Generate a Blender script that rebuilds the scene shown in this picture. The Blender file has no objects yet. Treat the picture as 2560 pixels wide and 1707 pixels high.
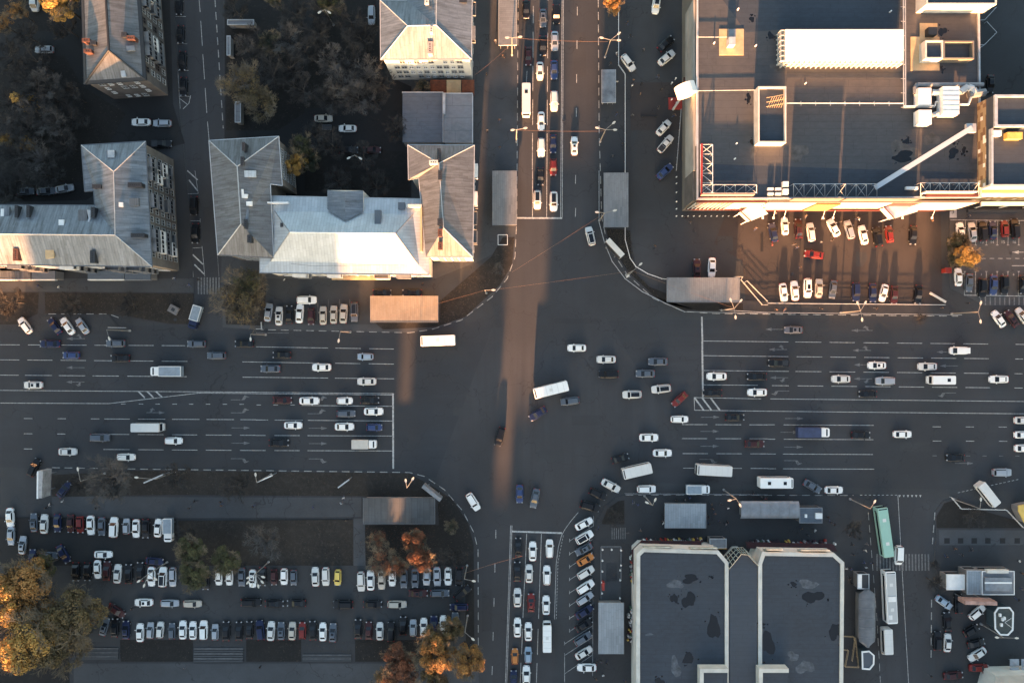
import bpy, bmesh, math, random, re
from mathutils import Vector, Matrix
R = math.radians
random.seed(7)
scene = bpy.context.scene

# ------------------------------------------------------------------ camera, sky, sun, exposure
HC = 190.0
S = 0.1
cam_d = bpy.data.cameras.new("camera"); cam = bpy.data.objects.new("camera", cam_d)
scene.collection.objects.link(cam); scene.camera = cam
cam.location = (0, 0, HC); cam.rotation_euler = (0, 0, 0)
cam_d.sensor_width = 36; cam_d.lens = 36 * HC / 256.0
cam_d.clip_start = 1; cam_d.clip_end = 3000
SUN_EL, SUN_A = 8.0, 3.3
world = bpy.data.worlds.new("World"); scene.world = world; world.use_nodes = True
wn = world.node_tree; bg = wn.nodes['Background']
sky = wn.nodes.new('ShaderNodeTexSky'); sky.sky_type = 'NISHITA'; sky.sun_disc = False
sky.sun_elevation = R(SUN_EL); sky.sun_rotation = R(180 + SUN_A); sky.dust_density = 2.4; sky.ozone_density = 0.6
wn.links.new(sky.outputs[0], bg.inputs[0]); bg.inputs[1].default_value = 0.062
sun_d = bpy.data.lights.new("sun", 'SUN'); sun = bpy.data.objects.new("sun", sun_d); scene.collection.objects.link(sun)
sun_d.energy = 4.4; sun_d.angle = R(1.0); sun_d.color = (1.0, 0.45, 0.19)
dv = Vector((math.sin(R(SUN_A)) * math.cos(R(SUN_EL)), math.cos(R(SUN_A)) * math.cos(R(SUN_EL)), -math.sin(R(SUN_EL))))
sun.rotation_euler = dv.to_track_quat('-Z', 'Y').to_euler()
scene.view_settings.view_transform = 'Standard'; scene.view_settings.look = 'None'
scene.view_settings.gamma = 1; scene.view_settings.exposure = 3.4
scene.cycles.max_bounces = 6; scene.cycles.diffuse_bounces = 3

# ------------------------------------------------------------------ coordinates
RO = [0, 427, 854, 1280]
def T(c, r, x, y): return (c * 640 + x / 3.672, RO[r] + y / 3.672)
def D(x, y): return (x * 1.08844, y * 1.08844)
def P(px, py, h=0.0):
    k = S * (HC - h) / HC
    return Vector(((px - 1280) * k, (853.5 - py) * k, h))

# ------------------------------------------------------------------ materials
_m = {}
def mat(name, col, rough=0.6, metal=0.0, var=0.0, scale=1.0, stretch=(1, 1, 1), kind='plain', col2=None, spec=0.5, coords='Object', bump=0.0):
    if name in _m: return _m[name]
    m = bpy.data.materials.new(name); m.use_nodes = True; _m[name] = m
    nt = m.node_tree; b = nt.nodes['Principled BSDF']
    N = nt.nodes.new; L = nt.links.new
    b.inputs['Roughness'].default_value = rough; b.inputs['Metallic'].default_value = metal
    b.inputs['Specular IOR Level'].default_value = spec
    c = (*col, 1)
    b.inputs['Base Color'].default_value = c
    def mixc(fac, a, bb, mode='MIX'):
        x = N('ShaderNodeMix'); x.data_type = 'RGBA'; x.blend_type = mode
        for s_, v in ((x.inputs['Factor'], fac), (x.inputs[6], a), (x.inputs[7], bb)):
            if hasattr(v, 'links'): L(v, s_)
            elif isinstance(v, (int, float)): s_.default_value = v
            else: s_.default_value = v
        return x.outputs[2]
    def noise(vec, sc, det=6, ro=.6):
        n = N('ShaderNodeTexNoise'); n.inputs['Scale'].default_value = sc; n.inputs['Detail'].default_value = det; n.inputs['Roughness'].default_value = ro
        L(vec, n.inputs['Vector']); return n.outputs['Fac']
    def ramp(v, a, bb):
        r = N('ShaderNodeMapRange'); r.inputs['From Min'].default_value = a; r.inputs['From Max'].default_value = bb
        L(v, r.inputs['Value']); return r.outputs[0]
    def mth(op, a, bb=0.0):
        x = N('ShaderNodeMath'); x.operation = op
        for i, v in enumerate((a, bb)):
            if hasattr(v, 'links'): L(v, x.inputs[i])
            else: x.inputs[i].default_value = v
        return x.outputs[0]
    def vec(src, s):
        t = N('ShaderNodeTexCoord'); mp = N('ShaderNodeMapping'); mp.inputs['Scale'].default_value = s
        L(t.outputs[src], mp.inputs['Vector']); return mp.outputs[0]
    if kind == 'plain':
        if var > 0:
            f = ramp(noise(vec(coords, stretch), scale), .3, .7)
            d = tuple(max(0, x * (1 - var)) for x in col) if col2 is None else col2
            u = tuple(min(1, x * (1 + var * .6)) for x in col) if col2 is None else col
            cc = mixc(f, (*d, 1), (*u, 1))
            L(cc, b.inputs['Base Color'])
    elif kind == 'road':       # asphalt: tyre-polished lane streaks, patches, cracks, fine grain
        big = ramp(noise(vec(coords, (1, 1, 1)), .035, 4), .35, .65)
        st = ramp(noise(vec(coords, stretch), 1.0, 5), .3, .7)
        gr = ramp(noise(vec(coords, (1, 1, 1)), 2.2, 8, .75), .25, .75)
        a = mixc(big, (*[x * .75 for x in col], 1), (*[x * 1.5 for x in col], 1))
        stn = ramp(noise(vec(coords, (1, 1, 1)), .45, 9, .7), .56, .74)
        a = mixc(mth('MULTIPLY', st, .72), a, (*[x * .55 for x in col], 1))
        a = mixc(mth('MULTIPLY', stn, .45), a, (*[x * .5 for x in col], 1))
        a = mixc(mth('MULTIPLY', gr, .32), a, (*[x * 1.6 for x in col], 1))
        v = N('ShaderNodeTexVoronoi'); v.feature = 'DISTANCE_TO_EDGE'; v.inputs['Scale'].default_value = .06
        nn = N('ShaderNodeTexNoise'); nn.inputs['Scale'].default_value = .3; L(vec(coords, (1, 1, 1)), nn.inputs['Vector'])
        mm = mixc(.06, vec(coords, (1, 1, 1)), nn.outputs['Color'], 'ADD')
        va = N('ShaderNodeVectorMath'); va.operation = 'MULTIPLY_ADD'
        L(nn.outputs['Color'], va.inputs[0]); va.inputs[1].default_value = (9, 9, 0); L(vec(coords, (1, 1, 1)), va.inputs[2])
        L(va.outputs[0], v.inputs['Vector'])
        cr = mth('LESS_THAN', v.outputs['Distance'], .004)
        a = mixc(mth('MULTIPLY', cr, .55), a, (*[x * .35 for x in col], 1))
        L(a, b.inputs['Base Color'])
        L(mth('ADD', mth('MULTIPLY', st, -.12), rough + .05), b.inputs['Roughness'])
    elif kind == 'seam':       # standing-seam sheet roof: u along the eave, v up the slope
        uv = vec('UV', (1, 1, 1)); sp = N('ShaderNodeSeparateXYZ'); L(uv, sp.inputs[0])
        fr = mth('FRACT', mth('DIVIDE', sp.outputs[0], scale)); ln = mth('LESS_THAN', fr, .11)
        col_id = mth('FLOOR', mth('DIVIDE', sp.outputs[0], scale))
        wn1 = N('ShaderNodeTexWhiteNoise'); wn1.noise_dimensions = '1D'; L(col_id, wn1.inputs['W'])
        vv = mth('FRACT', mth('ADD', mth('DIVIDE', sp.outputs[1], 2.1), wn1.outputs[0])); ln2 = mth('LESS_THAN', vv, .03)
        cell = mth('ADD', mth('MULTIPLY', col_id, 7.13), mth('FLOOR', mth('ADD', mth('DIVIDE', sp.outputs[1], 2.1), wn1.outputs[0])))
        wn2 = N('ShaderNodeTexWhiteNoise'); wn2.noise_dimensions = '1D'; L(cell, wn2.inputs['W'])
        streak = ramp(noise(vec('UV', (1.1, .11, 1)), 1, 6, .75), .42, .62)
        pat = ramp(noise(vec('UV', (.12, .12, 1)), 1, 6, .65), .4, .62)
        c2 = col2 or tuple(x * .5 for x in col)
        a = mixc(mth('MULTIPLY', streak, var), c, (*c2, 1))
        a = mixc(mth('MULTIPLY', pat, .55), a, (*[x * .62 for x in col], 1))
        a = mixc(mth('MULTIPLY', wn2.outputs[0], .22), a, (*[min(1, x * 1.5) for x in col], 1))
        a = mixc(mth('MULTIPLY', mth('MAXIMUM', ln, ln2), .38), a, (*[x * .3 for x in col], 1))
        L(a, b.inputs['Base Color'])
    elif kind == 'sheet':      # flat bitumen roof: laid strips, blotches, stains
        uv = vec('UV', (1, 1, 1)); sp = N('ShaderNodeSeparateXYZ'); L(uv, sp.inputs[0])
        fr = mth('FRACT', mth('DIVIDE', sp.outputs[1], scale)); ln = mth('LESS_THAN', fr, .06)
        idr = mth('FLOOR', mth('DIVIDE', sp.outputs[1], scale))
        w = N('ShaderNodeTexWhiteNoise'); w.noise_dimensions = '1D'; L(idr, w.inputs['W'])
        fr2 = mth('FRACT', mth('ADD', mth('DIVIDE', sp.outputs[0], 9.5), w.outputs[0])); ln2 = mth('LESS_THAN', fr2, .012)
        pat = ramp(noise(vec('UV', (.09, .09, 1)), 1, 7, .6), .38, .66)
        fine = ramp(noise(vec('UV', (.6, 1.2, 1)), 1, 7, .7), .35, .7)
        a = mixc(mth('MULTIPLY', pat, .9), c, (*(col2 or [x * .6 for x in col]), 1))
        a = mixc(mth('MULTIPLY', fine, .5), a, (*[x * 1.5 for x in col], 1))
        a = mixc(mth('MULTIPLY', w.outputs[0], .18), a, (*[x * .6 for x in col], 1))
        a = mixc(mth('MULTIPLY', mth('MAXIMUM', ln, ln2), .4), a, (*[x * .35 for x in col], 1))
        L(a, b.inputs['Base Color'])
    elif kind == 'paint':      # worn road paint
        f = ramp(noise(vec(coords, (1, 1, 1)), 1.7, 9, .8), .36, .6)
        a = mixc(f, (*[x * .33 for x in col], 1), c); L(a, b.inputs['Base Color'])
    elif kind == 'soil':       # dead grass and leaf litter
        f1 = ramp(noise(vec(coords, (1, 1, 1)), .12, 6, .6), .35, .65)
        f2 = ramp(noise(vec(coords, (1, 1, 1)), 3.5, 10, .85), .52, .72)
        a = mixc(f1, c, (*(col2 or [x * .55 for x in col]), 1))
        f3 = ramp(noise(vec(coords, (1, 1, 1)), .9, 8, .75), .5, .68)
        a = mixc(mth('MULTIPLY', f3, .6), a, (*[x * 2.0 for x in col], 1))
        a = mixc(mth('MULTIPLY', f2, .6), a, (*[x * 3.2 for x in col], 1))
        L(a, b.inputs['Base Color'])
    elif kind == 'leaf':
        oi = N('ShaderNodeTexCoord'); f = ramp(noise(vec('Object', (1, 1, 1)), scale, 3, .6), .35, .65)
        f2 = ramp(noise(vec('Object', (1, 1, 1)), scale * 9, 3, .7), .3, .7)
        a = mixc(f, c, (*(col2 or col), 1)); a = mixc(mth('MULTIPLY', f2, .6), a, (*[x * .35 for x in (col2 or col)], 1))
        L(a, b.inputs['Base Color']); b.inputs['Subsurface Weight'].default_value = 0
    elif kind == 'mosaic':
        uv = vec('UV', (1 / .9, 1 / .9, 1)); w = N('ShaderNodeTexWhiteNoise'); w.noise_dimensions = '3D'
        fl = N('ShaderNodeVectorMath'); fl.operation = 'FLOOR'; L(uv, fl.inputs[0]); L(fl.outputs[0], w.inputs['Vector'])
        st = mth('GREATER_THAN', w.outputs[0], .68); st2 = mth('LESS_THAN', w.outputs[0], .12)
        a = mixc(st, c, (*col2, 1)); a = mixc(st2, a, (.75, .7, .6, 1)); L(a, b.inputs['Base Color'])
    if bump > 0:
        bp = N('ShaderNodeBump'); bp.inputs['Strength'].default_value = bump; bp.inputs['Distance'].default_value = .05
        L(noise(vec(coords, (1, 1, 1)), 3.0, 8), bp.inputs['Height']); L(bp.outputs[0], b.inputs['Normal'])
    return m

ASPH = mat('asphalt', (.0245, .0275, .0315), .8, kind='road', stretch=(.02, .55, 1))
ASPHV = mat('asphalt_street', (.030, .032, .0355), .8, kind='road', stretch=(.55, .02, 1))
LOT = mat('asphalt_lot', (.031, .034, .037), .85, kind='road', stretch=(.15, .2, 1))
WARML = mat('asphalt_plaza', (.032, .027, .026), .85, kind='road', stretch=(.15, .2, 1))  # reddish wash of the low sun put into the asphalt colour
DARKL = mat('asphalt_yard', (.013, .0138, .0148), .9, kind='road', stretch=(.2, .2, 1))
PAVE = mat('paving', (.048, .051, .055), .85, kind='road', stretch=(.2, .3, 1))
PAVE2 = mat('paving_dark', (.029, .031, .034), .85, kind='road', stretch=(.2, .3, 1))
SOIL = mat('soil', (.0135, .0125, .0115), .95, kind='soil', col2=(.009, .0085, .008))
SOILB = mat('soil_brown', (.026, .022, .018), .95, kind='soil', col2=(.013, .0115, .010))
KERB = mat('kerb_stone', (.11, .11, .11), .8, var=.4, scale=1.5)
PAINT = mat('road_paint', (.50, .50, .48), .7, kind='paint')
PAINTF = mat('road_paint_faded', (.17, .17, .17), .7, kind='paint')
WHITE = mat('white_metal', (.74, .74, .71), .5, var=.15, scale=.6)
WHITEF = mat('white_facing', (.55, .53, .47), .6, var=.18, scale=.4)
GREYM = mat('grey_metal', (.22, .23, .24), .5, .3, var=.25, scale=.8)
LGREYM = mat('light_grey_metal', (.42, .44, .45), .5, .2, var=.25, scale=.6)
DARKM = mat('dark_metal', (.03, .032, .035), .5, .2)
BLACK = mat('black', (.006, .006, .007), .6)
RUBBER = mat('rubber', (.012, .012, .012), .9)
GLASS = mat('window_glass', (.012, .016, .021), .12, spec=.5)
CGLASS = mat('car_glass', (.010, .013, .018), .18, spec=.35)
RED = mat('red_paint', (.30, .03, .02), .55, var=.3, scale=.8)
MAROON = mat('maroon_awning', (.035, .010, .014), .8, var=.4, scale=.6)
YEL = mat('yellow_paint', (.62, .42, .10), .55, var=.2)
RUST = mat('rusty_sheet', (.16, .05, .022), .85, var=.6, scale=.6)
TANR = mat('tan_board', (.50, .36, .20), .8, var=.25, scale=.5)
BARK = mat('bark', (.055, .048, .042), .9, var=.4, scale=1.2)
TWIG = mat('grey_twigs', (.085, .079, .073), .9, var=.4, scale=.4)
TWIGD = mat('dark_twigs', (.034, .032, .030), .9, var=.4, scale=.4)
STREAK = mat('puddle', (.004, .004, .005), .25)
PALEST = mat('pale_stain', (.075, .088, .105), .8, var=.6, scale=.8)

# ------------------------------------------------------------------ mesh helpers
def auto_uv(pts, nrm):
    if abs(nrm.z) > .999: U, V = Vector((1, 0, 0)), Vector((0, 1, 0))
    else:
        U = Vector((0, 0, 1)).cross(nrm).normalized(); V = nrm.cross(U).normalized()
    return [(p.dot(U), p.dot(V)) for p in pts]
class MB:
    def __init__(s): s.v = []; s.f = []; s.m = []
    def poly(s, pts, m=0):
        n = len(s.v); s.v += [Vector(p) for p in pts]; s.f.append(tuple(range(n, n + len(pts)))); s.m.append(m); return s
    def hexa(s, b, t, m=0, mt=None, bottom=True):
        n = len(b)
        for i in range(n):
            j = (i + 1) % n; s.poly([b[i], b[j], t[j], t[i]], m)
        s.poly(t, m if mt is None else mt)
        if bottom: s.poly(list(reversed(b)), m)
        return s
    def box(s, x0, y0, z0, x1, y1, z1, m=0, mt=None):
        x0, x1 = min(x0, x1), max(x0, x1); y0, y1 = min(y0, y1), max(y0, y1)
        b = [(x0, y0, z0), (x1, y0, z0), (x1, y1, z0), (x0, y1, z0)]
        return s.hexa(b, [(p[0], p[1], z1) for p in b], m, mt)
    def obox(s, c, dx, dy, z0, z1, rz, m=0, mt=None):
        ca, sa = math.cos(rz), math.sin(rz); b = []
        for sx, sy in ((-1, -1), (1, -1), (1, 1), (-1, 1)):
            x, y = sx * dx / 2, sy * dy / 2; b.append((c[0] + x * ca - y * sa, c[1] + x * sa + y * ca, z0))
        return s.hexa(b, [(p[0], p[1], z1) for p in b], m, mt)
    def prism(s, pts, z0, z1, m=0, mt=None):
        a = sum(pts[i][0] * pts[(i + 1) % len(pts)][1] - pts[(i + 1) % len(pts)][0] * pts[i][1] for i in range(len(pts)))
        if a < 0: pts = list(reversed(pts))
        return s.hexa([(p[0], p[1], z0) for p in pts], [(p[0], p[1], z1) for p in pts], m, mt)
    def tube(s, a, b, r0, r1=None, n=6, m=0):
        a, b = Vector(a), Vector(b); r1 = r0 if r1 is None else r1; d = (b - a)
        if d.length < 1e-6: return s
        d.normalize(); u = d.orthogonal().normalized(); w = d.cross(u)
        A = [a + (u * math.cos(2 * math.pi * i / n) + w * math.sin(2 * math.pi * i / n)) * r0 for i in range(n)]
        B = [b + (u * math.cos(2 * math.pi * i / n) + w * math.sin(2 * math.pi * i / n)) * r1 for i in range(n)]
        for i in range(n): j = (i + 1) % n; s.poly([A[i], A[j], B[j], B[i]], m)
        s.poly(list(reversed(A)), m); s.poly(B, m); return s
    def mesh(s, name, mats, smooth=False, uv=False, merge=False):
        me = bpy.data.meshes.new(name); me.from_pydata([tuple(p) for p in s.v], [], s.f)
        for x in mats: me.materials.append(x)
        me.polygons.foreach_set('material_index', s.m)
        if uv:
            me.update(); l = me.uv_layers.new(name='UVMap')
            for p in me.polygons:
                uvs = auto_uv([s.v[i] for i in p.vertices], p.normal)
                for li, c in zip(p.loop_indices, uvs): l.data[li].uv = c
        if merge:
            bm = bmesh.new(); bm.from_mesh(me); bmesh.ops.remove_doubles(bm, verts=bm.verts, dist=1e-4); bm.to_mesh(me); bm.free()
        if smooth: me.polygons.foreach_set('use_smooth', [True] * len(me.polygons))
        me.update(); return me
col = scene.collection
def link(name, me, parent=None, loc=(0, 0, 0), rz=0.0):
    o = bpy.data.objects.new(name, me); col.objects.link(o); o.location = loc; o.rotation_euler = (0, 0, rz)
    if parent is not None: o.parent = parent
    return o
def part(name, mb, mats, parent, uv=False, smooth=False, world=True):
    if not isinstance(mats, (list, tuple)): mats = [mats]
    if world and parent is not None:
        off = Vector(parent.location); mb.v = [p - off for p in mb.v]
    return link(name, mb.mesh(name, mats, smooth, uv), parent)
def tag(o, label, cat, group=None, kind=None):
    if label: o['label'] = label
    if cat: o['category'] = cat
    if group: o['group'] = group
    if kind: o['kind'] = kind
    return o
def thing(name, label, cat, loc=(0, 0, 0), rz=0.0, group=None):
    return tag(link(name, None, None, loc, rz), label, cat, group)
def struct(name, mb, mats, uv=False):
    if not isinstance(mats, (list, tuple)): mats = [mats]
    o = link(name, mb.mesh(name, mats, False, uv)); o['kind'] = 'structure'; return o
def copy_thing(o):
    c = o.copy(); col.objects.link(c)
    for ch in o.children:
        d = ch.copy(); col.objects.link(d); d.parent = c
        for g in ch.children:
            e = g.copy(); col.objects.link(e); e.parent = d
    return c
ORD = ['zeroth', 'first', 'second', 'third', 'fourth', 'fifth', 'sixth', 'seventh', 'eighth', 'ninth', 'tenth', 'eleventh', 'twelfth', 'thirteenth', 'fourteenth', 'fifteenth', 'sixteenth', 'seventeenth', 'eighteenth', 'nineteenth', 'twentieth']
TENS = {2: 'twenty', 3: 'thirty', 4: 'forty'}
def ordn(i):
    if i < 21: return ORD[i]
    if i % 10 == 0: return TENS[i // 10][:-1] + 'ieth'
    return TENS[i // 10] + '-' + ORD[i % 10]

def sheet(name, pts, z, m):
    a = sum(pts[i][0] * pts[(i + 1) % len(pts)][1] - pts[(i + 1) % len(pts)][0] * pts[i][1] for i in range(len(pts)))
    w = [P(*p) for p in pts]
    w = [Vector((p.x, p.y, z)) for p in w]
    if a > 0: w.reverse()
    return struct(name, MB().poly(w), m)
def island(name, pts, m, z=.12, kerb=True):
    w = [P(*p) for p in pts]; a = sum(w[i].x * w[(i + 1) % len(w)].y - w[(i + 1) % len(w)].x * w[i].y for i in range(len(w)))
    if a < 0: w.reverse()
    b = MB(); b.hexa([(p.x, p.y, -.05) for p in w], [(p.x, p.y, z) for p in w], 1, 0, bottom=False)
    return struct(name, b, [m, KERB])
def DD(*p): return [D(*q) for q in p]
def TT(c, r, *p): return [T(c, r, *q) for q in p]

# ------------------------------------------------------------------ ground
g = MB(); g.poly([(-900, -900, 0), (900, -900, 0), (900, 900, 0), (-900, 900, 0)]); struct('ground', g, LOT)
sheet('road', DD((-300, 755), (2700, 722), (2700, 1136), (-300, 1066)), .004, ASPH)
sheet('road', DD((1188, -300), (1372, -300), (1372, 700), (1560, 1000), (1372, 1130), (1310, 1190), (1285, 1260), (1255, 1900), (1085, 1900), (1098, 1250), (1000, 1100), (1172, 640), (1186, 500)), .008, ASPHV)
sheet('road', DD((398, -300), (494, -300), (516, 330), (512, 760), (440, 760), (425, 360), (405, 0)), .012, ASPHV)
sheet('road', DD((2004, 1130), (2145, 1130), (2135, 1568), (2130, 1900), (2040, 1900), (2000, 1300)), .012, ASPHV)
# north-west quarter
island('pavement', DD((512, -300), (1190, -300), (1188, 500), (1183, 590), (1165, 640), (1130, 682), (1060, 735), (990, 757), (940, 764), (600, 757), (512, 752), (508, 640), (516, 330)), PAVE)
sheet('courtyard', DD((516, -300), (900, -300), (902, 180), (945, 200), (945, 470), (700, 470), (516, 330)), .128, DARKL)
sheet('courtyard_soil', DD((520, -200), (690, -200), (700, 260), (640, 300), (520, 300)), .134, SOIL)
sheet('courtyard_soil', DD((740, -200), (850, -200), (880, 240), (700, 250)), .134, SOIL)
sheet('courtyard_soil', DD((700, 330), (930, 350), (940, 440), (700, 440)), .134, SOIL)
sheet('parking_bay', DD((600, 640), (1000, 640), (1100, 600), (1180, 560), (1180, 590), (1010, 700), (1008, 745), (600, 745)), .128, LOT)
sheet('grass_verge', DD((1128, 590), (1155, 545), (1182, 545), (1176, 610), (1148, 655), (1068, 728), (1000, 751), (880, 757), (860, 740), (1010, 736), (1012, 690), (1070, 640)), .133, SOILB)
sheet('planting_bed', DD((512, 655), (612, 655), (606, 748), (520, 745)), .133, SOILB)
# west quarter
island('pavement', DD((-300, -300), (396, -300), (402, 0), (412, 250), (424, 360), (442, 560), (446, 752), (400, 748), (270, 728), (250, 722), (112, 722), (50, 757), (-300, 757)), PAVE2)
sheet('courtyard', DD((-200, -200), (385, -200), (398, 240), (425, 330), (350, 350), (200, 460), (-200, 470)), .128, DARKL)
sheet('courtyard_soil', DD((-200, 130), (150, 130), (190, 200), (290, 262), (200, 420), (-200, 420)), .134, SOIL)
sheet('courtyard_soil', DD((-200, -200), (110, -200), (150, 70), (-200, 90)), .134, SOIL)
sheet('footway', DD((-200, 640), (445, 640), (446, 672), (-200, 668)), .128, PAVE)
sheet('grass_verge', DD((104, 672), (446, 674), (440, 745), (390, 744), (270, 722), (104, 720)), .133, SOILB)
sheet('grass_verge', DD((-200, 672), (90, 672), (88, 720), (40, 745), (-200, 745)), .133, SOILB)
sheet('parking_bay', DD((112, 723), (250, 723), (270, 745), (270, 760), (40, 760)), .15, LOT)
# north-east quarter
island('pavement', DD((1374, -300), (1437, -300), (1434, 160), (1448, 182), (1449, 590), (1460, 625), (1490, 655), (1530, 670), (1545, 690), (1700, 690), (2170, 700), (2210, 720), (2200, 724), (1640, 718), (1570, 715), (1500, 685), (1440, 630), (1395, 560), (1382, 500), (1376, 300)), PAVE2)
sheet('grass_verge', DD((1392, 525), (1447, 530), (1450, 592), (1462, 630), (1490, 658), (1530, 674), (1532, 698), (1600, 712), (1570, 712), (1503, 681), (1444, 626), (1398, 558)), .134, SOIL)
sheet('grass_verge', DD((1560, 697), (1706, 697), (1706, 714), (1600, 713)), .134, SOIL)
sheet('service_road', DD((1437, -300), (1745, -300), (1745, 160), (1570, 190), (1448, 190)), .010, LOT)
sheet('plaza', DD((1448, 190), (1565, 190), (1565, 300), (1448, 300)), .016, WARML)
sheet('mall_parking', DD((1670, 485), (2160, 485), (2165, 698), (1712, 690), (1706, 600), (1640, 560)), .012, WARML)
sheet('asphalt_patch', TT(2, 1, (1885, 600), (2025, 597), (2030, 735), (1888, 738)), .02, LOT)
sheet('asphalt_patch', TT(3, 1, (810, 745), (900, 750), (915, 800), (870, 880), (805, 875)), .02, PAVE2)
island('car_park', TT(3, 1, (1665, 350), (2700, 330), (2700, 1235), (1990, 1235), (1670, 1075)), PAVE, .10)
sheet('planting_bed', TT(3, 1, (1640, 620), (1720, 600), (1760, 890), (1660, 880)), .125, SOIL)
# south-west quarter
island('pavement', DD((60, 1078), (310, 1076), (940, 1084), (975, 1092), (1020, 1122), (1062, 1170), (1088, 1220), (1097, 1260), (1098, 1900), (-300, 1900), (-300, 1540), (60, 1540), (230, 1470), (810, 1470), (1060, 1470), (1075, 1300), (840, 1300), (835, 1200), (815, 1190), (400, 1190), (60, 1186)), PAVE2, .12)
sheet('grass_verge', DD((312, 1080), (940, 1086), (1000, 1120), (1030, 1140), (1010, 1140), (400, 1136), (120, 1140), (120, 1090)), .133, SOILB)
sheet('footway', DD((120, 1140), (830, 1142), (830, 1186), (300, 1190), (120, 1186)), .129, PAVE)
sheet('grass_verge', DD((1005, 1140), (1035, 1140), (1075, 1200), (1088, 1250), (1090, 1500), (1065, 1480), (1066, 1300), (840, 1300), (838, 1205), (1008, 1205)), .133, SOIL)
sheet('lawn', DD((410, 1195), (812, 1192), (812, 1298), (600, 1298), (500, 1298), (420, 1298)), .137, SOILB)
sheet('footway', DD((812, 1190), (838, 1190), (840, 1300), (812, 1300)), .141, PAVE)
sheet('car_park', DD((-300, 1298), (1068, 1298), (1070, 1470), (-300, 1475)), .145, LOT)
sheet('car_park', DD((-200, 1186), (405, 1190), (415, 1298), (-200, 1298)), .149, DARKL)
sheet('lawn', DD((276, 1468), (444, 1468), (444, 1518), (278, 1518)), .155, SOIL)
sheet('lawn', DD((566, 1468), (692, 1468), (692, 1518), (566, 1518)), .155, SOIL)
sheet('lawn', DD((816, 1468), (1000, 1468), (1000, 1518), (816, 1518)), .155, SOIL)
sheet('forecourt', DD((170, 1522), (1100, 1522), (1100, 1900), (170, 1900)), .151, PAVE)
sheet('lawn', DD((-200, 1440), (160, 1510), (165, 1900), (-200, 1900)), .155, SOIL)
rpz = random.Random(2)
for i, (c_, r_, x, y, w_, h_, m_) in enumerate(((1, 2, 1700, 330, 260, 60, PAVE2), (1, 2, 1900, 640, 180, 70, LOT), (2, 2, 700, 720, 300, 90, PAVE2), (2, 1, 600, 1380, 420, 50, PAVE2), (0, 2, 1000, 400, 330, 55, PAVE2), (3, 2, 1350, 960, 280, 90, LOT), (3, 2, 700, 600, 500, 60, LOT), (1, 3, 2120, 900, 90, 380, PAVE2), (2, 0, 620, 500, 110, 420, PAVE2), (3, 3, 1380, 900, 110, 260, LOT), (0, 1, 1900, 500, 70, 330, PAVE2), (2, 2, 350, 1050, 260, 110, LOT), (1, 1, 2150, 1400, 200, 80, PAVE2), (2, 1, 1250, 500, 200, 120, PAVE2), (1, 2, 1450, 880, 120, 200, PAVE2))):
    sheet('asphalt_patch', [T(c_, r_, x - w_ / 2, y - h_ / 2), T(c_, r_, x + w_ / 2, y - h_ / 2 + rpz.uniform(-6, 6)), T(c_, r_, x + w_ / 2 + rpz.uniform(-8, 8), y + h_ / 2), T(c_, r_, x - w_ / 2, y + h_ / 2 + rpz.uniform(-6, 6))], .018, m_)
def steps(nm, c, r, x0, x1, y0, y1, n, z=.16):
    t = thing('steps', nm, 'steps', P(*T(c, r, (x0 + x1) / 2, (y0 + y1) / 2)))
    for i in range(n):
        a = P(*T(c, r, x0, y0 + (y1 - y0) * i / n)); b = P(*T(c, r, x1, y0 + (y1 - y0) * (i + .8) / n))
        part('step', MB().box(a.x, a.y, z, b.x, b.y, z + .12 * (i + 1) / 2 + .05), PAVE if i % 2 else mat('step_edge', (.085, .087, .09), .8, var=.4), t)
steps('concrete steps at left end of the bottom car park', 0, 3, 690, 1092, 1240, 1345, 6)
steps('concrete steps between the two bottom lawns', 0, 3, 1785, 2235, 1240, 1370, 6)
steps('concrete steps below the dark red hatchback row', 1, 3, 430, 875, 1300, 1365, 4)
# south-east quarter
island('pavement', DD((1372, 1195), (1385, 1165), (1410, 1145), (1437, 1136), (1960, 1137), (2000, 1150), (2004, 1300), (2022, 1568), (2030, 1900), (1470, 1900), (1455, 1600), (1362, 1540), (1362, 1210)), PAVE2)
sheet('planting_bed', DD((1382, 1200), (1395, 1168), (1420, 1150), (1434, 1148), (1434, 1203), (1384, 1203)), .134, SOIL)
island('pavement', DD((2150, 1215), (2145, 1180), (2165, 1150), (2200, 1142), (2280, 1170), (2352, 1215), (2700, 1220), (2700, 1380), (2160, 1380), (2146, 1280)), PAVE2)
sheet('planting_bed', DD((2150, 1212), (2150, 1185), (2168, 1155), (2200, 1145), (2250, 1170), (2335, 1195), (2345, 1212)), .134, SOIL)
sheet('paving', TT(3, 3, (1565, 160), (2600, 165), (2600, 300), (1570, 300)), .129, PAVE)
for i, x in enumerate((1640, 1765, 1890, 2015, 2150, 2285)):
    sheet('paving_inlay', TT(3, 3, (x - 25, 235), (x + 25, 235), (x + 25, 285), (x - 25, 285)), .134, MAROON if False else DARKL)
sheet('car_park', DD((2150, 1380), (2352, 1380), (2352, 1900), (2140, 1900)), .018, PAVE2)
sheet('paving', TT(3, 3, (2030, 1150), (2600, 1100), (2600, 2000), (1960, 2000)), .022, LOT)

# ------------------------------------------------------------------ markings
mk = MB(); mkf = MB()
def line(b, p, q, w=.14, z=.03):
    a, c = P(*p), P(*q); d = (c - a).normalized(); n = Vector((-d.y, d.x, 0)) * w / 2; up = Vector((0, 0, z))
    pts = [a - n + up, c - n + up, c + n + up, a + n + up]
    b.poly(pts)
def seg(c, r, y, xs, b=None, w=.14, dy=0.0):
    for i in range(0, len(xs), 2):
        line(b or mk, T(c, r, xs[i], y + dy * xs[i] / 2350), T(c, r, xs[i + 1], y + dy * xs[i + 1] / 2350), w)
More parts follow.
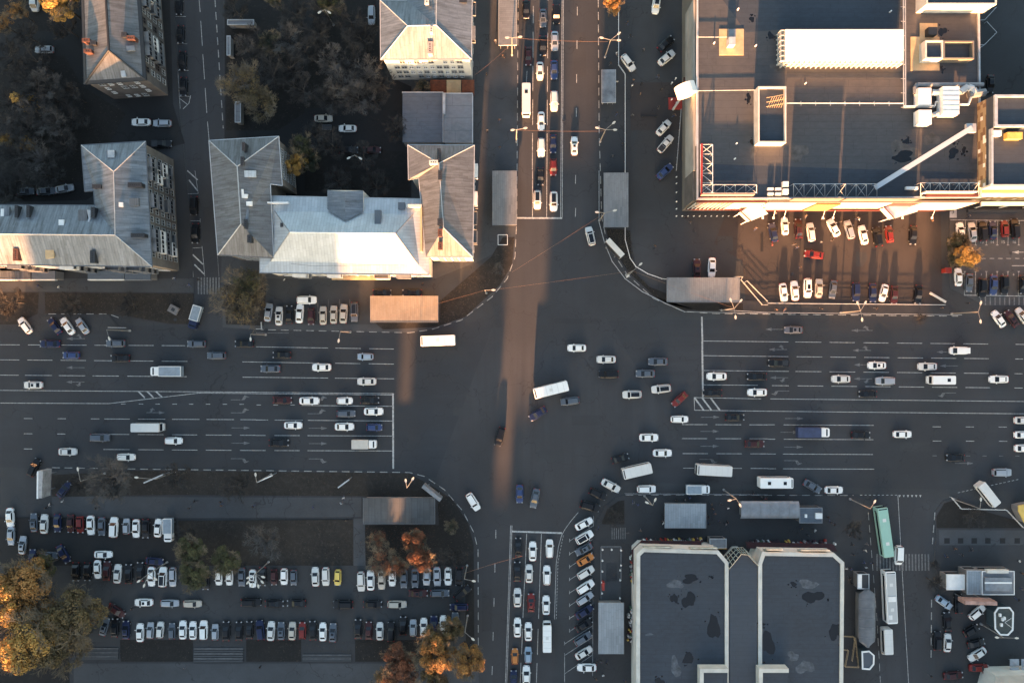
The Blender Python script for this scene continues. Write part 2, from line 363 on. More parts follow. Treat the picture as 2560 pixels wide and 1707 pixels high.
# west arm, westbound side
seg(0, 2, 28, (0, 183, 258, 375, 560, 795, 868, 980, 1180, 1412, 1485, 1700), dy=12)
seg(0, 2, 166, (0, 178, 252, 482, 556, 790, 863, 1020, 1190, 1408, 1484, 1720, 2225, 2350), dy=20)
seg(0, 2, 306, (0, 172, 230, 478, 540, 783, 848, 1092, 1170, 1402, 1480, 1715, 2228, 2350), dy=20)
seg(1, 2, 47, (0, 662, 730, 962, 1040, 1265), dy=38)
seg(1, 2, 187, (0, 560, 727, 957, 1035, 1265), dy=34)
seg(1, 2, 326, (0, 662, 725, 1268), dy=26)
seg(0, 1, 1568, (0, 1)); seg(1, 2, -80, (0, 300), mkf)
line(mk, T(0, 2, 0, 446), T(0, 2, 2350, 463)); line(mk, T(1, 2, 0, 464), T(1, 2, 1268, 476)); line(mk, T(1, 2, 0, 476), T(1, 2, 1250, 488))
line(mk, T(0, 2, 0, 562), T(0, 2, 1000, 567)); line(mk, T(0, 2, 1000, 567), T(0, 2, 1830, 470)); line(mk, T(0, 2, 1830, 470), T(0, 2, 2350, 475))
for x in (1270, 1350, 1430): line(mk, T(0, 2, x, 455), T(0, 2, x + 60, 510 - (1430 - x) * -.03), .35, .034)
line(mk, T(1, 2, 1258, 476), T(1, 2, 1260, 1165), .42, .034)
# west arm, eastbound
seg(0, 2, 568, (1112, 1152, 1275, 1315, 1428, 1468, 1583, 1625, 1735, 1775, 1890, 1930, 2045, 2085, 2200, 2240), dy=6)
seg(1, 2, 580, (5, 45, 160, 202, 316, 358), dy=0); line(mk, T(1, 2, 420, 584), T(1, 2, 1250, 592))
seg(0, 2, 703, (220, 298, 530, 605, 835, 913, 958, 1192, 1268, 1517, 1580, 1832, 1897, 2148, 2208, 2350), dy=12)
seg(1, 2, 717, (0, 113, 170, 430, 476, 1250), dy=18)
seg(0, 2, 842, (220, 298, 526, 600, 1000, 1188, 1265, 1502, 1580, 1810, 1890, 2125, 2205, 2350), dy=16)
seg(1, 2, 859, (0, 88, 170, 402, 473, 1250), dy=10)
seg(0, 2, 981, (220, 296, 950, 1190, 1268, 1502, 1578, 1812, 1890, 2125, 2203, 2350), dy=16)
seg(1, 2, 997, (0, 88, 170, 402, 473, 1265), dy=8)
# east arm
line(mk, T(2, 1, 1742, 1340), T(2, 1, 1748, 1568), .42, .034); line(mk, T(2, 2, 1746, 0), T(2, 2, 1752, 510), .42, .034)
seg(3, 2, 0, (-600, 186, 252, 490, 563, 797, 875, 1105, 1182, 1415, 1490, 1715, 1793, 2020, 2272, 2350), dy=25)
line(mk, T(2, 2, 1755, 128), T(2, 2, 2350, 135)); seg(3, 2, 135, (-10, 186, 262, 497, 572, 807, 883, 1115, 1190, 1422, 1497, 1727, 1800, 2027, 2268, 2340), dy=24)
line(mk, T(2, 2, 1760, 264), T(2, 2, 2350, 270)); seg(3, 2, 270, (-10, 190, 252, 490, 565, 800, 876, 1110, 1184, 1415, 1490, 1723, 1798, 2025, 2262, 2336), dy=24)
line(mk, T(2, 2, 1760, 395), T(2, 2, 2256, 400)); seg(3, 2, 402, (36, 190, 272, 507, 582, 816, 893, 1125, 1200, 1432, 1505, 1736, 1810, 2038, 2262, 2336), dy=23)
line(mk, T(2, 2, 1670, 512), T(2, 2, 2287, 524)); line(mk, T(3, 2, 20, 524), T(3, 2, 2350, 548)); line(mk, T(2, 2, 1672, 512), T(2, 2, 1676, 628))
line(mk, T(2, 2, 1676, 628), T(2, 2, 2350, 637)); line(mk, T(3, 2, 0, 637), T(3, 2, 2350, 661))
for x in (1675, 1745, 1822): line(mk, T(2, 2, x, 514), T(2, 2, x + 85, 628), .38, .034)
seg(2, 2, 754, (1560, 1793, 1868, 2103, 2178, 2350), dy=8); seg(3, 2, 761, (0, 62, 143, 970), dy=14); seg(3, 2, 775, (1510, 1587, 1815, 1890, 2116, 2192), dy=8)
seg(2, 2, 884, (1560, 1790, 1868, 2102, 2180, 2350), dy=6); seg(3, 2, 893, (0, 65, 145, 967), dy=12); seg(3, 2, 905, (1512, 1590, 1816, 1893, 2120, 2196), dy=8)
seg(2, 2, 1020, (1566, 1798, 1874, 2108, 2188, 2350), dy=8); seg(3, 2, 1029, (0, 70, 135, 962), dy=12); seg(3, 2, 1042, (1510, 1548, 1817, 1855, 1968, 2007, 2120, 2158, 2270, 2308), mkf, dy=6)
seg(2, 2, 1152, (1572, 1670, 2010, 2110, 2190, 2350), dy=10); seg(3, 2, 1164, (0, 73, 138, 975), dy=10)
# dotted lines near the bus street
for i in range(9): line(mk, T(3, 2, 845 + i * 40, 1406), T(3, 2, 865 + i * 40, 1406), .12)
for i in range(15): line(mk, T(3, 2, 1742 + i * 38, 1385 - i * 8.4), T(3, 2, 1764 + i * 38, 1380 - i * 8.4), .12)
for i in range(6):
    a = [P(*T(3, 2, x, y)) for x, y in ((1198 + i * 38, 1406), (1218 + i * 38, 1406), (1208 + i * 38, 1428))]
    mk.poly([Vector((p.x, p.y, .03)) for p in reversed(a)])
line(mk, T(3, 2, 1192, 1410), T(3, 3, 1290, 1568), .12)
# north street
line(mk, T(2, 0, 460, 0), T(2, 1, 446, 430)); line(mk, T(2, 0, 472, 0), T(2, 1, 460, 430)); line(mk, T(2, 1, 42, 434), T(2, 1, 460, 436), .4, .034)
for (x, ys) in ((196, (60, 218, 295, 533, 608, 840, 915, 1148, 1225, 1560)), (330, (0, 10, 305, 538, 612, 845, 920, 1152, 1228, 1560))):
    for i in range(0, len(ys), 2): line(mk, T(2, 0, x - ys[i] * .006, ys[i]), T(2, 0, x - ys[i + 1] * .006, ys[i + 1]))
line(mk, T(2, 1, 188, 0), T(2, 1, 188, 425)); line(mk, T(2, 1, 320, 0), T(2, 1, 318, 425))
for y in (65, 373, 683, 993): line(mk, T(2, 0, 600 - y * .01, y), T(2, 0, 600 - y * .01, y + 80))
for y in (40, 342): line(mk, T(2, 1, 584, y), T(2, 1, 582, y + 80))
line(mk, T(2, 0, 138, 655), T(2, 0, 132, 770), .1)
# south street
line(mk, T(2, 3, 0, 175), T(2, 3, 458, 190), .42, .034); line(mk, T(1, 3, 2338, 120), T(1, 3, 2290, 1568)); line(mk, T(1, 3, 2350, 120), T(1, 3, 2302, 1568))
for y in (160, 470, 785, 1098, 1410): line(mk, T(1, 3, 2206 - y * .026, y), T(1, 3, 2206 - y * .028, y + 80))
line(mk, T(2, 3, 135, 195), T(2, 3, 100, 968)); line(mk, T(2, 3, 270, 195), T(2, 3, 244, 975))
for a, b in (((97, 1065), (88, 1300)), ((240, 1068), (233, 1305)), ((82, 1378), (76, 1560)), ((230, 1382), (224, 1560))): line(mk, T(2, 3, *a), T(2, 3, *b))
pts = TT(2, 3, (608, 0), (540, 80), (490, 150), (455, 210), (425, 320), (405, 480), (400, 650), (390, 980))
for a, b in zip(pts, pts[1:]): line(mk, a, b, .12)
for i in range(26): line(mk, T(2, 3, 470 - min(i, 8) * 5 - i * .9, 210 + i * 30), T(2, 3, 468 - min(i, 8) * 5 - i * .9, 228 + i * 30), .1)
# diagonal bays
for i, y in enumerate((262, 383, 500, 618, 738, 855, 972, 1090, 1205, 1310)):
    line(mk, T(2, 3, 530 if i < 8 else 485, y), T(2, 3, 740, y - 135 if i < 8 else y - 165), .1); line(mk, T(2, 3, 528 if i < 8 else 483, y - 20), T(2, 3, 528 if i < 8 else 483, y + 12), .1)
line(mk, T(2, 3, 748, 35), T(2, 3, 740, 1500), .1); line(mk, T(2, 3, 483, 1300), T(2, 3, 483, 1560), .1); line(mk, T(2, 3, 486, 1478), T(2, 3, 735, 1310), .1)
# west side street
for a, b in (((1828, 0), (1838, 115)), ((1843, 195), (1858, 425)), ((1862, 500), (1878, 730)), ((1884, 810), (1899, 1040)), ((1905, 1118), (1920, 1290))): line(mk, T(0, 0, *a), T(0, 0, *b))
line(mkf, T(0, 1, 1945, 0), T(0, 1, 2010, 970)); line(mk, T(0, 0, 1600, 160), T(0, 0, 1655, 1000), .1)
for y in (155, 405, 650, 888): line(mk, T(0, 0, 1600 + y * .05, y), T(0, 0, 1698 + y * .05, y), .1)
for a, b in (((1648, 905), (1725, 965)), ((1750, 880), (1735, 950)), ((1735, 950), (1680, 1003))): line(mk, T(0, 0, *a), T(0, 0, *b), .15)
for a, b in (((1720, 0), (1815, 85)), ((1735, 85), (1815, 185)), ((1770, 770), (1865, 860)), ((1785, 860), (1875, 950))): line(mk, T(0, 1, *a), T(0, 1, *b), .3)
for a, b in (((1790, 0), (1820, 210)), ((1720, 212), (1820, 210)), ((1740, 460), (1838, 460)), ((1838, 440), (1838, 475)), ((1760, 710), (1855, 705)), ((1855, 690), (1880, 970)), ((1745, 600), (1775, 975))): line(mk, T(0, 1, *a), T(0, 1, *b), .1)
for i in range(12): line(mkf, T(0, 1, 1822 + i * 27, 978), T(0, 1, 1822 + i * 27, 1133), .38)
for i in range(17): line(mkf, T(3, 3, 1000 + i * 29.5, 382), T(3, 3, 1002 + i * 29.5, 535), .4)
for i in range(7): line(mkf, T(2, 3, 918 + i * 20, 140), T(2, 3, 918 + i * 20, 245), .2, .14)
# right car park bays
for i in range(10):
    x = 1810 + i * 99; line(mk, T(3, 1, x, 455), T(3, 1, x - 6, 685), .12, .11); line(mk, T(3, 1, x - 16, 683), T(3, 1, x + 6, 683), .12, .114)
    line(mk, T(3, 1, x - 6, 925), T(3, 1, x - 10, 1148), .12, .11); line(mk, T(3, 1, x - 16, 925), T(3, 1, x + 4, 925), .12, .114)
line(mk, T(3, 1, 1670, 452), T(3, 1, 2700, 462), .16, .118); line(mk, T(3, 1, 1800, 1142), T(3, 1, 2700, 1156), .16, .118)
for i in range(8): line(mk, T(3, 1, 1955 + i * 77, 805), T(3, 1, 1997 + i * 77, 806), .12, .11)
for i in range(18): line(mkf, T(3, 1, 1950 + i * 44, 1160), T(3, 1, 1950 + i * 44, 1232), .3, .11)
for x in (570, 665, 768, 862): line(mkf, T(1, 1, x, 1180), T(1, 1, x - 2, 1370), .1, .15)
def arrow(c, r, x, y, d, turn=0, L=170, b=None, z=.03):
    # straight arrow pointing along d (+1 right, -1 left); turn adds a bent head up(+1)/down(-1)
    b = b or mkf
    def q(pts):
        w = [P(*T(c, r, x + d * px_, y - py_)) for px_, py_ in pts]; w = [Vector((p.x, p.y, z)) for p in w]
        a = sum(w[i].x * w[(i + 1) % len(w)].y - w[(i + 1) % len(w)].x * w[i].y for i in range(len(w)))
        b.poly(w if a > 0 else list(reversed(w)))
    if not turn or turn in (2, -2):
        q([(-L / 2, -3), (L / 6, -3), (L / 6, 3), (-L / 2, 3)]); q([(L / 6, -15), (L / 2, 0), (L / 6, 15)])
        if turn: t = turn / 2; q([(-L / 3, 4 * t), (-L / 3 + 18, 4 * t), (-L / 8, 26 * t), (-L / 4, 26 * t)]); q([(-L / 3, 26 * t), (-L / 30, 22 * t), (-L / 6, 42 * t)])
    else:
        t = turn
        q([(-L / 2, -3), (L / 10, -3), (L / 10, 3), (-L / 2, 3)]); q([(L / 12, -3 * t), (L / 12 + 26, 0), (L / 4 + 14, 22 * t), (L / 4 - 16, 22 * t)]); q([(L / 8, 20 * t), (L / 2, 24 * t), (L / 4, 42 * t)])
arrow(0, 2, 693, 238, -1); arrow(0, 2, 690, 370, -1, -2); arrow(0, 1, 695, 1540, -1, 2); arrow(0, 2, 2205, 533, 1, 1); arrow(0, 2, 2205, 652, 1, 1)
arrow(0, 2, 2210, 790, 1); arrow(0, 2, 2210, 930, 1); arrow(0, 2, 2205, 1072, 1, -1); arrow(0, 2, 1430, 650, 1, 2)
arrow(1, 2, 560, 660, 1, 1); arrow(1, 2, 570, 793, 1); arrow(1, 2, 570, 934, 1); arrow(1, 2, 570, 1074, 1, -1); arrow(1, 2, 570, 540, 1, 1)
arrow(2, 2, 1820, 692, 1); arrow(2, 2, 1815, 822, 1); arrow(2, 2, 1815, 958, 1); arrow(2, 2, 1805, 1078, 1, -1)
arrow(3, 2, 240, 704, 1); arrow(3, 2, 235, 966, 1); arrow(3, 2, 232, 1090, 1, -1); arrow(3, 2, 200, 830, 1)
arrow(3, 2, 90, 72, -1, 2); arrow(3, 2, 860, 80, -1, 2); arrow(3, 2, 870, 212, -1); arrow(3, 2, 870, 340, -1, -2); arrow(3, 2, 100, 330, -1, -2); arrow(3, 2, 1640, 470, -1, -1); arrow(3, 2, 1630, 95, -1); arrow(3, 2, 1660, 222, -1)
arrow(3, 2, 110, 452, -1, -1); arrow(3, 1, 860, 1465, -1, 2, 200); arrow(3, 1, 60, 1455, -1)
arrow(3, 1, 2330, 748, -1, 0, 190, mk, .11); arrow(3, 1, 2330, 872, 1, 0, 190, mk, .11)
arrow(3, 2, 1800, 1115, 1)
struct('road_markings', mk, PAINT); struct('road_markings_faded', mkf, PAINTF)
def dash_kerb(pts, z=.14, L=1.9, gap=1.25, w=.18):
    b = MB(); acc = 0
    for p, q in zip(pts, pts[1:]):
        a, c = P(*p), P(*q); n = (c - a).length; k = 0.0; d = (c - a).normalized()
        while k < n:
            ph = (acc + k) % (L + gap)
            if ph < L:
                e = min(n, k + L - ph); u, v = a + d * k, a + d * e; m = Vector((-d.y, d.x, 0)) * w / 2
                b.hexa([u - m, v - m, v + m, u + m], [x + Vector((0, 0, z)) for x in (u - m, v - m, v + m, u + m)]); k = e + .01
            else: k += L + gap - ph + .001
        acc += n
    o = struct('kerb', b, mat('kerb_paint', (.40, .40, .38), .7, kind='paint')); return o
KNW = DD((1190, 0), (1187, 500), (1183, 590), (1165, 640), (1130, 682), (1060, 735), (990, 757), (940, 764), (600, 757))
KNE = DD((1374, 0), (1376, 300), (1382, 500), (1395, 560), (1440, 630), (1500, 685), (1570, 715), (1640, 720), (2200, 726))
KSW = DD((120, 1072), (310, 1075), (940, 1083), (975, 1092), (1020, 1122), (1062, 1170), (1088, 1220), (1098, 1260), (1099, 1568))
dash_kerb(KNW); dash_kerb(KNE); dash_kerb([(a, b + 1.5) for a, b in KSW])
dash_kerb(DD((112, 721), (250, 721), (275, 730))); dash_kerb(TT(0, 0, (1975, 0), (2050, 1180))); dash_kerb(TT(3, 3, (1500, 800), (1495, 1330)))
dash_kerb(TT(3, 3, (918, 0), (1000, 1000), (1030, 1568)), w=.12); dash_kerb(DD((1437, 1136), (1960, 1137)), w=.12); dash_kerb(TT(3, 3, (1530, 0), (1508, 290)))
def text(s, px, py, size, m, z, rz=0.0, name='painted_number'):
    c = bpy.data.curves.new(name, 'FONT'); c.body = s; c.size = size; c.align_x = 'CENTER'; c.align_y = 'CENTER'; c.materials.append(m)
    o = bpy.data.objects.new(name, c); col.objects.link(o); p = P(px, py); o.location = (p.x, p.y, z); o.rotation_euler = (0, 0, rz)
    dg = bpy.context.evaluated_depsgraph_get(); me = bpy.data.meshes.new_from_object(o.evaluated_get(dg))
    bpy.data.objects.remove(o); o = link(name, me, None, (p.x, p.y, z), rz); o['kind'] = 'structure'; return o
for s_, x in (('13', 1960), ('14', 2055), ('15', 2155), ('16', 2257)): text(s_, *T(3, 1, x, 656), 1.0, PAINT, .112)
for s_, x in (('3', 1955), ('4', 2055), ('5', 2155), ('6', 2252)): text(s_, *T(3, 1, x, 952), .8, PAINT, .112)
sheet('paving_inlay', TT(3, 1, (1668, 355), (1730, 355), (1730, 432), (1665, 432)), .116, LGREYM); text('3', *T(3, 1, 1694, 377), 1.6, BLACK, .13)
# manholes
for i, (c, r, x, y) in enumerate(((2, 1, 1310, 717), (2, 1, 1680, 548), (2, 0, 478, 1108), (0, 1, 1610, 1365), (0, 3, 935, 1475), (1, 3, 65, 980), (3, 1, 2225, 757), (3, 1, 222, 945))):
    w = P(*T(c, r, x, y)); b = MB().tube((w.x, w.y, .0), (w.x, w.y, .17), .38, n=14)
    o = link('manhole_cover', b.mesh('manhole_cover', [DARKM])); o['kind'] = 'structure'

# ------------------------------------------------------------------ buildings
def inset_poly(pts, d):
    a = sum(pts[i].x * pts[(i + 1) % len(pts)].y - pts[(i + 1) % len(pts)].x * pts[i].y for i in range(len(pts)))
    if a < 0: pts = list(reversed(pts))
    out = []; n = len(pts)
    for i in range(n):
        p0, p1, p2 = pts[i - 1], pts[i], pts[(i + 1) % n]
        e1 = (p1 - p0).to_2d().normalized(); e2 = (p2 - p1).to_2d().normalized()
        n1 = Vector((-e1.y, e1.x)); n2 = Vector((-e2.y, e2.x)); k = n1 + n2; den = 1 + n1.dot(n2)
        if den < .2: den = .2
        m = k / den * d; out.append(Vector((p1.x + m.x, p1.y + m.y, p1.z)))
    return out
def win_mesh(w, h, frame, cross=True):
    b = MB(); f = .07
    b.box(-w / 2, -.04, 0, w / 2, .0, h, 1)
    for x0, x1 in ((-w / 2, -w / 2 + f), (w / 2 - f, w / 2), (-f / 2, f / 2)): b.box(x0, -.12, 0, x1, -.045, h, 0)
    b.box(-w / 2 - .05, -.2, -.08, w / 2 + .05, -.045, -.005, 0); b.box(-w / 2, -.118, h - f, w / 2, -.046, h, 0); 
    if cross: b.box(-w / 2 + .02, -.116, h * .62, w / 2 - .02, -.047, h * .62 + f, 0)
    return b.mesh('window', [frame, GLASS])
WM = {'std': win_mesh(1.35, 1.6, mat('window_frame', (.42, .42, .40), .6)), 'big': win_mesh(2.2, 1.8, WHITE), 'small': win_mesh(1.0, 1.3, WHITE), 'dark': win_mesh(1.5, 1.7, mat('brown_frame', (.09, .07, .06), .7))}
def balc_mesh(m, closed=True):
    b = MB(); b.box(-1.6, -1.15, 0, 1.6, -.02, .15, 0); b.box(-1.6, -1.18, .16, 1.6, -1.1, 1.1, 0); b.box(-1.62, -1.1, .16, -1.54, -.02, 1.1, 0); b.box(1.54, -1.1, .16, 1.62, -.02, 1.1, 0)
    if closed:
        b.box(-1.55, -1.12, 1.11, 1.55, -1.06, 2.4, 1); b.box(-1.65, -1.22, 2.41, 1.65, -.02, 2.5, 0)
        for x in (-1.58, -.5, .5, 1.48): b.box(x, -1.2, 1.11, x + .1, -1.125, 2.4, 0)
    return b.mesh('balcony', [m, GLASS])
BM = [balc_mesh(WHITE), balc_mesh(GREYM), balc_mesh(GREYM, False)]
def facade(parent, a, b, rows, n, kinds=('std',), balc=(), skip=0.0, margin=1.6, out=.02, seed=1):
    # a->b is the bottom edge seen from outside, left to right; outward normal to the right of a->b turned
    rd = random.Random(seed); a, b = Vector((a[0], a[1], 0)), Vector((b[0], b[1], 0)); d = (b - a); Ln = d.length; d.normalize()
    nrm = Vector((d.y, -d.x, 0)); rz = math.atan2(d.y, d.x); off = Vector(parent.location)
    for i in range(n):
        s = margin + (Ln - 2 * margin) * (i + .5) / n
        for j, z in enumerate(rows):
            if (i, j) in balc or ('c', i) in balc and j > 0:
                o = link('balcony', BM[rd.choice((0, 1, 1, 2))], parent, a + d * s + nrm * out + Vector((0, 0, z - 1.0)) - off, rz)
                link('window', WM['std'], parent, a + d * s + nrm * out + Vector((0, 0, z)) - off, rz)
                continue
            if rd.random() < skip: continue
            link('window', WM[rd.choice(kinds)], parent, a + d * s + nrm * out + Vector((0, 0, z)) - off, rz)
def bldg(name, label, cat, V, faces, outline, wallm, roofm, inset=.45, gut=None, band=None):
    W = {k: P(*v) for k, v in V.items()}
    op = [W[k] for k in outline]; c = sum(op, Vector()) / len(op); h = min(p.z for p in op)
    t = thing(name, label, cat, (c.x, c.y, 0))
    rf = MB()
    for f in faces:
        pts = [W[k] for k in f]; nn = Vector()
        for i in range(len(pts)): p, q = pts[i], pts[(i + 1) % len(pts)]; nn += p.cross(q)
        rf.poly(pts if nn.z > 0 else list(reversed(pts)))
    rf2 = MB()
    w = inset_poly(op, 0.0); low = [Vector((p.x, p.y, p.z - .22)) for p in w]
    for i in range(len(w)): j = (i + 1) % len(w); rf.poly([low[i], low[j], w[j], w[i]], 1)
    rf.poly(list(reversed(low)), 1)
    part('roof', rf, [roofm, wallm], t, uv=True)
    wi = inset_poly(op, inset); b = MB()
    zb = h - .23
    b.hexa([(p.x, p.y, 0) for p in wi], [(p.x, p.y, zb) for p in wi], 0, bottom=False)
    part('wall', b, wallm, t, uv=True)
    gb = MB(); wo = inset_poly(op, -.06)
    for i in range(len(wo)):
        a, q = wo[i], wo[(i + 1) % len(wo)]; d = (q - a).normalized() * .09; nv = Vector((-d.y, d.x, 0)) * .9
        gb.hexa([a - nv - d * 0 + Vector((0, 0, -.14)), q - nv + Vector((0, 0, -.14)), q + nv + Vector((0, 0, -.14)), a + nv + Vector((0, 0, -.14))],
                [a - nv + Vector((0, 0, .07)), q - nv + Vector((0, 0, .07)), q + nv + Vector((0, 0, .07)), a + nv + Vector((0, 0, .07))])
    part('gutter', gb, gut or LGREYM, t)
    return t, wi, W
def under(o, t):      # make a piece of the roof a child of the roof part
    r = [c for c in bpy.data.objects if c.parent == t and c.name.startswith('roof') and not c.name.startswith('roof_')]
    if r: o.parent = r[0]
def chimney(t, px, py, z, dx, dy, h=1.3, m=None, rz=0.0):
    w = P(px, py, z + h); b = MB(); b.obox((w.x, w.y), dx, dy, z - 2.0, z + h, rz, 0); b.obox((w.x, w.y), dx + .2, dy + .2, z + h + .003, z + h + .12, rz, 0)
    n = max(1, int(max(dx, dy) / .55))
    for i in range(n):
        o_ = (i - (n - 1) / 2) * .5; x, y = (o_, 0) if dx > dy else (0, o_)
        b.obox((w.x + x * math.cos(rz), w.y + y), .26, .26, z + h + .123, z + h + .135, rz, 1)
    o = part('chimney', b, [m or DARKM, BLACK], t); under(o, t)
def patch(t, name, pts, m, th=.12):   # sheet repair, hatch or skylight lying on a roof: pts (px,py,h)
    b = MB(); w = [P(*p) for p in pts]; a = sum(w[i].x * w[(i + 1) % len(w)].y - w[(i + 1) % len(w)].x * w[i].y for i in range(len(w)))
    if a < 0: w.reverse()
    b.hexa([p - Vector((0, 0, .3)) for p in w], [p + Vector((0, 0, th)) for p in w]); under(part(name, b, m, t, uv=True), t)
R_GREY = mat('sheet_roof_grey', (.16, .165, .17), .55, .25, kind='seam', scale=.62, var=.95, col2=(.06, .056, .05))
R_SUNWARM = mat('sheet_roof_sun_warm', (.20, .20, .195), .5, .25, kind='seam', scale=.62, var=.85, col2=(.10, .085, .07))  # sun warmth put into the sheet colour of south and street-side slopes
R_BLUE = mat('sheet_roof_blue', (.185, .21, .235), .5, .3, kind='seam', scale=.62, var=.9, col2=(.065, .068, .07))
R_PALE = mat('sheet_roof_pale', (.42, .46, .48), .5, .1, kind='seam', scale=.7, var=.35, col2=(.28, .31, .33))
R_FLATB = mat('roof_flat_blue', (.085, .105, .13), .7, kind='sheet', scale=1.0, col2=(.065, .082, .105))
R_FLATG = mat('roof_flat_grey', (.17, .18, .195), .7, kind='sheet', scale=3.0, col2=(.12, .125, .13))
R_TAR = mat('roof_bitumen', (.028, .038, .052), .8, kind='sheet', scale=1.0, col2=(.02, .027, .037))
R_TARW = mat('roof_bitumen_worn', (.058, .058, .060), .8, kind='sheet', scale=1.6, col2=(.04, .042, .048))
W_TAN = mat('stucco_tan', (.17, .145, .12), .85, var=.3, scale=.35)
W_BRN = mat('stucco_brown', (.115, .10, .09), .85, var=.35, scale=.35)
W_CRM = mat('stucco_cream', (.60, .58, .52), .8, var=.15, scale=.3)
W_GRY = mat('stucco_grey', (.20, .19, .18), .85, var=.3, scale=.3)
BRICK = mat('brick', (.11, .045, .03), .85, var=.45, scale=1.2)
RID = mat('ridge_dark', (.022, .023, .025), .6)
def ridge(t, W, chain, m, r=.16):
    b = MB()
    for p, q in chain: b.tube(W[p] + Vector((0, 0, .05)), W[q] + Vector((0, 0, .05)), r, n=6)
    part('ridge_cap', b, m, t)

# B1 top-left hip-roofed block
h = 12.5
V = dict(a=(*T(0, 0, 775, 775), h), b=(*T(0, 0, 1342, 738), h), c=(*T(0, 0, 1240, -700), h), d=(*T(0, 0, 730, -700), h), r1=(*T(0, 0, 1000, 465), h + 3.2), r2=(*T(0, 0, 930, -700), h + 3.2))
t, wi, W = bldg('apartment_block', 'long brown apartment block with dark-edged grey hip roof at upper left', 'apartment block', V, ['abr'.replace('r', '') + ''] and [('a', 'b', 'r1'), ('b', 'c', 'r2', 'r1'), ('d', 'a', 'r1', 'r2')], 'abcd', W_BRN, R_GREY, gut=RID)
ridge(t, W, [('r1', 'a'), ('r1', 'b'), ('r1', 'r2')], RID, .26)
eb = MB()
for p, q in (('a', 'b'), ('b', 'c'), ('a', 'd')):
    A, B = W[p], W[q]; dd = (B - A).normalized(); nv = Vector((-dd.y, dd.x, 0)) * .32
    cc = (W['a'] + W['b'] + W['c'] + W['d']) / 4
    if nv.dot(cc - A) < 0: nv = -nv
    eb.hexa([A + Vector((0, 0, -.1)), B + Vector((0, 0, -.1)), B + nv * 2 + Vector((0, 0, -.1)), A + nv * 2 + Vector((0, 0, -.1))], [A + Vector((0, 0, .12)), B + Vector((0, 0, .12)), B + nv * 2 + Vector((0, 0, .38)), A + nv * 2 + Vector((0, 0, .38))])
part('eaves_band', eb, RID, t)
for x, y, dx, dy, m in ((790, 372, 1.6, .7, BRICK), (855, 395, 1.2, .8, DARKM), (805, 470, 1.6, .7, BRICK), (1140, 320, 1.0, 1.0, DARKM), (1200, 350, 1.7, .8, BRICK)): chimney(t, *T(0, 0, x, y), h + 1.2, dx, dy, 1.2, m)
patch(t, 'skylight', [(*T(0, 0, *q), h + 1.8) for q in ((1160, 425), (1235, 422), (1240, 468), (1165, 470))], GREYM)
patch(t, 'hatch', [(*T(0, 0, *q), h + 1.0) for q in ((1108, 655), (1148, 650), (1158, 708), (1118, 710))], LGREYM)
w2 = [p for p in wi]
def near(wl, px, py, hh): q = P(px, py, hh); return min(wl, key=lambda p: (p.x - q.x) ** 2 + (p.y - q.y) ** 2)
sw, se, ne = near(wi, *V['a'][:2], h), near(wi, *V['b'][:2], h), near(wi, *V['c'][:2], h)
facade(t, sw, se, (1.5, 4.4, 7.3, 10.0), 5, ('std', 'small'), skip=.45, seed=3)
facade(t, se, ne, (1.4, 4.3, 7.2, 9.9), 14, ('std', 'std', 'dark'), balc=(('c', 2), ('c', 3), ('c', 7), ('c', 8), ('c', 11)), seed=4)

# B2 left L-shaped block
h = 15.5; r = h + 3.4
V = dict(nw=(*T(0, 0, 748, 1335), h), ne=(*T(0, 0, 1335, 1300), h), se=(*T(0, 1, 1395, 880), h), sw=(*T(0, 1, -900, 850), h), w1=(*T(0, 1, -900, 310), h), i1=(*T(0, 1, 870, 318), h), i2=(*T(0, 1, 862, 182), h), i3=(*T(0, 1, 780, 190), h),
         a=(*T(0, 0, 1045, 1575), r), b=(*T(0, 1, 1058, 590), r), c=(*T(0, 1, -900, 572), r))
t, wi, W = bldg('apartment_block', 'L-shaped apartment block with patched grey metal roof left of the narrow street', 'apartment block', V,
    [('nw', 'ne', 'a'), ('ne', 'se', 'b', 'a'), ('nw', 'a', 'b', 'i1', 'i2', 'i3'), ('i1', 'b', 'c', 'w1'), ('sw', 'c', 'b', 'se')], ['nw', 'ne', 'se', 'sw', 'w1', 'i1', 'i2', 'i3'], W_TAN, R_BLUE)
t.children[0].data.materials[0] = R_BLUE
t.children[0].data.materials.append(R_SUNWARM); t.children[0].data.polygons[4].material_index = 2
ridge(t, W, [('nw', 'a'), ('ne', 'a'), ('a', 'b'), ('b', 'se'), ('b', 'c')], LGREYM, .11)
for c_, r_, x, y, dx, dy, z in ((0, 1, 1238, 130, 2.9, .9, h + 1), (0, 1, 888, 145, 1.8, .8, h + 1.4), (0, 1, 1265, 592, 2.9, .8, h + 1), (0, 1, 850, 790, .9, 2.7, h + .8), (0, 1, 852, 380, .7, 2.2, h + 1), (0, 1, 150, 372, .5, 2.6, h + .8), (0, 1, 258, 372, .5, 2.6, h + .8), (0, 1, 145, 770, 1.0, 2.6, h + .8)):
    chimney(t, *T(c_, r_, x, y), z, dx, dy, 1.2, BRICK if (x, y) == (145, 770) else DARKM)
for q, m, z in ((((975, 1380), (1060, 1380), (1060, 1568), (975, 1568)), R_BLUE, h + 1.6), (((990, 1380), (1050, 1380), (1050, 1448), (990, 1448)), LGREYM, h + 1.9)):
    patch(t, 'dormer', [(*T(0, 0, *p), z) for p in q], m)
